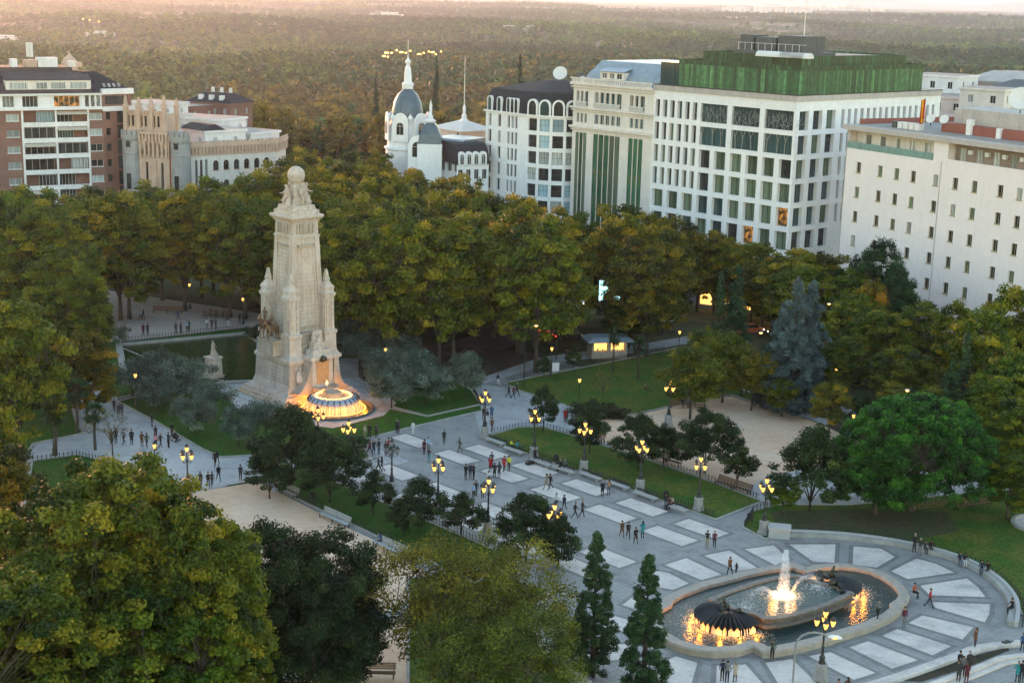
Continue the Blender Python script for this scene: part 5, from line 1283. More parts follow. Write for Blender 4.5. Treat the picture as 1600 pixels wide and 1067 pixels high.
blk(of, -.1, WO+.25, -.25, DO, 34, 34.9, 'palecon', 'parapet'); blk(of, -.15, WO+.32, -.32, DO+.1, 34.9, 35.02, 'framed', 'coping')
# leafless tree tracery across the three double windows of the upper floors
mb = MB(); rt = random.Random(4)
def twig(p, d, l, r, n):
    q = (p[0]+math.sin(d)*l, p[1]+math.cos(d)*l)
    if q[1] > 32.2: return
    mb.tube([(p[0], -.0, p[1]), (q[0], -.0, q[1])], [r, r*.75], 4)
    if n:
        for s in (-1, 1): twig(q, d+s*rt.uniform(.15, .5), l*rt.uniform(.7, .95), r*.72, n-1)
for i in (3, 5, 7):
    for k in range(3): twig((bw*i+1.3+k*2.0+rt.uniform(-.3, .3), 25.1), rt.uniform(-.1, .1), 1.9, .09, 5)
mb.build('tree_tracery', M['kerb'], of, loc=(0, .06, 0))
def fins(root, x0, x1, y0, y1, z0, z1, name, st=.55, dark=0.):
    mb = MB(); tint = []
    for (a, b_) in (((x0, y0), (x1, y0)), ((x1, y0), (x1, y1)), ((x1, y1), (x0, y1)), ((x0, y1), (x0, y0))):
        L = math.dist(a, b_); n = max(1, int(L/st)); ang = math.atan2(b_[1]-a[1], b_[0]-a[0])
        for i in range(n):
            p = (a[0]+(b_[0]-a[0])*(i+.5)/n, a[1]+(b_[1]-a[1])*(i+.5)/n); mb.box(-st*.47, st*.47, -.04, .04, z0, z1, 0, ang, p)
            tint += [max(0, min(1, rb.gauss(.5-dark, .24)))]*6
    me = mb.mesh(name); at_ = me.attributes.new('tint', 'FLOAT', 'FACE'); at_.data.foreach_set('value', tint); return link(name, me, [M['greenfin']], root)
fins(of, 5.2, WO-.4, .7, DO-6, 35, 39.4, 'green_glass_screen', .45)
fins(of, 8.5, WO-2.2, 3.2, DO-9, 39.6, 41.3, 'upper_green_screen', .45, .4)
blk(of, 5.4, WO-.6, .9, DO-6.2, 35, 39.2, 'slate', 'crown_storey'); blk(of, 8.8, WO-2.5, 3.5, DO-9.3, 39.2, 41, 'tar', 'upper_storey')
fins(of, 5.1, WO-.3, .6, DO-5.9, 38.9, 39.75, 'crown_railing', .45, .5)
MB().box(.4, 5.1, 1.0, 9, 35.02, 39).build('dark_glass_storey', M['g_teal'], of)
for (x0, x1, y0, y1, z1, nm) in ((12, 15, 9, 13, 44.3, 'cooling_unit'), (15.5, 20, 9, 14, 44.0, 'cooling_unit'), (20.5, 26, 9, 15, 44.4, 'cooling_unit'), (11.5, 27, 8, 17, 41.7, 'plant_deck')): blk(of, x0, x1, y0, y1, 41, z1, 'plantbox', nm)
for i in range(10): blk(of, 12+i*1.5, 12.06+i*1.5, 8.5, 8.56, 41.7, 42.9, 'framew', 'rail_post')
blk(of, 11.8, 27, 8.47, 8.53, 42.9, 42.96, 'framew', 'handrail')
mb = MB(); mb.tube([(10, 30, 41), (10, 30, 53)], [.12, .05], 5); mb.build('aerial', M['framew'], of)
mb = MB()
for x, L_ in ((22, 5), (27, 3)):
    mb.rings([[(x+2*k, 2.0+math.cos(a)*.9, 41.+max(0, math.sin(a))*.9) for a in [math.pi*i/8 for i in range(9)]] for k in (0, 1, L_)], closed=False)
mb.build('roof_lights', M['framew'], of)
# ---- neoclassical building left of it
zneo = 33.2; dN = Vector((math.cos(R(-48)), math.sin(R(-48)), 0))
LN = 19.5; N0 = L0-dN*LN
for k in range(60):                              # length so that its corner stands where the photo has it
    N0 = L0-dN*(10+.35*k)
    if proj(N0.x, N0.y, 28)[0] < 896: LN = 10+.35*k; break
ne = empty('neoclassical_building', N0, R(-48), 'cream neoclassical building with zinc roof and tall green glass strips', 'building')
z_l = pz(905, 133, N0.y).z; zt = (z_l+pz(1020, 141, L0.y).z)/2
ops = []
bays = [(.03, .18, 3), (.26, .60, 5), (.70, .88, 3)]
for a, b_, n in bays:
    a, b_ = a*LN+.2, b_*LN+.2; st = (b_-a)/n
    for i in range(n):
        ops.append(dict(u0=a+st*i+.07, u1=a+st*(i+1)-.07, z0=2.5, z1=zt-9.1, win=(1, 9, 'framed', 'g_dgreen' if rb.random() < .85 else 'g_green'), depth=.16))
        ops.append(dict(u0=a+st*i+.16, u1=a+st*(i+1)-.16, z0=zt-7.2, z1=zt-5.4, win=(2, 1, 'framew', 'g_teal'), depth=.3))
    ops.append(dict(u0=a, u1=b_, z0=zt-4.0, z1=zt-1.2, win=(n*2, 1, 'framew', 'g_teal'), depth=1.1))
facade(ne, (0, 0), 0, LN-.02, 0, zt, ops, wall='cream', name='front_wall'); facade(ne, (0, 26), R(-90), 26, 0, zt, [], wall='cream', name='left_wall')
for z, d, h_ in ((zt, .55, .45), (zt-.5, .35, .25), (zt-4.5, .5, .35), (zt-4.9, .3, .2), (zt-8.2, .55, .4), (zt-8.6, .3, .2)): blk(ne, -d, LN-.05, -d, .0 if z != zt else 25, z, z+h_, 'cream', 'cornice')
for a, b_, n in bays:
    mb = MB(); a, b_ = a*LN+.2, b_*LN+.2
    for i in range(int((b_-a)/.22)): mb.box(a+.22*i, a+.1+.22*i, -.3, -.2, zt-4.1, zt-3.3)
    mb.box(a, b_, -.34, -.16, zt-3.3, zt-3.15); mb.build('balustrade', M['framew'], ne)
    for i in range(n-1): x = a+(b_-a)*(i+1)/n; blk(ne, x-.16, x+.16, -.12, .2, zt-4.0, zt-1.2, 'cream', 'pier')
mb = MB()
for i in range(int(LN/.5)): mb.box(.5*i, .5*i+.25, -.5, -.35, zt+.45, zt+1.15)
mb.box(-.5, LN-.1, -.55, -.3, zt+1.15, zt+1.35); mb.build('roof_balustrade', M['cream'], ne)
mb = MB(); mb.rings([[(x0, y0, z), (LN-.05, y0, z), (LN-.05, 24-y0*.5, z), (x0, 24-y0*.5, z)] for x0, y0, z in ((1.6, 1.0, zt+.45), (2.0, 1.6, zt+1.9), (2.7, 2.8, zt+3.2), (3.2, 4.2, zt+4.6))]); mb.build('zinc_roof', M['zinc'], ne)
d_ = MB(); d_.box(6.2, 12.5, .9, 4, zt+1.3, zt+2.7); dm = d_.build('dormer', M['cream'], ne)
mb = MB(); mb.rings([[(5.9, .6, z), (12.8, .6, z), (12.5, 5, z+1.2), (6.2, 5, z+1.2)] for z in (zt+2.7, zt+2.85)]); mb.build('dormer_roof', M['zinc'], dm)
for i in range(3): link('window', wmesh(1.3, 1.0, 2, 1, 'framew', 'g_dark'), (), dm, (7.4+i*1.95, .87, zt+1.5))
# ---- round cornered building with black slate top
q0 = Vector((-6.5, 303.9, 0)); rd = empty('rounded_building', q0, R(-51), 'white building with rounded bay, arched attic windows and black slate roof', 'building')
zr = 27.; rows = [(zr-.3-3.22*(k+1)+.7, zr-.3-3.22*k-.1) for k in range(8)]
def frow(u0, u1, L, **k): return [dict(u0=u0, u1=u1, z0=a, z1=b_, win=(1, 2, 'framed', rb.choice(['g_dark', 'g_dark', 'g_dark', 'g_curt', 'g_blue'])), depth=.45, **k) for a, b_ in rows]
o1 = frow(.9, 1.9, 0)+frow(4.0, 5.0, 0)+frow(7.1, 7.9, 0)+frow(8.3, 9.1, 0)+frow(9.5, 10.3, 0)
facade(rd, (0, 0), 0, 13.4, 0, zr, o1, wall='office', name='left_wall')
pth = [(13.4, 0)]; a_ = R(12); segs = []
for k in range(4):
    segs.append((pth[-1], a_)); pth.append((pth[-1][0]+2.75*math.cos(a_), pth[-1][1]+2.75*math.sin(a_))); a_ += R(17)
for (p_, ang) in segs: facade(rd, p_, ang, 2.75, 0, zr, frow(.3, 2.45, 0), wall='office', name='bay_wall')
ang = a_; pe = pth[-1]; facade(rd, pe, R(80), 12, 0, zr, [x for x in frow(1.2, 2.2, 0)], wall='office', name='right_wall')
foot = [(0, 0)]+pth+[(pe[0]+2, pe[1]+12), (pe[0]-2, pe[1]+20), (0, 24)]
def ftop(d): return offset([Vector((x, y, 0)) for x, y in foot], d)
mb = MB(); mb.rings([[(p.x, p.y, z) for p in ftop(d)] for d, z in ((-.35, zr), (-.35, zr+.3), (0., zr+.3))], cap=False); mb.build('cornice', M['office'], rd)
cxy = (9., 10.)
mb = MB(); mb.rings([[(p.x, p.y, z) for p in ftop(d)] for d, z in ((.1, zr+.3), (.35, zr+3.2), (.9, zr+4.6), (1.3, zr+4.8))]+[[((p.x-cxy[0])*.12+cxy[0], (p.y-cxy[1])*.12+cxy[1], zr+6.6) for p in ftop(1.3)]]); mb.build('slate_roof', M['slate'], rd)
def archhood(p, ang, w, h):
    ca, sa = math.cos(ang), math.sin(ang); mb = MB(); n = 10
    r = w/2; pr = [(-r, 0)]+[(-r*math.cos(math.pi*i/n), h-r+r*math.sin(math.pi*i/n)) for i in range(n+1)]+[(r, 0)]
    pi_ = [(x*.74, z if z < .1 else z-.0-(.26*r if z > h-r-.01 else 0)) for x, z in pr]
    def Q(x, d, z): return (p[0]+x*ca-d*sa, p[1]+x*sa+d*ca, zr+.3+z)
    for i in range(len(pr)-1):
        mb.face([Q(pr[i][0], -.22, pr[i][1]), Q(pr[i+1][0], -.22, pr[i+1][1]), Q(pi_[i+1][0], -.22, pi_[i+1][1]), Q(pi_[i][0], -.22, pi_[i][1])][::-1])
        mb.face([Q(pr[i][0], -.22, pr[i][1]), Q(pr[i+1][0], -.22, pr[i+1][1]), Q(pr[i+1][0], 1.2, pr[i+1][1]), Q(pr[i][0], 1.2, pr[i][1])])
    dm = mb.build('arched_dormer', M['office'], rd); l = Q(0, -.10, 0)
    link('window', wmesh(w*.74, h-.15*r, 1, 1, 'framed', rb.choice(['g_dark', 'g_teal', 'g_dark']), arch=True), (), dm, l, ang)
for u, w_ in ((1.4, 1.5), (4.5, 1.5), (7.5, 1.25), (8.75, 1.25), (9.95, 1.25)): archhood((u, 0), 0, w_, 2.9)
for (p_, ang) in segs: archhood((p_[0]+1.37*math.cos(ang), p_[1]+1.37*math.sin(ang)), ang, 2.5, 3.1)
for x, y, a, h_ in ((15, 12, .6, 2.4), (5, 14, .5, 2), (18, 8, .5, 1.6), (12, 17, 1.4, 1.2)): blk(rd, x-a, x+a, y-a, y+a, zr+4.8, zr+6.0+h_, 'plantbox', 'chimney')
# satellite dish on its roof
def dish(root, x, y, z, r, rz, mat='framew'):
    mb = MB(); mb.lathe([(.01, 0), (r*.5, .06*r), (r, .28*r), (r*.97, .31*r), (r*.45, .1*r), (.01, .04)], 18); d = mb.build('dish', M[mat], root, True, (x, y, z)); d.rotation_euler = (R(62), 0, rz)
    mb = MB(); mb.tube([(0, 0, -.9*r-.4), (0, 0, 0)], .08, 5); mb.build('dish_post', M['framed'], d).rotation_euler = (R(-62), 0, 0)
dish(rd, 12.5, 9, zr+8., 1.45, R(40)); dish(rd, 17, 11, zr+7.2, .6, R(50))
# ---- long pale building at the right
pv = Vector((53.4, 239.5, 0)); pa = R(-61.5); PL = 62.
pl_ = empty('pale_building', pv, pa, 'long pale pink building with small square windows and a flag on its roof', 'building')
def fpos(org, ang, px, py):
    a = at(px, py, 0.); o_ = Vector((0, 0, CAMH)); d = Vector((a.x, a.y, -CAMH)); n = Vector((math.sin(ang), -math.cos(ang), 0))
    t_ = (Vector((org.x, org.y, 0))-o_).dot(n)/d.dot(n); p = o_+d*t_; return ((p-Vector((org.x, org.y, 0))).dot(Vector((math.cos(ang), math.sin(ang), 0))), p.z)
def Z4(a, b_): return (1250+a/2.32, 40+b_/2.32)
cols = [fpos(pv, pa, *Z4(x, y)) for x, y in ((212, 517), (290, 528), (350, 537), (410, 546), (492, 557), (563, 566), (633, 576), (727, 588), (797, 598))]
rowz = [fpos(pv, pa, *Z4(290, y))[1] for y in (528, 620, 711)]
dz = (rowz[0]-rowz[2])/2
ops = []
us = [c[0] for c in cols]+[cols[-1][0]+k*3.3+1.5 for k in range(1, 9)]
for j in range(7):
    zc = rowz[0]-dz*j
    for i, u in enumerate(us):
        if u > PL-1.5 or zc < 2.4 or (j >= 4 and False): continue
        if j == 3 and i == 2: continue
        ops.append(dict(u0=u-.52, u1=u+.52, z0=zc-.85, z1=zc+.85, win=(2, 1, 'framey', rb.choice(['g_dark', 'g_curt', 'g_dark', 'g_green'])), depth=.28, sill='framey'))
zp = 31.; zb = fpos(pv, pa, *Z4(175, 443))[1]
facade(pl_, (0, 0), 0, PL, 0, zb, ops, wall='pinkwall', name='front_wall')
for u in (.02, 21.3, 42.6): blk(pl_, u-.05, u+.05, -.07, -.004, 0, zb, 'palecon', 'downpipe')
# recessed top storey with balcony glass and brown wall
ub = fpos(pv, pa, *Z4(535, 480))[0]; ops = []
for k in range(16):
    u = 2.2+k*3.3
    if u < PL-3: ops.append(dict(u0=u, u1=u+1.2, z0=zb+.05, z1=zb+2.3, win=(2, 1, 'framey', 'g_curt'), depth=.15))
facade(pl_, (0.5, 1.6), 0, PL-1, zb, zp-.6, ops, wall='cream', name='recessed_wall')
blk(pl_, ub+.3, PL-1, 1.35, 1.62, zb, zp-.62, pm('brown_wall', (.28, .21, .17), .2, .5, .9), 'brown_wall')
for k in range(16): 
    if ub+.3+k*3.3 < PL-1: link('window', wmesh(1.2, 2.2, 2, 1, 'framey', 'g_curt'), (), pl_, (ub+1.8+k*3.3, 1.3, zb+.1)); blk(pl_, ub+3.2+k*3.3, ub+3.9+k*3.3, .8, 1.3, zb+1.5, zb+2.1, 'framew', 'air_conditioner')
mb = MB()
for k in range(6): mb.box(.15+k*(ub-3)/6, .05+(k+1)*(ub-3)/6, -.02, .03, zb, zb+1.05)
mb.build('glass_balustrade', M['balglass'], pl_)
blk(pl_, ub-3, ub, .02, 1.5, zb, zp-.62, 'pinkwall', 'stair_block'); blk(pl_, ub, PL, -.05, .2, zb, zb+.5, 'pinkwall', 'parapet')
for k in range(7): blk(pl_, .1+k*3.6, .25+k*3.6, .2, .35, zb, zp-.6, 'framew', 'post')
blk(pl_, -.5, PL, -.6, 24, zp-.6, zp+.15, pm('ribbed_fascia', (.48, .42, .39), .15, 1, .8), 'roof_slab')
blk(pl_, 1, PL-1, 1.5, 22, zp+.15, zp+.3, 'tar', 'flat_roof'); 
MB().box(.9, 1.2, 1.5, 23, zp+.15, zp+1.1).box(1.2, 20, 22.5, 23, zp+.15, zp+1.2).build('red_parapet', M['terracotta'], pl_)
facade(pl_, (0, 24), R(-90), 24, 0, zp-.6, [], wall='pinkwall', name='end_wall')
blk(pl_, 15.5, PL, 5, 14, zp+.2, zp+1.7, 'terracotta', 'red_storey'); blk(pl_, 16.5, PL, 6.5, 14, zp+1.7, zp+4.0, 'palecon', 'upper_storey'); blk(pl_, 21, 22, 4.6, 5.3, zp+.3, zp+2.6, 'white', 'chimney'); blk(pl_, 27, 27.8, 4.6, 5.3, zp+.3, zp+1.8, 'white', 'chimney')
for k in range(5): blk(pl_, 7.6+k*1.25, 8.6+k*1.25, 2.2, 3.2, zp+.3, zp+1.3, 'framew' if k else 'framed', 'air_conditioner')
dish(pl_, 15.2, 3.0, zp+2.2, .75, R(20)); dish(pl_, 17.8, 3.2, zp+2.3, .7, R(30)); dish(pl_, 28, 8, zp+6, 1.8, R(35))
fp = empty('flag', pv+Vector((math.cos(pa)*14.2-math.sin(pa)*2.6, math.sin(pa)*14.2+math.cos(pa)*2.6, zp+.15)), pa, 'red and yellow national flag on a pole above the pale pink building', 'flag')
mb = MB(); mb.tube([(0, 0, 0), (0, 0, 5.2)], .05, 6); mb.build('flag_pole', M['framew'], fp)
mb = MB(); n = 14
for i in range(n):                               # hanging cloth: red, yellow, red bands run down the folds
    for j in range(8):
        def FQ(i_, j_): return (-.05-.95*i_/n*(1-.25*j_/8), .22*math.sin(i_*1.1+j_*.3)*(.3+j_/8), 5.1-.3*i_/n-2.9*j_/8-1.0*i_/n*j_/8)
        mb.face([FQ(i, j), FQ(i+1, j), FQ(i+1, j+1), FQ(i, j+1)], 1 if n*.28 < i < n*.72 else 0)
mb.build('cloth', [pm('flag_red', (.5, .02, .015), .1, 3, .8), pm('flag_yellow', (.75, .45, .02), .1, 3, .8)], fp)
# ---- houses beyond it at the right edge
def house(px, py, Y, w, d, h, rz, wall, lab, rows=3, roof='tar', gl='g_dark', name='apartment_house', base=0, hip=None, cols=None):
    p = pz(px, py, Y); r = empty(name, (p.x, p.y, base), R(rz), lab, 'building'); h = p.z-base
    n = cols or max(2, int(w/3.2)); zr_ = [(h-3.1*(k+1)+.7, h-3.1*k-.9) for k in range(rows) if h-3.1*(k+1)+.7 > .5]
    facade(r, (0, 0), 0, w, -20 if base < 0 else 0, h, grid_ops(w, zr_, n, 1.1, win=lambda i, j: (2, 1, 'framew', rb.choice([gl, 'g_curt', 'g_dark'])), depth=.2), wall=wall, name='front_wall')
    facade(r, (w, 0), R(90), d, -20 if base < 0 else 0, h, grid_ops(d, zr_, max(1, int(d/3.6)), 1.0, win=(2, 1, 'framew', gl), depth=.2), wall=wall, name='side_wall')
    facade(r, (0, d), R(-90), d, -20 if base < 0 else 0, h, [], wall=wall, name='end_wall')
    blk(r, -.25, w+.25, -.25, d+.25, h, h+.45, wall, 'parapet')
    if hip:
        mb = MB(); mb.rings([[(-.4, -.4, h+.45), (w+.4, -.4, h+.45), (w+.4, d+.4, h+.45), (-.4, d+.4, h+.45)], [(w*.3, d*.45, h+hip), (w*.7, d*.45, h+hip), (w*.7, d*.55, h+hip), (w*.3, d*.55, h+hip)]]); mb.build('roof', M[roof], r)
    else: blk(r, .1, w-.1, .1, d-.1, h+.45, h+.5, roof, 'flat_roof')
    return r, h
h1, hh = house(1418, 118, 330, 12, 10, 0, -40, 'white', 'white roof house with ladder behind the green glass crown', 3)
blk(h1, 1, 1.6, 1, 1.6, hh, hh+2.2, 'cream', 'chimney')
h2, hh = house(1425, 152, 315, 22, 12, 0, -25, 'cream', 'cream apartment house right of the green glass crown', 4)
h3, hh = house(1505, 128, 335, 14, 12, 0, -40, 'palecon', 'grey roofed pale house at the right, behind the dishes', 3, 'palecon', hip=2.6)
h4, hh = house(1545, 140, 320, 10, 12, 0, -40, 'cream', 'cream house with grey roof next to the right edge', 4, 'plantbox', hip=2.2)
h5, hh = house(1565, 168, 300, 26, 14, 0, -40, 'white', 'white walled house at the right edge above the dishes', 3)
h6, hh = house(1500, 140, 300, 9, 9, 0, -35, 'cream', 'narrow cream house behind the flag', 4)
h7, hh = house(1440, 185, 290, 12, 10, 0, -40, 'brick', 'low brick red house between the office block and the pale pink building', 3)
h8, hh = house(1560, 116, 345, 22, 12, 0, -25, 'white', 'far white terrace house at the right edge', 2)
mb = MB(); mb.tube([(6, 6, hh), (6, 6, hh+7)], .1, 5); mb.build('aerial', M['framew'], h8)
# ---- brick apartment building at the left
bA = R(30); e0 = Vector((-101.9, 292.4, 0)); dB = Vector((math.cos(bA), math.sin(bA), 0)); b0 = e0-dB*16
bk = empty('brick_apartment_building', b0, bA, 'brick apartment building with white balconies and a brown mansard roof', 'building')
def Zb(a, b_): return (a/4.85, 80+b_/4.85)
def fb(a, b_): return fpos(b0, bA, *Zb(a, b_))
Lb = fb(775, 400)[0]; e1 = fb(165, 450)[0]; e2 = fb(420, 450)[0]; e3 = fb(665, 450)[0]; zf = [fb(420, y)[1] for y in (440, 568, 684, 800, 918)]; fh = (zf[0]-zf[3])/3
ztop = fb(300, 322)[1]
wl = MB(); ops = []
def colwin(u0, u1):
    for k in range(9):
        z = zf[0]-fh*(k+1)
        if z > .5: ops.append(dict(u0=u0, u1=u1, z0=z+.9, z1=z+2.3, win=(2, 1, 'framew', rb.choice(['g_curt', 'g_dark', 'g_curt'])), depth=.2, sill='framew'))
colwin(fb(45, 500)[0], fb(143, 500)[0]); colwin(fb(680, 500)[0], fb(770, 500)[0]); colwin(fb(-150, 500)[0], fb(-60, 500)[0]); 
for a, b_ in ((e1+.25, e2-.12), (e2+.12, e3-.25)):
    for k in range(9):
        z = zf[0]-fh*(k+1)
        if z > .5: ops.append(dict(u0=a, u1=b_, z0=z+.02, z1=z+fh-.38, depth=1.5, back=True))
facade(bk, (0, 0), 0, Lb, 0, zf[0], ops, wall='brick', name='brick_wall')
# white stone frame of the balcony bay, slabs, fronts, glazing
for x in (e1, e2, e3): blk(bk, x-.2, x+.2, -.16, -.004, 0, zf[0], 'white', 'white_pier')
for bi, (a, b_) in enumerate(((e1+.2, e2-.2), (e2+.2, e3-.2))):
    for k in range(9):
        z = zf[0]-fh*(k+1)
        if z < .5: continue
        s_ = MB(); s_.box(a, b_, -.14, 1.45, z-.34, z+.0); s_.box(a, b_, -.14, -.02, z, z+.62); s_.build('balcony', M['white'], bk)
        blk(bk, a, b_, -.18, -.02, z+.62, z+.68, 'framed', 'rail')
        gl = rb.choice(['g_dark', 'g_curt', 'g_dark', 'g_teal']); nx = rb.choice([4, 5, 6])
        w_ = (b_-a)*(1 if rb.random() < .6 else .6)
        if (bi, k) == (0, 0): gl = 'g_blue'
        link('window', wmesh(w_-.3, fh-.55, nx, 1, 'framew', gl), (), bk, ((a+b_)/2-((b_-a)-w_)/2*rb.choice([-1, 1]), .35 if rb.random() < .5 else 1.3, z+.05))
        if rb.random() < .5:
            mb = MB(); mb.face([(a, .0, z+fh-.45), (b_, .0, z+fh-.45), (b_, -.7, z+fh-.95), (a, -.7, z+fh-.95)]); mb.face([(a, -.7, z+fh-.95), (b_, -.7, z+fh-.95), (b_, -.7, z+fh-1.1), (a, -.7, z+fh-1.1)]); mb.build('awning', M['awning'], bk)
# white attic storey
za = zf[0]; ops = [dict(u0=fb(x0, 400)[0], u1=fb(x1, 400)[0], z0=za+.45, z1=za+2.6, win=w, depth=.5) for x0, x1, w in ((30, 118, (3, 1, 'framew', 'g_curt')), (180, 298, (4, 1, 'framew', 'g_dark')), (420, 615, (5, 1, 'framew', 'g_amber')), (-130, -30, (3, 1, 'framew', 'g_dark')))]
facade(bk, (-.3, -.25), 0, Lb-3.5, za, ztop, ops, wall='white', name='attic_wall'); blk(bk, Lb-3.8, Lb-.2, -.3, 1, za, ztop, 'white', 'attic_bay')
for i in range(3): link('window', wmesh(.85, 2.3, 1, 1, 'framew', 'g_dark'), (), bk, (Lb-3.15+i*1.15, -.33, za+.4))
blk(bk, -.5, Lb+.1, -.7, -.27, ztop-.4, ztop, 'framew', 'cornice'); blk(bk, -.5, Lb, -.75, -.3, za-.15, za+.3, 'white', 'ledge')
mb = MB(); mb.rings([[(-1, y, z), (Lb-.3-x, y, z), (Lb-.3-x, 16, z), (-1, 16, z)] for y, z, x in ((-.6, ztop, 0), (.6, ztop+1.0, .9), (3.5, ztop+3.2, 2.2), (6., ztop+4.2, 4), (6.2, ztop+4.8, 4))]); mb.build('mansard_roof', M['slate_b'], bk)
dmm = blk(bk, fb(45, 250)[0], fb(692, 250)[0], .3, 3.5, ztop+.5, ztop+2.55, 'cream', 'long_dormer')
for x0, x1, n in ((75, 212, 5), (275, 360, 3), (388, 497, 4), (535, 660, 4)):
    u0, u1 = fb(x0, 250)[0], fb(x1, 250)[0]; link('window', wmesh(u1-u0, 1.3, n, 1, 'framew', 'g_curt'), (), dmm, ((u0+u1)/2, .26, ztop+.85))
mb = MB(); mb.rings([[(fb(38, 250)[0], .1, z), (fb(700, 250)[0], .1, z), (fb(700, 250)[0], 4.5, z+1.3), (fb(38, 250)[0], 4.5, z+1.3)] for z in (ztop+2.55, ztop+2.7)]); mb.build('dormer_roof', M['slate_b'], dmm)
for (x0, x1, y, h_, mt) in ((350, 500, 95, 1.9, 'white'), (145, 190, 105, 1.6, 'white'), (250, 340, 100, 1.4, 'ochre'), (0, 30, 95, 2.6, 'slate_b'), (590, 640, 105, 1.2, 'cream'), (640, 690, 110, .9, 'ochre')):
    u0, u1 = fb(x0, 130)[0], fb(x1, 130)[0]; blk(bk, u0, u1, 7, 9.5, ztop+4.8, ztop+4.8+h_, mt, 'roof_hut')
# right corner of it: brick return, glazed bay, hipped slate roof
sA = bA+R(61); 
cc = empty('corner_block', b0+dB*(Lb+.02), bA+R(14), 'brick and dark glass corner house with slate roof beside the castle like building', 'building')
wcb = 6.6; ops = [dict(u0=.7, u1=1.7, z0=zf[0]-fh*(k+1)+.8, z1=zf[0]-fh*(k+1)+2.3, win=(1, 1, 'framed', 'g_dark'), depth=.2) for k in range(8) if zf[0]-fh*(k+1) > .3]
ops += [dict(u0=3.2, u1=6., z0=zf[0]-fh*(k+1)+.1, z1=zf[0]-fh*(k+1)+2.9, win=(3, 2, 'framed', rb.choice(['g_teal', 'g_dark'])), depth=.1) for k in range(8) if zf[0]-fh*(k+1) > .3]
ops += [dict(u0=.6, u1=5.8, z0=za+.7, z1=za+2.4, win=(5, 1, 'framed', 'g_dark'), depth=.4)]
facade(cc, (0, 0), 0, wcb, 0, za+2.8, ops, wall='brick', name='brick_wall'); facade(cc, (wcb, 0), R(76), 12, 0, za+2.8, [], wall='brick', name='side_wall')
blk(cc, -.1, wcb+.3, -.4, -.004, za-.6, za+.35, 'white', 'ledge'); blk(cc, -.2, wcb+.35, -.45, .4, za+2.8, za+3.9, 'white', 'pediment')
mb = MB(); mb.rings([[(-2, .1, za+3.5), (wcb+.2, .1, za+3.5), (wcb-1, 12, za+3.5), (-2, 12, za+3.5)], [(-2, 4.5, za+7.2), (1.2, 4.5, za+7.2), (.8, 9, za+7.2), (-2, 9, za+7.2)]]); rf = mb.build('slate_roof', M['slate'], cc)
for i in range(4): link('roof_window', wmesh(.5, .8, 1, 1, 'framew', 'g_curt'), (), rf, (1.2+i*1.1, .95-.0, za+4.25), 0).rotation_euler = (R(-40), 0, 0)
# far rooftop turret and mast behind the brick building
p = pz(109, 104, 345); tr = empty('roof_turret', (p.x, p.y, 0), 0, 'small tan turret with an onion dome behind the brick building roof', 'turret')
mb = MB(); mb.lathe([(1.9, 0), (1.9, p.z)], 10); mb.build('drum', M['ochre'], tr); mb = MB(); mb.lathe([(2.0, 0), (1.9, .8), (1.3, 1.8), (.5, 2.5), (.1, 3.1), (.02, 3.8)], 10, (0, 0, p.z)); mb.build('onion_dome', M['ochre'], tr)
p = pz(47, 98, 320); ms_ = empty('antenna_mast', (p.x, p.y, 0), 0, 'white antenna cabinet on a mast above the brick building', 'antenna')
mb = MB(); mb.tube([(0, 0, 0), (0, 0, p.z+3.)], .18, 6); mb.build('mast', M['lampstone'], ms_); blk(ms_, -.65, -.05, -.3, .3, p.z+1.2, p.z+4.2, 'framew', 'antenna_panel'); blk(ms_, .05, .65, -.3, .3, p.z+1.2, p.z+4.2, 'framew', 'antenna_panel')
# ---- castle like building with pinnacles
Yc = 300.
def Z7(a, b_): return (170+a/5.333, 130+b_/5.333)
c0 = pz(*Z7(85, 430), Yc); c1 = pz(*Z7(630, 420), Yc-4); wC = math.dist((c0.x, c0.y), (c1.x, c1.y)); aC = math.atan2(c1.y-c0.y, c1.x-c0.x)
cs_ = empty('castle_building', (c0.x, c0.y, 0), aC, 'stone castle like building with round towers and tan crenellated top', 'building')
def fc_(a, b_): return fpos(Vector((c0.x, c0.y, 0)), aC, *Z7(a, b_))
zc1 = fc_(250, 430)[1]; zc0 = fc_(250, 640)[1]
ua, ub_ = fc_(245, 600)[0], fc_(495, 600)[0]
for a, b_ in ((0, ua), (ub_, wC)):
    mb = MB(); r_ = (b_-a)/2; mb.lathe([(r_*1.03, 0), (r_, 1), (r_, zc0+1), (r_*1.05, zc0+1.2), (r_, zc0+1.5), (r_, zc1-1.5), (r_*1.12, zc1-.9), (r_*1.12, zc1-.1)], 14, ((a+b_)/2, r_*.8, 0)); tw = mb.build('tower', M['greystone'], cs_)
    mb = MB()
    for k in range(14):
        t_ = 2*math.pi*k/14; mb.box(-.35, .35, -.2, .2, zc1-.1, zc1+.75, 0, t_+math.pi/2, ((a+b_)/2+r_*1.0*math.cos(t_), r_*.8+r_*1.0*math.sin(t_)))
    mb.build('battlement', M['greystone'], tw)
    for zz_ in (zc0-6, zc0+2.5): link('window', wmesh(1.0, 3.2 if zz_ < zc0 else 2.2, 1, 2, 'framed', 'g_dark', arch=zz_ > zc0), (), tw, ((a+b_)/2+.1, -r_*.22, zz_))
st = (ub_-ua); ops = [dict(u0=st*.2, u1=st*.29, z0=3, z1=zc0-.4, win=(1, 6, 'framed', 'g_dark'), depth=.5), dict(u0=st*.71, u1=st*.80, z0=3, z1=zc0-.4, win=(1, 6, 'framed', 'g_dark'), depth=.5), dict(u0=.25, u1=st-.25, z0=zc0+1.2, z1=zc1-1.6, arch=True, depth=1.6, back=True)]
facade(cs_, (ua, .4), 0, st, 0, zc1, ops, wall='ochre', name='centre_wall')
mb = MB()
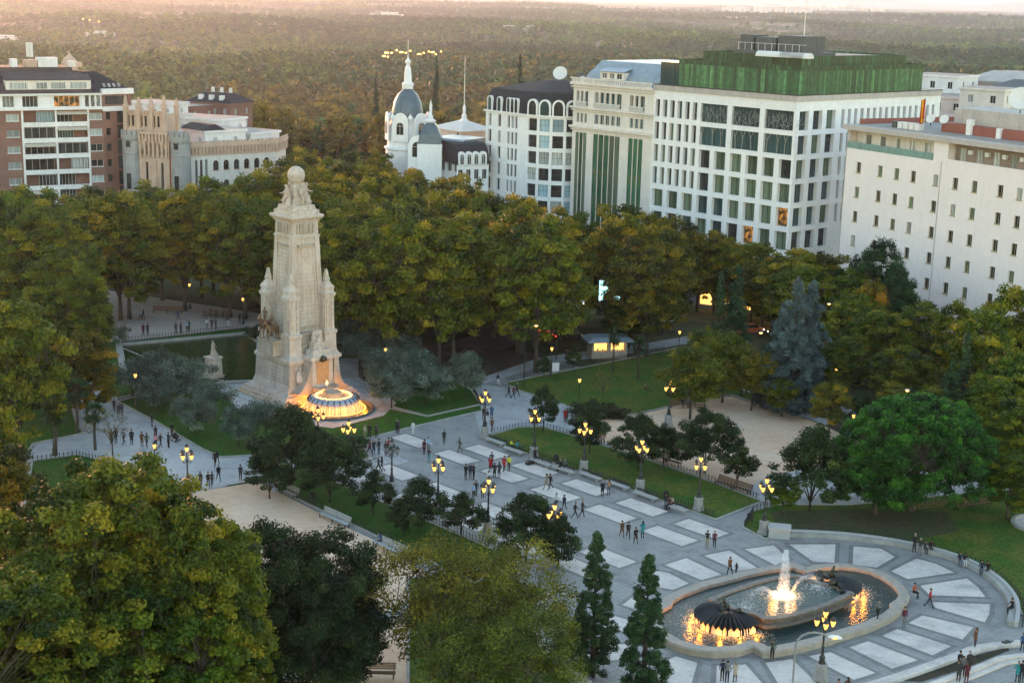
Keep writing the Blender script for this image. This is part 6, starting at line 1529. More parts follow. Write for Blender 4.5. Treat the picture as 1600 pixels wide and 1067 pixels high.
for k in range(7): x = ua+st*(k+.5)/7; mb.box(x-.22, x+.22, .0, .35, zc0+.6, zc0+2.4+(.9 if k % 2 else 0)); mb.rings([[(x+q*.28, .17+w_*.28, zz_) for q, w_ in ((-1, -1), (1, -1), (1, 1), (-1, 1))] for zz_ in (zc0+2.4+(.9 if k % 2 else 0),)]+[[(x+q*.03, .17+w_*.03, zc0+3.7+(.9 if k % 2 else 0)) for q, w_ in ((-1, -1), (1, -1), (1, 1), (-1, 1))]])
mb.build('tracery', M['ochre'], cs_); blk(cs_, ua+st*.42, ua+st*.58, .1, .4, 2, zc0, 'ochre', 'carved_panel')
mb = MB()
for k in range(9): mb.box(ua+st*(k+.2)/9, ua+st*(k+.7)/9, -.05, .39, zc1-1.3, zc1+.2)
mb.box(ua, ub_, -.1, .39, zc1+.2, zc1+.7); mb.build('corbel_table', M['ochre'], cs_)
# upper lantern storey with spiky pinnacles
lx0, lx1 = fc_(95, 400)[0], fc_(415, 400)[0]; zl = fc_(250, 265)[1]; zq = fc_(250, 385)[1]
blk(cs_, lx0, lx1, 2.2, 8, zc1-2, zq, 'ochre', 'upper_base')
ops = grid_ops(lx1-lx0, [(zq+.3, zl-.4)], 9, .55, win=(1, 1, 'framed', 'g_dark'), depth=.25)
facade(cs_, (lx0, 2.6), 0, lx1-lx0, zq, zl, ops, wall='ochre', name='lantern_wall'); facade(cs_, (lx1, 2.6), R(90), 5, zq, zl, [], wall='ochre', name='lantern_side'); facade(cs_, (lx0, 7.6), R(-90), 5, zq, zl, [], wall='ochre', name='lantern_side')
for k in range(8):
    x = lx0+(lx1-lx0)*(k % 4)/3; y = 2.4 if k < 4 else 7.6; mb = MB(); hgt = 3.7 if k % 3 == 0 or k == 3 else 3.1
    mb.rings([[(x+q*r_, y+w_*r_, z) for q, w_ in ((-1, -1), (1, -1), (1, 1), (-1, 1))] for z, r_ in ((zq-.5, .42), (zl+1.2, .40), (zl+1.3, .55), (zl+1.6, .50), (zl+1.7, .34), (zl+hgt-.6, .22), (zl+hgt, .03))])
    mb.build('pinnacle', M['ochre'], cs_)
mb = MB()
for k in range(14): x = lx0+(lx1-lx0)*(k+.5)/14; mb.box(x-.2, x+.2, 2.3, 2.7, zl, zl+.7)
mb.build('parapet_cresting', M['ochre'], cs_)
# ---- long cream building with arcaded cornice
k0 = Vector((-66.8, 301.9, 0)); kA = R(41.2); kL = 20.5
cr = empty('crenellated_building', k0, kA, 'long cream building with tan arcaded cornice and round arched windows', 'building')
zk = 19.; ops = []
for i in range(6):
    u = 5.2+i*2.45
    ops += [dict(u0=u, u1=u+1.35, z0=zk-5.8, z1=zk-3.7, win=(2, 1, 'framed', 'g_dark'), depth=.35, arch=True, sill='ochre'), dict(u0=u, u1=u+1.35, z0=zk-10.2, z1=zk-7.8, win=(2, 1, 'framed', 'g_dark'), depth=.35, arch=True, sill='ochre'), dict(u0=u, u1=u+1.05, z0=zk-15.2, z1=zk-13.2, win=(2, 1, 'framed', 'g_dark'), depth=.35, sill='ochre')]
for i in range(3): ops.append(dict(u0=1.0+i*1.15, u1=1.6+i*1.15, z0=zk-12, z1=zk-3.4, win=(1, 5, 'framed', 'g_dark' if i == 1 else 'g_curt'), depth=.35, arch=True))
facade(cr, (0, 0), 0, kL, 0, zk-2.4, ops, wall='cream', name='front_wall')
blk(cr, -2.2, 0, -.2, 6, 0, zk+.5, 'greystone', 'left_turret')
def arcade(x0, x1, y, ang=0):
    mb = MB(); L = x1-x0; n = int(L/.82)
    ca, sa = math.cos(ang), math.sin(ang)
    def B(u0, u1, d0, d1, z0, z1):
        n0 = len(mb.v); mb.box(u0, u1, d0, d1, z0, z1)
        mb.v[n0:] = [(x0+vx*ca-vy*sa, y+vx*sa+vy*ca, vz) for vx, vy, vz in mb.v[n0:]]
    B(0, L, -.35, .3, zk-.9, zk-.1); B(0, L, 0, .3, zk-2.4, zk-.9); B(0, L, -.2, .3, zk-2.6, zk-2.4)
    for k in range(n): u = L*(k+.5)/n; B(u-.17, u+.17, -.32, 0, zk-2.2, zk-.9); B(u-.24, u+.24, -.35, -.05, zk-.1, zk+.35)
    mb.build('arcaded_cornice', M['ochre'], cr)
arcade(-.1, kL+.3, -.02)
rA = math.radians(60)-0; facade(cr, (kL, 0), R(45), 9, 0, zk-2.4, [dict(u0=2+3*i, u1=3+3*i, z0=z, z1=z+1.7, win=(2, 1, 'framed', 'g_dark'), depth=.3, arch=True) for i in range(2) for z in (zk-5.6, zk-10.2)], wall='cream', name='corner_wall')
arcade(kL+.3, kL+9.3, 0, R(45))
blk(cr, 0, kL, .3, 10, zk-1.6, zk-1.4, 'tar', 'flat_roof'); mb = MB(); mb.box(kL-4, kL+5.5, 9, 9.4, zk-1.5, zk+.6); mb.box(8, kL-4, 6.6, 7, zk-1.5, zk-.2); mb.build('rear_parapet', M['ochre'], cr)
# white houses behind the cream building
def whb(px, py, Y, px1, lab, hbot, wall='white', extra=None, rows=2):
    a = pz(px, py, Y); b_ = pz(px1, py, Y-6); L = math.dist((a.x, a.y), (b_.x, b_.y)); ang = math.atan2(b_.y-a.y, b_.x-a.x)
    r = empty('white_house' if wall == 'white' else 'brick_house', (a.x, a.y, 0), ang, lab, 'building'); h = a.z
    zr_ = [(h-3.3*(k+1)+.8, h-3.3*k-1.0) for k in range(rows)]
    facade(r, (0, 0), 0, L, -15, h, grid_ops(L, zr_, max(2, int(L/3.4)), 1.1, win=(2, 1, 'framew', 'g_curt'), depth=.2), wall=wall, name='front_wall'); facade(r, (L, 0), R(90), 10, -15, h, grid_ops(10, zr_, 2, 1., win=(2, 1, 'framew', 'g_curt'), depth=.2), wall=wall, name='side_wall'); facade(r, (0, 10), R(-90), 10, -15, h, [], wall=wall, name='end_wall')
    blk(r, -.3, L+.3, -.3, 10.3, h, h+.5, wall, 'parapet'); blk(r, 0, L, 0, 10, h-.02+.5, h+.53, 'tar', 'flat_roof'); return r, h, L
r1, h_, L_ = whb(*Z7(420, 290), 330, 170+940/5.333, 'tall white house with roof railing behind the castle like building', 0, rows=3)
mb = MB(); mb.box(0, L_*.55, -.1, 0, h_+.5, h_+1.3); mb.build('roof_railing', M['framew'], r1)
r2, h_, L_ = whb(*Z7(620, 392), 312, 170+800/5.333, 'low white gabled house with a small dark roof behind the cream building', 0, rows=1)
mb = MB(); mb.rings([[(-.5, -.5, h_+.5), (L_+.3, -.5, h_+.5), (L_+.3, 5, h_+.5), (-.5, 5, h_+.5)], [(.5, 1.5, h_+1.7), (L_-.5, 1.5, h_+1.7), (L_-.5, 3, h_+1.7), (.5, 3, h_+1.7)]]); mb.build('dark_roof', M['slate'], r2)
r3, h_, L_ = whb(*Z7(800, 405), 322, 170+1180/5.333, 'flat white house with terrace right behind the cream building', 0, rows=1)
r4, h_, L_ = whb(*Z7(430, 190), 395, 170+660/5.333, 'low red brick house behind the pinnacles', 0, 'brick', rows=1)
r5, h_, L_ = whb(*Z7(660, 165), 400, 170+1010/5.333, 'red brick house with dark hipped roof and white chimneys', 0, 'brick', rows=2)
mb = MB(); mb.rings([[(-.6, -.6, h_+.5), (L_+.6, -.6, h_+.5), (L_+.6, 10.6, h_+.5), (-.6, 10.6, h_+.5)], [(3, 4, h_+2.9), (L_-3, 4, h_+2.9), (L_-3, 6, h_+2.9), (3, 6, h_+2.9)]]); rf = mb.build('hipped_roof', M['slate'], r5)
for k in range(3): blk(rf, 3+k*(L_-7)/2, 4.2+k*(L_-7)/2, .6, 1.6, h_+.9, h_+2.4, 'framew', 'dormer'); blk(rf, 4+k*(L_-8)/2, 4.7+k*(L_-8)/2, 5, 5.6, h_+2.8, h_+4.2, 'framew', 'chimney')
r6, h_, L_ = whb(*Z7(120, 165), 372, 170+430/5.333, 'white terrace with pale blinds seen between the tan pinnacles', 0, rows=2)
# ---- domed white building
Yd = 312.
def Z8(a, b_): return (590+a/5.337, 80+b_/5.337)
dc = pz(*Z8(250, 540), Yd); zd = dc.z
dm_ = empty('domed_building', (dc.x, dc.y, 0), 0, 'ornate white building with a slate blue dome and tall finial', 'building')
zb_ = pz(*Z8(250, 780), Yd).z
mb = MB(); mb.lathe([(4.6, 0), (4.6, zb_-1), (4.9, zb_-.8), (4.9, zb_-.4), (4.3, zb_-.3), (4.0, zd-2.0), (3.6, zd-1.2), (3.3, zd-.2)], 12); mb.build('tower', M['office'], dm_)
mb = MB(); mb.lathe([(3.25, zd-.3), (3.3, zd+.3), (3.2, zd+1.2), (2.8, zd+3.0), (2.05, zd+4.5), (1.0, zd+5.5), (.7, zd+5.8)], 24, cap=False); mb.build('dome', M['zincd'], dm_, True)
for k in range(0):
    t_ = 2*math.pi*k/8+.3; mb = MB(); mb.tube([(r_*math.cos(t_), r_*math.sin(t_), zd+z) for r_, z in ((3.32, 0), (3.24, 1.2), (2.84, 3.), (2.08, 4.5), (1.05, 5.5))], .1, 4); mb.build('dome_rib', M['office'], dm_)
mb = MB(); mb.lathe([(1.15, 5.6), (1.15, 6.2), (1.25, 6.4), (1.2, 6.8), (.8, 7.0), (.75, 8.5), (.6, 9.8), (.35, 10.4), (.3, 10.6), (.6, 11.0), (.55, 11.4), (.15, 11.8), (.08, 12.2)], 10, (0, 0, zd)); f_ = mb.build('lantern_finial', M['office'], dm_, True)
mb = MB(); mb.tube([(0, 0, zd+12), (0, 0, zd+15.5)], [.1, .04], 5); mb.build('spike', M['framew'], f_)
for k in range(6):                                # gabled round dormers with scrolls and urns
    t_ = -math.pi/2+(k-2.5)*math.pi/3+.25; x, y = math.cos(t_)*4.15, math.sin(t_)*4.15; mb = MB(); hw = 1.75
    prof = [(hw*math.cos(a), 1.5+hw*1.25*math.sin(a)) for a in [math.pi*i/12 for i in range(13)]]+[(-hw, -2.2), (hw, -2.2)]
    ca, sa = math.cos(t_+math.pi/2), math.sin(t_+math.pi/2)
    mb.rings([[(x+u*s_*ca+d*-sa*-1, y+u*s_*sa+d*ca*-1*-1*-1, zb_+3.2+v*s_) for u, v in prof] for s_, d in ((1, 0), (1, .35))])
    g_ = mb.build('arched_gable', M['office'], dm_)
    link('window', wmesh(1.7, 2.6, 1, 1, 'framew', 'g_dark', arch=True), (), g_, (math.cos(t_)*4.6, math.sin(t_)*4.6, zb_+2.4), t_+math.pi/2)
    mb = MB(); mb.lathe([(.3, 0), (.2, .4), (.55, .8), (.5, 1.3), (.15, 1.6), (.02, 1.9)], 8, (math.cos(t_+.5)*3.9, math.sin(t_+.5)*3.9, zd-1.2)); mb.build('urn', M['office'], dm_)
p1 = pz(*Z8(440, 780), Yd-8); mb = MB(); mb.rings([[(p1.x-dc.x+q*r_, p1.y-dc.y+w_*r_, z) for q, w_ in ((-1, -1), (1, -1), (1, 1), (-1, 1))] for z, r_ in ((p1.z+.3, 2.5), (p1.z+.4, 2.4), (p1.z+2.2, 2.1), (p1.z+4., 1.3), (p1.z+4.6, .6))]); sm_ = mb.build('pavilion_roof', M['zincd'], dm_); blk(dm_, p1.x-dc.x-2.5, p1.x-dc.x+2.5, p1.y-dc.y-2.5, p1.y-dc.y+2.5, 0, p1.z+.3, 'office', 'pavilion_wall')
mb = MB(); mb.lathe([(1.0, 0), (1.2, .4), (.5, .8), (.55, 1.2), (.3, 1.6), (.3, 3.4), (.1, 4.2), (.02, 4.6)], 8, (p1.x-dc.x, p1.y-dc.y, p1.z+4.5)); mb.build('pavilion_finial', M['office'], sm_)
mb = MB(); prof = [(1.9*math.cos(a), 1.2+2.6*math.sin(a)) for a in [math.pi*i/12 for i in range(13)]]+[(-1.9, -6), (1.9, -6)]
p2 = pz(*Z8(330, 860), Yd-10); mb.rings([[(p2.x-dc.x+u, p2.y-dc.y+d, p2.z+v) for u, v in prof] for d in (0, .5)]); g2 = mb.build('front_gable', M['office'], dm_)
link('window', wmesh(2.2, 3.2, 1, 1, 'framew', 'g_dark', arch=True), (), g2, (p2.x-dc.x, p2.y-dc.y-.05, p2.z-.6))
wa = pz(*Z8(400, 860), Yd-6); wb = pz(*Z8(690, 888), Yd-11); Lw = math.dist((wa.x, wa.y), (wb.x, wb.y)); aw = math.atan2(wb.y-wa.y, wb.x-wa.x)
wg = empty('mansard_wing', (wa.x, wa.y, 0), aw, 'white wing with pale zinc mansard and dormers right of the dome', 'building')
facade(wg, (0, 0), 0, Lw, 0, wa.z, grid_ops(Lw, [(wa.z-3, wa.z-1), (wa.z-6.5, wa.z-4.3)], 5, 1.0, win=(2, 1, 'framew', 'g_dark'), depth=.3), wall='office', name='front_wall')
mb = MB(); mb.rings([[(0, y, z), (Lw, y, z), (Lw, 9, z), (0, 9, z)] for y, z in ((-.3, wa.z), (.2, wa.z+.4), (1.0, wa.z+3.2), (1.6, wa.z+3.5))]); mb.build('mansard_roof', M['zinc'], wg)
for i in range(3): d1 = blk(wg, 1.0+i*3., 2.4+i*3., -.1, 1.4, wa.z+.5, wa.z+2.5, 'zinc', 'dormer'); link('window', wmesh(1.0, 1.5, 1, 1, 'framew', 'g_dark', arch=True), (), d1, (1.7+i*3., -.14, wa.z+.6))
facade(wg, (Lw, 0), R(90), 9, 0, wa.z, [], wall='office', name='end_wall')
sa_ = pz(*Z8(660, 950), Yd-15); sb = pz(*Z8(925, 965), Yd-12); Ls = math.dist((sa_.x, sa_.y), (sb.x, sb.y)); as_ = math.atan2(sb.y-sa_.y, sb.x-sa_.x)
sg = empty('slate_wing', (sa_.x, sa_.y, 0), as_, 'low building with rounded black slate roof and white arched dormers', 'building')
facade(sg, (0, 0), 0, Ls, 0, sa_.z, grid_ops(Ls, [(sa_.z-3, sa_.z-1)], 4, 1.0, win=(2, 1, 'framew', 'g_dark'), depth=.3), wall='office', name='front_wall')
mb = MB(); mb.rings([[(0-.1, y, z), (Ls, y, z), (Ls, 10, z), (0-.1, 10, z)] for y, z in ((-.2, sa_.z), (0, sa_.z+1.6), (.5, sa_.z+3.0), (1.6, sa_.z+3.9), (3, sa_.z+4.2))]); rf = mb.build('slate_roof', M['slate'], sg)
for i in range(4):
    x = 1.0+i*(Ls-2)/3.2; mb = MB(); r_ = .75; prof = [(r_*math.cos(a), 1.9+r_*math.sin(a)) for a in [math.pi*k/10 for k in range(11)]]+[(-r_, 0), (r_, 0)]
    mb.rings([[(x+u, d, sa_.z+v) for u, v in prof] for d in (-.35, 1.2)]); d1 = mb.build('arched_dormer', M['office'], rf); link('window', wmesh(.95, 2.1, 1, 1, 'framew', 'g_dark', arch=True), (), d1, (x, -.39, sa_.z+.1))
ca_ = pz(*Z8(480, 640), Yd+14); cb = pz(*Z8(705, 660), Yd+6); Lc = math.dist((ca_.x, ca_.y), (cb.x, cb.y)); ac = math.atan2(cb.y-ca_.y, cb.x-ca_.x)
cg_ = empty('cream_pavilion', (ca_.x, ca_.y, 0), ac, 'small cream pavilion with tiled roof, pinnacle and tall mast right of the dome', 'building')
zz_ = ca_.z
facade(cg_, (0, 0), 0, Lc, 0, zz_, [dict(u0=Lc*.72, u1=Lc*.72+1.1, z0=zz_-4.6, z1=zz_-2.9, win=(2, 1, 'framed', 'g_dark'), depth=.2), dict(u0=Lc*.8, u1=Lc*.8+.7, z0=zz_-1.2, z1=zz_-.4, win=(1, 1, 'framed', 'g_dark'), depth=.2)], wall='cream', name='front_wall'); facade(cg_, (Lc, 0), R(90), 8, 0, zz_, [], wall='cream', name='side_wall')
mb = MB(); mb.rings([[(-1, -1, zz_), (Lc+1, -1, zz_), (Lc+1, 9, zz_), (-1, 9, zz_)], [(-1, -1, zz_+.15), (Lc+1, -1, zz_+.15), (Lc+1, 9, zz_+.15), (-1, 9, zz_+.15)], [(Lc*.4, 3.5, zz_+1.9), (Lc*.6, 3.5, zz_+1.9), (Lc*.6, 4.5, zz_+1.9), (Lc*.4, 4.5, zz_+1.9)]]); mb.build('tiled_roof', M['cream'], cg_)
mb = MB(); mb.lathe([(1.2, 1.6), (.9, 2.0), (.5, 2.4), (.55, 3.0), (.3, 3.4), (.35, 4.6), (.1, 5.4)], 8, (Lc*.52, 4, zz_)); pn = mb.build('pinnacle', M['office'], cg_)
mb = MB(); mb.tube([(Lc*.52, 4, zz_+5), (Lc*.52, 4, zz_+15.5)], [.12, .06], 5); mb.build('mast', M['cream'], pn)
house(722, 210, 335, 11, 10, 0, -30, 'cream', 'low cream terrace wall between the mast pavilion and the rounded building', 1)
# ================================================================== TREES
def quads(name, Pn, Nn, S, tint, asp=.7, mats=()):
    n = len(Pn)
    up = RNG.normal(size=(n, 3)); t = np.cross(Nn, up); t /= np.linalg.norm(t, axis=1, keepdims=True)+1e-9; b_ = np.cross(Nn, t)
    s = S[:, None]*.5
    V = np.empty((n, 4, 3)); V[:, 0] = Pn-t*s; V[:, 1] = Pn-b_*s*asp+Nn*s*.15; V[:, 2] = Pn+t*s; V[:, 3] = Pn+b_*s*asp-Nn*s*.1
    me = bpy.data.meshes.new(name); me.vertices.add(4*n); me.vertices.foreach_set('co', V.reshape(-1))
    me.loops.add(4*n); me.loops.foreach_set('vertex_index', np.arange(4*n, dtype=np.int32))
    me.polygons.add(n); me.polygons.foreach_set('loop_start', np.arange(0, 4*n, 4, dtype=np.int32)); me.polygons.foreach_set('loop_total', np.full(n, 4, dtype=np.int32))
    me.update(); a = me.attributes.new('tint', 'FLOAT', 'FACE'); a.data.foreach_set('value', tint.astype(np.float32))
    for m_ in mats: me.materials.append(m_)
    return me
def leafcloud(cs, rs, per, size, name, mat, up=.35, spread=.8, flat=.75, tvar=.22, tn=.5, asp=.7, shell=.55):
    cs = np.array(cs); rs = np.array(rs); K = len(cs)
    cnt = np.maximum(6, (per*(rs/rs.mean())**2).astype(int)); idx = np.repeat(np.arange(K), cnt); n = len(idx)
    d = RNG.normal(size=(n, 3)); d /= np.linalg.norm(d, axis=1, keepdims=True)
    d[:, 2] = np.where(d[:, 2] < -.3, d[:, 2]*.4, d[:, 2])
    rr = (shell+(1-shell)*RNG.random(n)**.6)*(1+.18*RNG.normal(size=n))
    off = d*rr[:, None]*rs[idx][:, None]; off[:, 2] *= flat
    Pn = cs[idx]+off
    Nn = d*spread+np.array([0, 0, up])+RNG.normal(size=(n, 3))*.45; Nn /= np.linalg.norm(Nn, axis=1, keepdims=True)
    ct = RNG.normal(tn, tvar, K)
    tint = np.clip(ct[idx]+RNG.normal(0, .13, n), 0, 1)
    S = size*(.65+.7*RNG.random(n))
    return quads(name, Pn, Nn, S, tint, asp, [mat])
def crown_pts(n, H, r, zb, rng, shape='round', lobes=3.):
    """clump centres over and inside an uneven crown"""
    ph = rng.uniform(0, 6.28, 6); out = []; rad = []
    for i in range(n):
        a = rng.uniform(0, 6.28); v = rng.uniform(-.75, 1) if shape != 'umbrella' else rng.uniform(-.1, 1); el = math.asin(max(-1, min(1, v)))
        k = 1+.16*math.sin(2*a+ph[0])+.12*math.sin(3*a+ph[1]+2*el)+.10*math.sin(5*a+ph[2]-3*el)
        q = rng.uniform(.5, 1)**.45 if rng.random() < .8 else rng.uniform(.15, .7)
        if shape == 'cone': k *= 1.1-.6*max(0, v)
        R_ = r*k*q; zc = zb+(H-zb)*.46; hz = (H-zb)*.54
        z = zc+hz*math.sin(el)*q*(1+.1*math.sin(3*a+ph[3])); c = math.cos(el)
        if v < 0: c = max(c, .72)
        out.append((R_*c*math.cos(a), R_*c*math.sin(a), z))
    return out
def branches(cs, H, zb, r0, rng, nl=5, lean=(0, 0), pale=False, fan=.45, use=.5):
    mb = MB(); top = (lean[0], lean[1], zb+(H-zb)*.35)
    mb.tube([(0, 0, -.1), (lean[0]*.2, lean[1]*.2, zb*.45), (lean[0]*.6, lean[1]*.6, zb), top], [r0*1.25, r0, r0*.8, r0*.5], 8)
    limbs = []
    for k in range(nl):
        a = 2*math.pi*k/nl+rng.uniform(-.4, .4); L = rng.uniform(.5, .8); c_ = cs[int(rng.integers(len(cs)))]
        R_ = math.hypot(*(max(cs, key=lambda c: c[0]*math.cos(a)+c[1]*math.sin(a))[:2]))*.6
        z0 = zb*rng.uniform(.85, 1.1); e = (math.cos(a)*R_, math.sin(a)*R_, z0+(H-zb)*rng.uniform(.35, .6)); m_ = (e[0]*.45, e[1]*.45, z0+(e[2]-z0)*.55+.3)
        mb.tube([(lean[0]*.5, lean[1]*.5, z0), m_, e], [r0*.55, r0*.36, r0*.18], 6); limbs += [m_, e]
    limbs.append(top)
    for c in cs:
        if rng.random() > use: continue
        l = min(limbs, key=lambda q: math.dist(q, c)); m_ = tuple((l[i]+c[i])/2+rng.uniform(-.3, .3) for i in range(3))
        mb.tube([l, m_, c], [r0*.16, r0*.1, .02], 4)
    return mb
LIB = {}
def reg(kind, trunk, crown): LIB.setdefault(kind, []).append((trunk, crown))
def tmesh(mb, name, mat): me = mb.mesh(name, True); me.materials.append(mat); return me
def make_plane(kind, seed, H, r, n, per, size, zb, mat='L_plane', tn=.45, tv=.22, cl=1.35, bark='bark', use=.5, flat=.75, asp=.75):
    rng = np.random.default_rng(seed); cs = crown_pts(n, H-cl*.5, r-cl*.6, zb, rng, 'cone' if 'mag' in kind else 'round'); rs = rng.uniform(.65, 1.25, n)*cl
    tr = tmesh(branches(cs, H, zb, .015*H, rng, use=use), 'trunk', M[bark]); cr_ = leafcloud(cs, rs, per, size, 'crown', M[mat], tn=tn, tvar=tv, flat=flat, asp=asp)
    reg(kind, tr, cr_)
for s in range(5): make_plane('plane', 100+s, 20, 6.2, 190, 130, .40, 3.2, cl=1.1, tv=.27)
for s in range(3): make_plane('bigplane', 200+s, 20, 7.2, 430, 190, .27, 4., cl=.85, tv=.3)
for s in range(3): make_plane('green', 300+s, 16, 5.2, 180, 130, .34, 2.6, cl=.95, tv=.3)
for s in range(2): make_plane('autumn', 400+s, 10, 4.6, 70, 130, .34, 2.6, cl=1.05, tn=.5)
for s in range(2): make_plane('magnolia', 500+s, 7.5, 3.3, 105, 150, .25, .8, 'L_dark', .4, .22, .62, 'bark_d', .7, .9, .5)
for s in range(2): make_plane('youngmag', 520+s, 5, 2.1, 60, 120, .22, .8, 'L_dark', .4, .22, .48, 'bark_d', .7, .9, .5)
for s in range(2): make_plane('oak', 600+s, 13, 5.2, 190, 300, .21, 2.2, 'L_dark', .3, .25, .95, 'bark_d', .6)
for s in range(3): make_plane('olive', 700+s, 5.6, 3.3, 50, 150, .26, 1.2, 'L_olive', .5, .2, .85, 'bark_d', .6, .85, .4)
for s in range(2): make_plane('wisp', 800+s, 13, 6.2, 150, 95, .24, 3.0, 'L_wisp', .45, .25, 1.15, 'bark', .95, .7, .6)
for s in range(2): make_plane('bush', 900+s, 1.9, 1.5, 26, 90, .22, .3, 'L_dark', .4, .2, .55, 'bark_d', .3)
# umbrella pine: needle tufts standing on a domed, lobed surface
def make_pine(seed, H, r, zb, n, per, cl, size):
    rng = np.random.default_rng(seed); cs, rs = [], []
    ph = rng.uniform(0, 6.28, 4)
    for i in range(n):
        a = rng.uniform(0, 6.28); q = math.sqrt(rng.uniform(0, 1)); el = rng.uniform(-.35, 1) if rng.random() < .45 else None
        k = 1+.08*math.sin(3*a+ph[0])+.06*math.sin(5*a+ph[1])
        if el is None: R_ = r*q*k; z = zb+(H-zb)*(.35+.62*math.sqrt(max(0, 1-q*q)))+rng.uniform(-.25, .25)
        else: R_ = r*k*math.cos(el*.9)*rng.uniform(.85, 1.); z = zb+(H-zb)*(.35+.6*math.sin(el*1.2))
        cs.append((R_*math.cos(a), R_*math.sin(a), z)); rs.append(cl*rng.uniform(.7, 1.3))
    for i in range(int(n*.35)):                    # hanging lower lobes
        a = rng.uniform(0, 6.28); R_ = r*rng.uniform(.35, .95); cs.append((R_*math.cos(a), R_*math.sin(a), zb+(H-zb)*rng.uniform(.02, .3))); rs.append(cl*rng.uniform(.7, 1.2))
    mb = branches(cs, H, zb, .028*H, rng, 6, use=.35); cs_, rs_ = np.array(cs), np.array(rs)
    K = len(cs_); cnt = np.maximum(6, (per*(rs_/rs_.mean())**2).astype(int)); idx = np.repeat(np.arange(K), cnt); m = len(idx)
    d = RNG.normal(size=(m, 3)); d[:, 2] = np.abs(d[:, 2])*1.1-.25; d /= np.linalg.norm(d, axis=1, keepdims=True)
    Pn = cs_[idx]+d*(rs_[idx]*(.5+.5*RNG.random(m)))[:, None]
    Nn = np.cross(d, RNG.normal(size=(m, 3))); Nn = Nn*.6+d*.6; Nn /= np.linalg.norm(Nn, axis=1, keepdims=True)
    tint = np.clip(RNG.normal(.45, .18, K)[idx]+.28*d[:, 2]-.08+RNG.normal(0, .1, m), 0, 1)  # upward needles lighter, others darker: light from above put into the tint
    return tmesh(mb, 'trunk', M['bark']), quads('crown', Pn, Nn, size*(.6+.8*RNG.random(m)), tint, .45, [M['L_pine']])
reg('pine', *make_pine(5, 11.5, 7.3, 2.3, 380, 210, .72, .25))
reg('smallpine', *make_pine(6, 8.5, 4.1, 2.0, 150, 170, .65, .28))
def make_column(kind, seed, H, r, n, per, cl, size, mat, taper='cone', tn=.45, bark='bark_d', zb=.6, asp=.5):
    rng = np.random.default_rng(seed); cs, rs = [], []
    for i in range(n):
        t = rng.uniform(0, 1)**1.05; z = zb+(H-zb)*t; a = rng.uniform(0, 6.28)
        if taper == 'cone': R_ = r*(1-t)**.8
        elif taper == 'column': R_ = r*min(1, (1-t)*1.25)**.75*min(1, .6+t*2)
        else: R_ = r*(1-t)**.65*(.8+.2*math.sin(t*26))
        q = rng.uniform(.45, 1.05)*(1+.12*math.sin(2*a+5*t+seed)); cs.append((R_*q*math.cos(a), R_*q*math.sin(a), z)); rs.append(cl*rng.uniform(.6, 1.3)*(1-.45*t))
    cs.append((0, 0, H-.2)); rs.append(cl*.4)
    mb = MB(); mb.tube([(0, 0, -.1), (0, 0, H*.5), (0, 0, H*.95)], [.022*H, .012*H, .02], 7)
    for c in cs[::3]: mb.tube([(0, 0, max(.3, c[2]-.5)), c], [.05, .015], 4)
    reg(kind, tmesh(mb, 'trunk', M[bark]), leafcloud(cs, rs, per, size, 'crown', M[mat], tn=tn, asp=asp, flat=1.05, up=.2))
for s in range(2): make_column('cypress', 30+s, 11.5, 1.9, 260, 130, .42, .17, 'L_cyp', 'column')
for s in range(2): make_column('slimcyp', 40+s, 14, 1.6, 140, 110, .45, .24, 'L_cyp', 'cone')
make_column('cedar', 50, 15.5, 4.8, 260, 150, .7, .27, 'L_cedar', 'tier', .5, asp=.35)
make_column('cedar', 51, 15.5, 4.4, 240, 150, .7, .27, 'L_cedar', 'tier', .45, asp=.35)
make_column('conifer', 52, 14, 3.2, 130, 120, .8, .34, 'L_cyp', 'tier', .4)
make_column('smallfir', 53, 2.8, .9, 50, 80, .3, .16, 'L_cyp', 'cone', .25, zb=.2)
# palm: shaggy trunk and fans
def make_palm(seed):
    rng = np.random.default_rng(seed); mb = MB(); mb.tube([(0, 0, -.1), (.1, 0, 2), (.05, .1, 4.6)], [.2, .16, .2], 8)
    Pn, Nn, S, T = [], [], [], []
    lf = MB(); tint = []
    for k in range(46):
        a = rng.uniform(0, 6.28); el = rng.uniform(-.75, 1.25); L = rng.uniform(1.0, 1.35); d = Vector((math.cos(a)*math.cos(el), math.sin(a)*math.cos(el), math.sin(el))); b0 = Vector((.05, .1, 4.65)); h = b0+d*.75
        side = d.cross(Vector((0, 0, 1))).normalized(); nrm = side.cross(d)
        for j in range(11):
            an = (j-5)*.27; dd = d*math.cos(an)+side*math.sin(an); e = h+dd*L*.75+Vector((0, 0, -.28*abs(math.sin(an))-.12)); w = dd.cross(nrm)*.06
            lf.face([h-w*.4, h.lerp(e, .5)-w, e, h.lerp(e, .5)+w]); tint.append(.25+.45*rng.random()+(.2 if el > .4 else -.1))
        mb.tube([b0, h], .018, 3)
    for k in range(16): a = rng.uniform(0, 6.28); mb.tube([(.05+.12*math.cos(a), .1+.12*math.sin(a), 4.5), (.05+.5*math.cos(a), .1+.5*math.sin(a), 3.9), (.05+.45*math.cos(a), .1+.45*math.sin(a), 3.2)], [.05, .06, .01], 4)
    me = lf.mesh('crown'); at_ = me.attributes.new('tint', 'FLOAT', 'FACE'); at_.data.foreach_set('value', tint); me.materials.append(M['L_cyp'])
    reg('palm', tmesh(mb, 'trunk', M['bark']), me)
make_palm(1); make_palm(2)
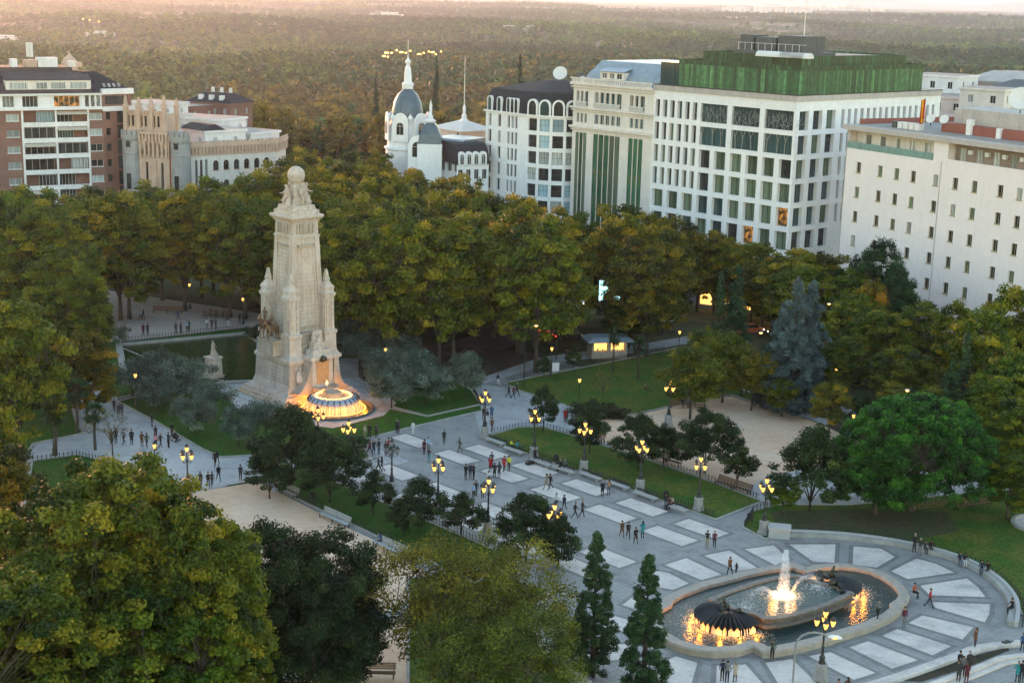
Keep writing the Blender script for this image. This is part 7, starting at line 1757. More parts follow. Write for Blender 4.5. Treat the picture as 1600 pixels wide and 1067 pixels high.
# bare sapling
rng = np.random.default_rng(3); cs = crown_pts(70, 5.6, 2.4, 1.8, rng); reg('sapling', tmesh(branches(cs, 6, 1.6, .09, rng, 6, use=1.), 'trunk', M['bark']), leafcloud(cs, np.full(len(cs), .35), 7, .16, 'crown', M['L_wisp'], tn=.6))
HR = {'plane': (20, 6.2), 'bigplane': (20, 7.2), 'green': (16, 5.2), 'autumn': (10, 4.6), 'magnolia': (7.5, 3.3), 'youngmag': (5, 2.1), 'oak': (13, 5.2), 'olive': (5.6, 3.3), 'wisp': (13, 6.2), 'bush': (1.9, 1.5), 'pine': (11.5, 7.3), 'smallpine': (8.5, 4.1), 'cypress': (11.5, 1.95), 'slimcyp': (14, 1.6), 'cedar': (15.5, 4.6), 'conifer': (14, 3.2), 'smallfir': (2.8, .9), 'palm': (5.6, 1.9), 'sapling': (5.9, 2.4)}
rt = random.Random(21); NAMES = {'plane': 'plane_tree', 'bigplane': 'plane_tree', 'green': 'park_tree', 'autumn': 'autumn_tree', 'magnolia': 'magnolia_tree', 'youngmag': 'magnolia_tree', 'oak': 'holm_oak', 'olive': 'olive_tree', 'wisp': 'locust_tree', 'bush': 'bush', 'pine': 'stone_pine', 'smallpine': 'stone_pine', 'cypress': 'cypress', 'slimcyp': 'cypress', 'cedar': 'blue_cedar', 'conifer': 'conifer', 'smallfir': 'fir', 'palm': 'palm_tree', 'sapling': 'sapling', 'far': 'woodland_tree'}
cnt = {}
def tree(kind, loc, h, r, tint, label, group=None, cat='tree', var=None):
    H0, R0 = HR[kind]; i = cnt.get(kind, 0); cnt[kind] = i+1; tr, cr_ = LIB[kind][(i if var is None else var) % len(LIB[kind])]
    e = empty(NAMES[kind], loc, rt.uniform(0, 6.28), label, cat, group); e.scale = (r/R0, r/R0, h/H0)
    a = bpy.data.objects.new('trunk', tr); C.objects.link(a); a.parent = e
    b_ = bpy.data.objects.new('crown', cr_); C.objects.link(b_); b_.parent = e; b_.color = (*tint, 1); return e
def tt(px, py, h, r, kind, tint, label, **k):     # by the pixel of the tree top
    p = at(px, py, h); p.z = 0; return tree(kind, p, h, r, tint, label, **k)
GR, OL, YE, OR, DK, BR = (.7, 1., .8), (.88, .98, .9), (1.05, 1.08, .9), (1.6, .95, .8), (.55, .75, .7), (1.0, .75, .7)
def tb(px, py, h, r, kind, tint, label, **k):     # by the pixel of the trunk foot
    return tree(kind, at(px, py, 0), h, r, tint, label, **k)
W1 = (1, 1, 1)
TL = [
 # near left
 ('t', 195, 702, 21, 7.2, 'bigplane', YE, 'huge yellow green plane tree filling the lower left, its middle crown'), ('t', 88, 765, 20, 6.5, 'bigplane', YE, 'yellow green plane tree left of the huge lower left crown'),
 ('t', 288, 800, 18, 5.4, 'bigplane', YE, 'yellow green plane tree right of the huge crown, over the sand court'), ('t', 20, 880, 18, 6.5, 'bigplane', OL, 'green plane tree in the bottom left corner'),
 ('t', 215, 905, 15, 6.5, 'bigplane', GR, 'green plane tree at the bottom edge under the huge crown'), ('t', 340, 905, 13, 3.8, 'bigplane', YE, 'small golden plane crown left of the dark oaks'),
 ('t', -40, 585, 17, 3.4, 'plane', YE, 'yellow green plane tree at the left edge beside the palms'), ('t', -5, 695, 15, 3.6, 'plane', BR, 'brownish plane tree at the left edge above the lower left crown'),
 ('t', 15, 452, 19, 5.2, 'plane', YE, 'yellow green plane tree at the left edge, middle height'), ('t', 60, 318, 21, 7, 'bigplane', OL, 'tall olive green plane tree at the left edge of the terrace'),
 ('t', 5, 300, 21, 6.5, 'bigplane', GR, 'tall green plane tree in the left edge, top one'), ('t', 100, 390, 19, 6, 'bigplane', OL, 'big olive green plane tree overhanging the left of the terrace'), ('t', 40, 450, 14, 4.6, 'bigplane', GR, 'dark green plane tree above the palms'),
 ('t', 130, 505, 12, 4.2, 'green', BR, 'small brownish tree between the pond and the left edge'), ('t', 15, 545, 9, 4.2, 'oak', W1, 'dark oak behind the palms at the left edge'), ('t', 95, 560, 6, 3.6, 'oak', W1, 'dark oak just behind the palms'), ('t', -35, 640, 10, 4, 'oak', W1, 'dark oak cut by the left edge'),
 ('t', 83, 632, 5.8, 2, 'palm', W1, 'left palm of the three beside the left path'), ('t', 117, 595, 6.3, 2.1, 'palm', W1, 'tall middle palm of the three beside the left path'), ('t', 146, 632, 5.2, 1.8, 'palm', W1, 'right palm of the three, standing on the path edge'),
 ('b', 176, 712, 5.6, 2.1, 'sapling', W1, 'leafless young tree on the left path'), ('b', 212, 785, 2.9, .95, 'smallfir', W1, 'small dark fir on the small lawn below the left path'),
 ('t', 245, 545, 5.4, 3.6, 'olive', W1, 'olive tree left of the pond, back left one'), ('t', 290, 558, 5.4, 3.6, 'olive', W1, 'olive tree in front of the pond, above the single lamp'), ('t', 205, 560, 5, 3, 'olive', (.7, .8, .8), 'dark olive tree at the left end of the pond'), ('t', 245, 582, 4.8, 3, 'olive', (.85, .9, .9), 'olive tree just above the single lamp'),
 ('t', 328, 590, 4.8, 2.6, 'olive', W1, 'small olive tree beside the stone statue'), ('t', 303, 615, 4.9, 2.6, 'olive', W1, 'olive tree on the lawn right of the single lamp'), ('t', 372, 628, 5.2, 2.5, 'olive', (.8, .9, .9), 'olive tree in front of the monument steps, left one'), ('t', 415, 620, 5.2, 2.6, 'olive', (.85, .95, .95), 'olive tree in front of the monument steps, right one'),
 ('t', 455, 632, 8.8, 4.2, 'magnolia', W1, 'largest dark magnolia in front of the monument'), ('t', 515, 672, 7.6, 3.4, 'magnolia', (1.1, 1.1, 1), 'dark magnolia with a visible trunk on the lower lawn'), ('t', 420, 690, 6, 2.5, 'magnolia', W1, 'dark magnolia at the left corner of the lower lawn'),
 ('t', 583, 733, 4.8, 2.0, 'youngmag', W1, 'small dark magnolia below the dark red walkers'), ('t', 655, 745, 5.2, 2.4, 'youngmag', W1, 'small magnolia left of the two lantern lamp at the plaza edge'), ('t', 722, 768, 4.6, 2.2, 'youngmag', W1, 'small magnolia between two lower plaza lamps'), ('t', 632, 772, 4.2, 1.8, 'youngmag', W1, 'low dark magnolia at the end of the lower lawn'),
 ('t', 825, 765, 6.8, 3.2, 'magnolia', W1, 'dark magnolia at the plaza edge above the tall cypress'), ('t', 875, 805, 5.0, 2.2, 'youngmag', W1, 'small dark magnolia left of the tall cypress'),
 # bottom middle
 ('b', 425, 1085, 13.8, 4.8, 'oak', W1, 'dark evergreen oak at the bottom, left of the pair'), ('b', 520, 1080, 12.4, 4.6, 'oak', (.85, .9, .9), 'dark evergreen oak at the bottom, right of the pair'), ('b', 480, 1120, 10, 4.2, 'oak', (.8, .85, .85), 'low dark oak at the bottom edge between the pair'), 
 ('b', 675, 1085, 12.8, 5.4, 'wisp', (1., .92, .7), 'olive brown thin leaved tree at the bottom, left of the pair'), ('b', 788, 1060, 11.8, 5.4, 'wisp', (1.1, 1.1, .9), 'yellow green thin leaved tree at the bottom, right of the pair'), ('b', 820, 1130, 9, 4.8, 'wisp', (.8, 1, .9), 'green thin leaved tree at the bottom edge'), ('b', 740, 1150, 9.5, 4.5, 'wisp', (.75, .95, .85), 'dull green tree at the bottom edge beneath the brown crowns'),
 ('b', 925, 1058, 11.6, 1.85, 'cypress', W1, 'left one of the two tall cypresses at the fountain court'), ('b', 1004, 1092, 11.2, 1.95, 'cypress', (.95, 1.05, .95), 'right one of the two tall cypresses, next to the fountain rim'), ('b', 893, 1040, 4, 1.7, 'autumn', BR, 'reddish shrub at the foot of the left tall cypress', 'shrub'),
 # right beds
 ('t', 851, 603, 5.6, 2.0, 'youngmag', W1, 'small magnolia at the left end of the near lawn, in front of the cross path'), ('t', 924, 626, 6.2, 2.5, 'youngmag', W1, 'magnolia behind the third lamp'), ('t', 1000, 645, 6.4, 2.9, 'magnolia', W1, 'magnolia behind the fourth lamp'), ('t', 1040, 662, 5, 2.3, 'youngmag', (.8, .9, .9), 'low magnolia between the two big ones on the near lawn'),
 ('t', 1107, 634, 7.6, 3.3, 'magnolia', W1, 'largest magnolia behind the fifth lamp'), ('t', 1156, 686, 5.3, 2.0, 'youngmag', W1, 'small magnolia near the right corner of the near lawn'), ('t', 1275, 665, 9.0, 4.2, 'magnolia', (1.2, 1.2, 1.), 'large dark magnolia left of the stone pine'), ('b', 1222, 802, 3.6, 2.2, 'autumn', (.6, .9, .7), 'low shrub beside the lamp at the ring wall', 'shrub'),
 ('t', 1440, 628, 11.5, 7.4, 'pine', W1, 'bright green umbrella shaped stone pine at the right'), ('t', 1375, 700, 7.0, 4.4, 'smallpine', (1.1, 1.0, 1.), 'lower green lobe of pine at the foot of the stone pine'), ('t', 985, 442, 9.8, 4.1, 'smallpine', (.45, .6, .55), 'dark round pine in front of the lit screen'),
 ('t', 1248, 436, 17, 4.3, 'cedar', W1, 'blue grey cedar, its front peak'), ('t', 1272, 440, 16, 3.9, 'cedar', (.9, .95, 1), 'blue grey cedar behind, right peak of two'), ('t', 1225, 475, 13, 3.0, 'cedar', (.9, .95, .95), 'small blue grey cedar at the left foot of the larger two'),
 ('t', 1128, 425, 13.5, 1.5, 'slimcyp', W1, 'slim dark cypress behind the autumn trees, left one'), ('t', 1155, 418, 14, 2.6, 'conifer', (.7, .9, .95), 'broad dark conifer beside the slim cypress'), ('t', 1378, 372, 17, 4.3, 'oak', (1.1, 1.5, 1.6), 'dark evergreen against the corner of the pale pink building'), ('t', 1408, 412, 15, 3.2, 'oak', (1.1, 1.5, 1.6), 'shorter dark evergreen against the pale pink building'),
 ('t', 1512, 520, 13.5, 1.6, 'slimcyp', W1, 'leaning dark cypress among the right park trees, taller one'), ('t', 1490, 565, 11, 2.0, 'conifer', (.9, 1.05, .9), 'dark green conifer left of the leaning cypress'), 
 ('b', 1078, 655, 9.6, 4.6, 'autumn', (.85, .85, .7), 'broad olive brown tree over the back corner of the sand court, left one'), ('t', 1135, 516, 9.5, 4.6, 'autumn', (.8, .85, .7), 'broad olive brown tree behind the sand court, right one'), ('t', 1105, 510, 9, 4, 'autumn', (.75, .8, .6), 'olive brown crown between the two broad trees'), ('t', 1180, 545, 8, 3.2, 'autumn', (.9, .75, .6), 'brown crown left of the blue cedar'),
 ('b', 1295, 678, 6.6, 3.0, 'autumn', (1.5, 1.15, .8), 'small golden tree beside the light path right of the sand court'), ('t', 1225, 590, 5, 2.4, 'autumn', (.7, .8, .6), 'small thin tree at the back edge of the sand court'), ('t', 1520, 605, 5.5, 1.9, 'autumn', (2.1, 1.5, .6), 'small bright yellow tree behind the stone pine'), ('b', 1355, 655, 3.2, 2.1, 'bush', W1, 'round dark bush left of the stone pine'), 
 ('b', 915, 648+2, 1.4, 2.4, 'bush', (1.1, .7, .6), 'low reddish hedge on the back lawn, left part'), ('b', 955, 650, 1.4, 2.6, 'bush', (1.1, .7, .6), 'low reddish hedge on the back lawn, right part'), ('b', 1062, 698, 1.6, 1.7, 'bush', (1.2, 1.2, 1.4), 'dark round shrub on the sand court behind the magnolias'), ('b', 1052, 690, 1.2, 1.2, 'bush', W1, 'small shrub beside the dark round shrub'),
 ('b', 942, 625, 4.4, 1.5, 'sapling', W1, 'thin bare sapling on the back lawn'), ('t', 960, 515, 6, 1.2, 'palm', (.8, .8, .8), 'small palm in front of the kiosk, left one'), ('t', 1000, 530, 5.6, 1.4, 'palm', (.8, .8, .8), 'small palm right of the kiosk'), ('b', 850, 588, 3., 1., 'youngmag', (1.3, 1.4, 1.), 'tiny young tree beside the kiosk path lamp'), ('b', 895, 575, 3.2, 1.1, 'youngmag', (1.4, 1.5, 1.), 'second tiny young tree on the back lawn fence'),
 ('t', 1368, 478, 11, 4.6, 'green', OL, 'olive green tree behind the round dark bush'), ('t', 1440, 470, 12, 4.8, 'green', OL, 'olive green tree in front of the pale pink building, middle'), ('t', 1338, 452, 12, 4.8, 'green', (1.0, 1.1, .9), 'tall green plane right of the blue cedar'), ('t', 1365, 435, 13, 3.6, 'autumn', (1.6, 1.0, .8), 'golden brown crown above the olive green tree'), ('t', 1318, 520, 9, 3.6, 'green', DK, 'dark green tree right of the cedar foot'),
 ('t', 1420, 540, 9.5, 4.4, 'green', (.9, .95, .9), 'dull green tree left of the leaning cypress'), ('t', 1545, 468, 16, 4.6, 'green', (1.1, 1.2, .9), 'leafy green tree against the right of the pale pink building'), ('t', 1597, 440, 17, 4.8, 'green', (1.2, 1.2, .9), 'leafy green tree at the right edge, top one'), ('t', 1500, 470, 14, 3.6, 'green', (1.1, 1.1, .9), 'thin leafy tree reaching over the pale pink wall'), 
 ('t', 1595, 540, 13, 4.4, 'green', GR, 'green tree at the right edge below the top one'), ('t', 1560, 580, 11, 3.8, 'green', (.9, 1.1, .9), 'green tree right of the yellow one'), ('t', 1600, 625, 10, 3.8, 'green', (.8, 1., .8), 'green tree at the right edge beside the stone pine'), ('t', 1585, 700, 7.5, 3., 'green', (.7, .9, .7), 'low green tree at the right edge with a bare trunk below'), ('t', 1460, 600, 8, 3.5, 'green', (.8, .9, .8), 'low dull tree behind the stone pine'), ('t', 1410, 600, 7, 3.2, 'green', (.85, .8, .7), 'low brown tree behind the left of the stone pine'),
 # olives right of the monument
 ('t', 575, 515, 5.4, 3.4, 'olive', (.8, .9, .9), 'olive tree right of the monument, furthest back left'), ('t', 625, 520, 5.6, 3.6, 'olive', W1, 'olive tree right of the monument, furthest back right'), ('t', 650, 545, 5.4, 3.3, 'olive', (.9, .95, .95), 'olive tree in the middle of the right group'), ('t', 600, 545, 5.2, 3.4, 'olive', W1, 'olive tree just right of the monument body'), ('t', 612, 572, 5.4, 3.4, 'olive', W1, 'olive tree right of the golden cascade, left one'), ('t', 665, 568, 5.4, 3.4, 'olive', W1, 'olive tree right of the golden cascade, right one'), ('t', 728, 548, 6.2, 3.2, 'olive', (1, .95, .9), 'olive tree with a stout trunk beside the cross path'), ('t', 560, 495, 6, 3, 'olive', (.6, .75, .7), 'dark olive tree close behind the monument'),
 ('t', 185, 505, 3.5, 1.6, 'olive', (1.1, 1.1, 1), 'small grey olive by the terrace fence'), ('b', 415, 528, 2., 3.0, 'bush', (1, 1.2, 1.3), 'dark clipped shrubs at the right end of the pond lawn'), ('b', 500, 706, 1.6, 2.6, 'bush', (1.2, 1.3, 1.1), 'low shrubs below the golden cascade'), ('b', 545, 700, 1.4, 2.2, 'bush', W1, 'low dark shrub at the right foot of the cascade'), ('b', 470, 712, 1.5, 2.2, 'bush', W1, 'low dark shrub left of the cascade lamp'),
]
for row in TL:
    k, px, py, h, r, kind, tint, lab = row[:8]; cat = row[8] if len(row) > 8 else ('bush' if kind == 'bush' else 'tree')
    (tt if k == 't' else tb)(px, py, h, r, kind, tint, lab, cat=cat)
# the massed plane trees behind the monument, row by row
def interp(x, tab):
    for (a, ya), (b_, yb_) in zip(tab, tab[1:]):
        if a <= x <= b_: return ya+(yb_-ya)*(x-a)/(b_-a)
    return tab[0][1] if x < tab[0][0] else tab[-1][1]
BACK = [(-40, 288), (190, 284), (300, 282), (400, 262), (450, 235), (480, 222), (600, 238), (660, 262), (760, 284), (850, 305), (900, 322), (1000, 318), (1100, 350), (1200, 378), (1310, 392), (1340, 420), (1450, 455), (1600, 462)]
FRONT = [(-40, 300), (130, 300), (420, 306), (480, 320), (560, 332), (860, 346), (1000, 352), (1100, 375), (1200, 400), (1340, 425), (1400, 440)]
PLC = [(0, 'before the brick building'), (190, 'before the castle like building'), (300, 'before the long cream building'), (450, 'behind the monument globe'), (570, 'before the domed building'), (700, 'before the slate roofed wing'), (770, 'before the rounded building'), (900, 'before the neoclassical building'), (1020, 'before the white office block'), (1250, 'before the office corner')]
mass = []
for ri in range(8):
    x = -35+(ri % 2)*26
    while x < 1330:
        yb_, yf = interp(x, BACK), interp(x, FRONT); nrow = max(1, int(round((yf-yb_)/17))); y = yb_+ri*17
        if ri <= nrow and y <= yf+6:
            jx, jy = rt.uniform(-10, 10), rt.uniform(-4, 5)
            if not (900 < x < 1000 and y > 333) and not (1195 < x < 1300 and y > 405): mass.append((x+jx, y+jy, ri, nrow))
        x += 52 if x < 880 else 56
byrow = {}
for x, y, ri, nr in sorted(mass): byrow.setdefault((ri, [p for a, p in PLC if x >= a or a == 0][-1]), []).append((x, y, nr))
ORD = ['first', 'second', 'third', 'fourth', 'fifth', 'sixth', 'seventh', 'eighth', 'ninth']
for (ri, plc), lst in byrow.items():
    for i, (x, y, nr) in enumerate(lst):
        f = ri/max(1, nr)                       # 0 = back row
        kind = 'plane'; 
        if x > 900: kind = rt.choice(['plane', 'green'])
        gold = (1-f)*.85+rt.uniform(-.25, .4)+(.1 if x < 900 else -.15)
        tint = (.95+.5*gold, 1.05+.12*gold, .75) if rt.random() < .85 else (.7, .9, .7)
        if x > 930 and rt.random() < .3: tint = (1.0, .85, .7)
        hue = 'golden' if gold > .55 else ('olive gold' if gold > .25 else 'olive green')
        if tint[0] < .8: hue = 'green'
        rowt = 'back' if ri == 0 else ('front' if ri == nr else ORD[ri]); one = 'the %s tree' % hue if len(lst) == 1 else '%s %s tree from the left' % (ORD[i], hue)
        h = rt.uniform(17.8, 22) if kind == 'plane' else rt.uniform(16, 19)
        if x > 1080: h = rt.uniform(12, 14.5)
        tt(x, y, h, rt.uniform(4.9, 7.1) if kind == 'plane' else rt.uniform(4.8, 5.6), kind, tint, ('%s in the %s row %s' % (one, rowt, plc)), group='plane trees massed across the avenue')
# ---------------- forest beyond the buildings
for s in range(3): make_plane('far', 1000+s, 16, 6.0, 55, 70, .95, 3., 'L_far', .5, .2, 1.9, use=.15)
LOW = []
for s in range(3):
    rng = np.random.default_rng(50+s); cs = crown_pts(16, 9, 4.3, 1.2, rng); LOW.append(leafcloud(cs, np.full(16, 1.8), 16, 2.0, 'far_tree', M['L_far'], tn=.45, tvar=.2))
HR['far'] = (16, 6.0)
def seen(px, py):
    if px < 150: return py < 108
    if px < 190: return py < 135
    if px < 350: return py < 162
    if px < 465: return py < 225
    if px < 600: return py < 245
    if px < 690: return py < 205
    if px < 765: return py < 232
    if px < 905: return py < 135
    if px < 1065: return py < 105
    if px < 1420: return py < 100
    return py < 135
fr_ = random.Random(77); cand = []
tries = 0; cell = {}
while tries < 30000:
    tries += 1; Y = 420+math.sqrt(fr_.random())*1150; X = fr_.uniform(-.46, .46)*Y
    h = fr_.uniform(13, 19); px, py = proj(X, Y, terr(X, Y)+h)
    if not (-40 < px < 1640) or not seen(px, py): continue
    # keep clear of the far road and of the buildings' own ground
    rx, ry = proj(X, Y, terr(X, Y))
    if 170 < rx < 400 and 92 < ry < 112: continue
    sp = 9.2; key = (int(X/sp), int(Y/sp))
    if any((key[0]+i, key[1]+j) in cell and math.dist(cell[(key[0]+i, key[1]+j)], (X, Y)) < sp for i in (-1, 0, 1) for j in (-1, 0, 1)): continue
    cell[key] = (X, Y); cand.append((Y, X, h, px, py))
cand.sort(); near, rest = cand[:280], cand[280:]
def zone(px, py, Y):
    """hue of the wood as in the photo: rust bands, dark pines, hazy yellow green"""
    g = fr_.random()
    if 495 < px < 610 and 180 < py < 245: return ((.30, .75, .55), 'dark green tree in the clump behind the domed building') if g < .85 else ((1.3, .8, .6), 'rust tree beside the dark clump behind the domed building')
    if Y < 1000 and px > 330: 
        if g < .08: return (.35, .7, .5), 'dark evergreen among the rust coloured trees beyond the rooftops'
        k = fr_.uniform(.75, 1.25); return (1.75*k, 1.0*k, .6), 'rust and gold tree in the wood beyond the rooftops'
    k = fr_.uniform(.8, 1.25)
    if px > 520: return ((.55*k, .85*k, .7), 'green tree in the wood beyond the rooftops') if g > .25 else ((1.7*k, 1.1*k, .6), 'rust and gold tree in the wood beyond the rooftops')
    if g < .12: return (.5, .8, .6), 'dark evergreen in the wood beyond the left rooftops'
    return (1.05*k, 1.15*k, .7), 'yellow green tree in the wood beyond the left rooftops'
zn = {'green tree in the wood beyond the rooftops': 'green wood beyond the rooftops', 'dark green tree in the clump behind the domed building': 'dark clump behind the domed building', 'rust tree beside the dark clump behind the domed building': 'rust trees beside the dark clump', 'dark evergreen among the rust coloured trees beyond the rooftops': 'evergreens in the rust wood', 'rust and gold tree in the wood beyond the rooftops': 'rust wood beyond the rooftops', 'dark evergreen in the wood beyond the left rooftops': 'evergreens in the left wood', 'yellow green tree in the wood beyond the left rooftops': 'yellow green wood beyond the left rooftops'}
for Y, X, h, px, py in near:
    tint, lab = zone(px, py, Y); tree('far', (X, Y, terr(X, Y)-.2), h, fr_.uniform(5.2, 7), tint, lab, zn[lab])
for px, py, Y, h in ((682, 92, 560, 20), (813, 88, 600, 18), (587, 120, 620, 14)):
    p = pz(px, py, Y); z0 = terr(p.x, p.y); e = tree('slimcyp', (p.x, p.y, z0), p.z-z0, 2.6, (.6, .7, .7), {682: 'tall dark cypress standing out of the rust wood behind the dome', 813: 'dark cypress in the rust wood behind the rounded building', 587: 'grey green conifer in the rust wood left of the dome'}[px])
def scatter(name, pts, tints, sizes, protos, label=None):
    me = bpy.data.meshes.new(name); me.vertices.add(len(pts)); me.vertices.foreach_set('co', np.array(pts, dtype=np.float32).reshape(-1)); me.update()
    a = me.attributes.new('sz', 'FLOAT', 'POINT'); a.data.foreach_set('value', np.array(sizes, dtype=np.float32))
    a = me.attributes.new('hue', 'FLOAT_VECTOR', 'POINT'); a.data.foreach_set('vector', np.array(tints, dtype=np.float32).reshape(-1))
    ob = link(name, me); ng = bpy.data.node_groups.new(name, 'GeometryNodeTree'); ng.interface.new_socket('Geometry', in_out='INPUT', socket_type='NodeSocketGeometry'); ng.interface.new_socket('Geometry', in_out='OUTPUT', socket_type='NodeSocketGeometry')
    L = ng.links; gi, go = ng.nodes.new('NodeGroupInput'), ng.nodes.new('NodeGroupOutput'); inst = ng.nodes.new('GeometryNodeInstanceOnPoints'); jn = ng.nodes.new('GeometryNodeJoinGeometry')
    for pme in protos:
        po = bpy.data.objects.new('far_tree_shape', pme); oi = ng.nodes.new('GeometryNodeObjectInfo'); oi.inputs['Object'].default_value = po; oi.inputs['As Instance'].default_value = True; L.new(oi.outputs['Geometry'], jn.inputs[0])
    rv = ng.nodes.new('FunctionNodeRandomValue'); rv.data_type = 'FLOAT_VECTOR'; rv.inputs[1].default_value = (0, 0, 6.28)
    sa = ng.nodes.new('GeometryNodeInputNamedAttribute'); sa.data_type = 'FLOAT'; sa.inputs['Name'].default_value = 'sz'
    L.new(gi.outputs[0], inst.inputs['Points']); L.new(jn.outputs[0], inst.inputs['Instance']); inst.inputs['Pick Instance'].default_value = True
    L.new(rv.outputs[0], inst.inputs['Rotation']); L.new(sa.outputs['Attribute'], inst.inputs['Scale']); L.new(inst.outputs[0], go.inputs[0])
    md = ob.modifiers.new('trees', 'NODES'); md.node_group = ng; tag(ob, kind='stuff'); return ob
# instanced woods take their hue from the instancer's point
m = leafmat('wood_leaves', [(0., (.035, .06, .022)), (.5, (.085, .11, .035)), (1., (.17, .18, .05))], .2); t = m.node_tree
a2 = t.nodes.new('ShaderNodeAttribute'); a2.attribute_type = 'INSTANCER'; a2.attribute_name = 'hue'
mx = [n for n in t.nodes if n.type == 'MIX'][0]; t.links.new(a2.outputs['Vector'], mx.inputs[7])
for k in LOW: k.materials.clear(); k.materials.append(m)
pts, tn_, sz = [], [], []
for Y, X, h, px, py in rest:
    tint, lab = zone(px, py, Y); pts.append((X, Y, terr(X, Y))); tn_.append(tuple(c*.85 for c in tint)); sz.append(h/9.5)
Y = 1500.
while Y < 7500:
    dY = 9+Y*.0042; X = -.44*Y
    while X < .44*Y:
        x_, y_ = X+fr_.uniform(-.5, .5)*dY, Y+fr_.uniform(-.5, .5)*dY; X += dY*1.05
        px, py = proj(x_, y_, terr(x_, y_)+8)
        if not (-20 < px < 1620): continue
        dens = .88+.3*vnoise(x_/130, y_/210, 2)-(.85 if vnoise(x_/230, y_/420, 7)+.4*vnoise(x_/60, y_/90, 3) > .5 else 0)
        if fr_.random() > dens: continue
        if 170 < px < 400 and 92 < py < 108 and Y < 1900: continue
        w_ = vnoise(x_/300, y_/420, 9); warm = max(0, 1-(Y-1500)/1600)*(1.0 if px < 520 else .35)
        w2 = vnoise(x_/90, y_/150, 5)
        if warm*fr_.random() > .3: c = (1.25, 1.3, .7)
        else: c = (.35, .75, .6) if w_+w2*.6 > 0 else ((.75, 1.1, .75) if w2 > -.5 else (1.1, 1.25, .85))
        k = fr_.uniform(.75, 1.35)*(1+.5*vnoise(x_/170, y_/330, 11)); pts.append((x_, y_, terr(x_, y_)-.5)); tn_.append(tuple(q*k for q in c)); sz.append(fr_.uniform(.75, 1.25)*(1+(Y-1500)/9000))
    Y += dY
print('FAR TREES', len(pts), 'mass', len(mass), 'near', len(near))
scatter('distant_wood', pts, tn_, sz, LOW)
# far road, bridge and a few pale buildings in the wood
mb = MB(); a, b_ = at(180, 99, -18), at(392, 107, -18); a2_, b2 = at(180, 102, -18), at(392, 111, -18); mb.rings([[(p.x, p.y, z) for p in (a, b_, b2, a2_)] for z in (-26, -17.5)]); tag(mb.build('road', M['kerb']), kind='structure')
for px, py, Y, w_, h_, lab in ((155, 50, 2300, 42, 8, 'small white far building in the hazy wood at the upper left'), (5, 57, 2100, 40, 9, 'white far building at the upper left edge'), (605, 22, 3800, 90, 12, 'tiny pale far building on the wooded hill above the dome'), (665, 70, 2300, 70, 6, 'long pale far building behind the floodlights'), (1205, 8, 8000, 500, 22, 'pale far housing blocks on the horizon at the right'), (1330, 10, 8200, 420, 30, 'second group of pale far blocks on the horizon at the right'), (820, 50, 2700, 90, 5, 'long low sandy bank building on the far hillside')):
    p = pz(px, py, Y); z0 = terr(p.x, p.y); r = empty('far_building', (p.x, p.y, z0-1), 0, lab, 'building')
    zt_ = max(h_, p.z-z0)
    mb = MB()
    if w_ > 200:
        for i in range(9): hh_ = zt_*rb.uniform(.5, 1); mb.box(-w_/2+i*w_/9, -w_/2+i*w_/9+w_/9*rb.uniform(.5, .9), rb.uniform(-20, 20), 40, 0, hh_)
    else: mb.box(-w_/2, w_/2, 0, 14, 0, zt_); mb.box(-w_*.2, w_*.3, 2, 12, zt_, zt_*1.25)
    mb.build('wall', M['cream'], r); mb = MB(); mb.box(-w_/2-.5, w_/2+.5, 1, 15, zt_*1.001, zt_*1.03) if w_ < 200 else mb.box(-w_*.1, w_*.1, 0, 20, zt_*1.0, zt_*1.05); mb.build('roof', M['tar'], r)
# floodlights over a sports ground behind the dome, and far lamps at the left
fl = [(604, 84), (612, 84), (620, 80), (627, 83), (634, 84), (641, 81), (655, 86), (662, 84), (670, 82), (676, 83), (681, 86), (689, 82), (600, 89), (606, 90)]
for i, (px, py) in enumerate(fl):
    p = pz(px, py, 900+12*i); z0 = terr(p.x, p.y); r = empty('floodlight_mast', (p.x, p.y, z0), 0, 'glowing floodlight mast over the sports ground behind the dome, %s from the left' % (ORD+['tenth', 'eleventh', 'twelfth', 'thirteenth', 'fourteenth'])[sorted(f_[0] for f_ in fl).index(px)], 'floodlight', 'floodlights behind the dome')
    mb = MB(); mb.tube([(0, 0, 0), (0, 0, p.z-z0)], .09, 5); mb.build('mast', M['bark'], r); mb = MB(); mb.box(-1.2 if i % 3 == 0 else -.5, 1.2 if i % 3 == 0 else .5, -.3, .3, p.z-z0, p.z-z0+.8); mb.build('lamp_head', M['floodlamp'], r)
for i, (px, py) in enumerate(((130, 30), (140, 32), (154, 34), (210, 95), (236, 96), (284, 96), (318, 97), (338, 99))):
    p = pz(px, py, 1500); z0 = terr(p.x, p.y); r = empty('far_lamp', (p.x, p.y, z0), 0, ('far orange lamp in the hazy wood at the upper left, %s from the left' if i < 3 else 'far lamp on the far road, %s from the left') % ORD[i if i < 3 else i-3], 'street light', 'far street lamps')
    mb = MB(); mb.tube([(0, 0, 0), (0, 0, p.z-z0)], .2, 5); mb.build('mast', M['lampstone'], r); mb = MB(); mb.sphere((0, 0, p.z-z0), .6, 6, 4); mb.build('lamp_head', M['floodlamp'], r)
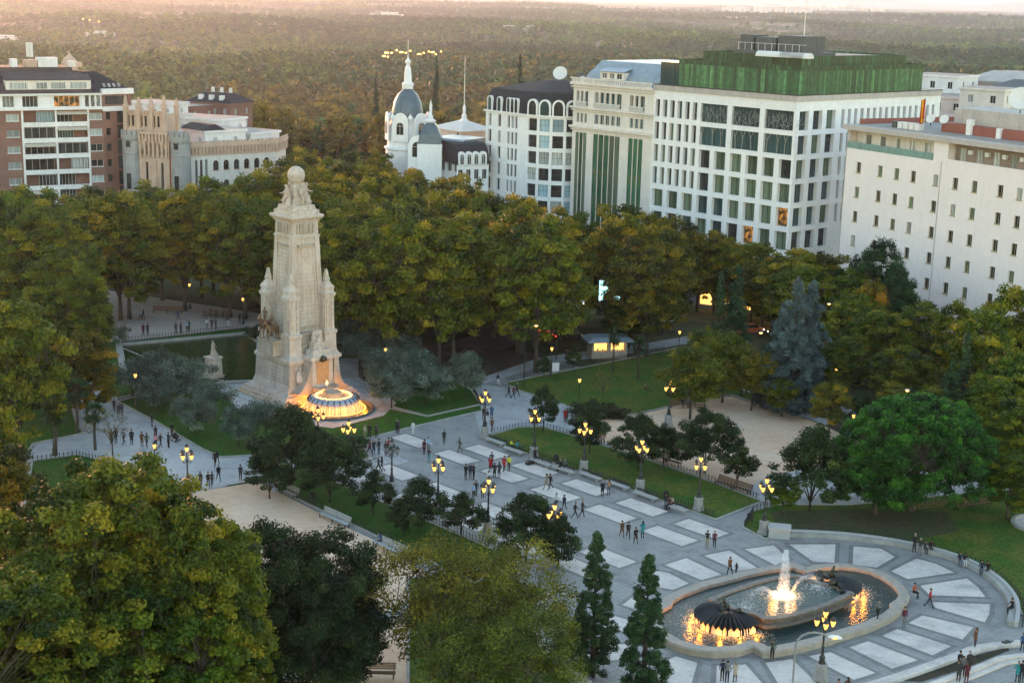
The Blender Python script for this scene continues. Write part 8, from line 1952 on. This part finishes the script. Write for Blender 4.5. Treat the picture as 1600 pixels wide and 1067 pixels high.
# ================================================================== AIR, LIGHT, CAMERA
mb = MB(); mb.box(-26000, 26000, -400, 30000, -45, 420)
m, t, o = nt('haze_air'); v = t.nodes.new('ShaderNodeVolumePrincipled'); v.inputs['Color'].default_value = (.70, .80, 1., 1); v.inputs['Density'].default_value = 5e-5; v.inputs['Anisotropy'].default_value = .6
t.links.new(v.outputs[0], o.inputs['Volume']); tag(mb.build('haze', m), kind='stuff')
SUN_EL, SUN_AZ = R(4.2), R(-25)                  # azimuth from +Y, negative = left
w = bpy.data.worlds.new('World'); bpy.context.scene.world = w; w.use_nodes = True; t = w.node_tree; t.nodes.clear()
sky = t.nodes.new('ShaderNodeTexSky'); sky.sky_type = 'NISHITA'; sky.sun_disc = False; sky.sun_elevation = SUN_EL; sky.sun_rotation = SUN_AZ; sky.altitude = 650; sky.air_density = 1.; sky.dust_density = .5; sky.ozone_density = .8
bg_ = t.nodes.new('ShaderNodeBackground'); bg_.inputs[1].default_value = .15; ow = t.nodes.new('ShaderNodeOutputWorld'); t.links.new(sky.outputs[0], bg_.inputs[0]); t.links.new(bg_.outputs[0], ow.inputs[0])
sl_ = bpy.data.lights.new('sun', 'SUN'); sl_.energy = 1.; sl_.angle = R(.6); sl_.color = (1., .40, .20); so = bpy.data.objects.new('sun', sl_); C.objects.link(so)
sd = Vector((math.sin(SUN_AZ)*math.cos(SUN_EL), math.cos(SUN_AZ)*math.cos(SUN_EL), math.sin(SUN_EL))); so.rotation_euler = sd.to_track_quat('Z', 'Y').to_euler(); so.location = (0, 0, 60)
cam = bpy.data.cameras.new('camera'); co_ = bpy.data.objects.new('camera', cam); C.objects.link(co_); cam.sensor_width = 36; cam.lens = FOC/1600*36; cam.clip_start = 1; cam.clip_end = 60000
fwd = Vector((0, math.cos(TH), -math.sin(TH))); right = Vector((1, 0, 0)); up_ = right.cross(fwd)
c_, s_ = math.cos(RO), math.sin(RO)
r2_ = right*c_+up_*s_; u2_ = up_*c_-right*s_
co_.matrix_world = Matrix(((r2_.x, u2_.x, -fwd.x, 0), (r2_.y, u2_.y, -fwd.y, 0), (r2_.z, u2_.z, -fwd.z, CAMH), (0, 0, 0, 1)))
sc = bpy.context.scene; sc.camera = co_; sc.render.engine = 'CYCLES'
sc.view_settings.view_transform = 'Standard'; sc.view_settings.look = 'None'; sc.view_settings.gamma = 1; sc.view_settings.exposure = EXPO
cy = sc.cycles; cy.use_denoising = True; cy.max_bounces = 6; cy.diffuse_bounces = 3; cy.glossy_bounces = 2; cy.transmission_bounces = 3; cy.transparent_max_bounces = 12; cy.volume_bounces = 0; cy.caustics_reflective = False; cy.caustics_refractive = False; cy.sample_clamp_indirect = 4.; cy.use_adaptive_sampling = True; cy.adaptive_threshold = .02
for o in list(bpy.data.objects):
    if o.users_collection == () and o.name.startswith('far_tree_shape'): pass
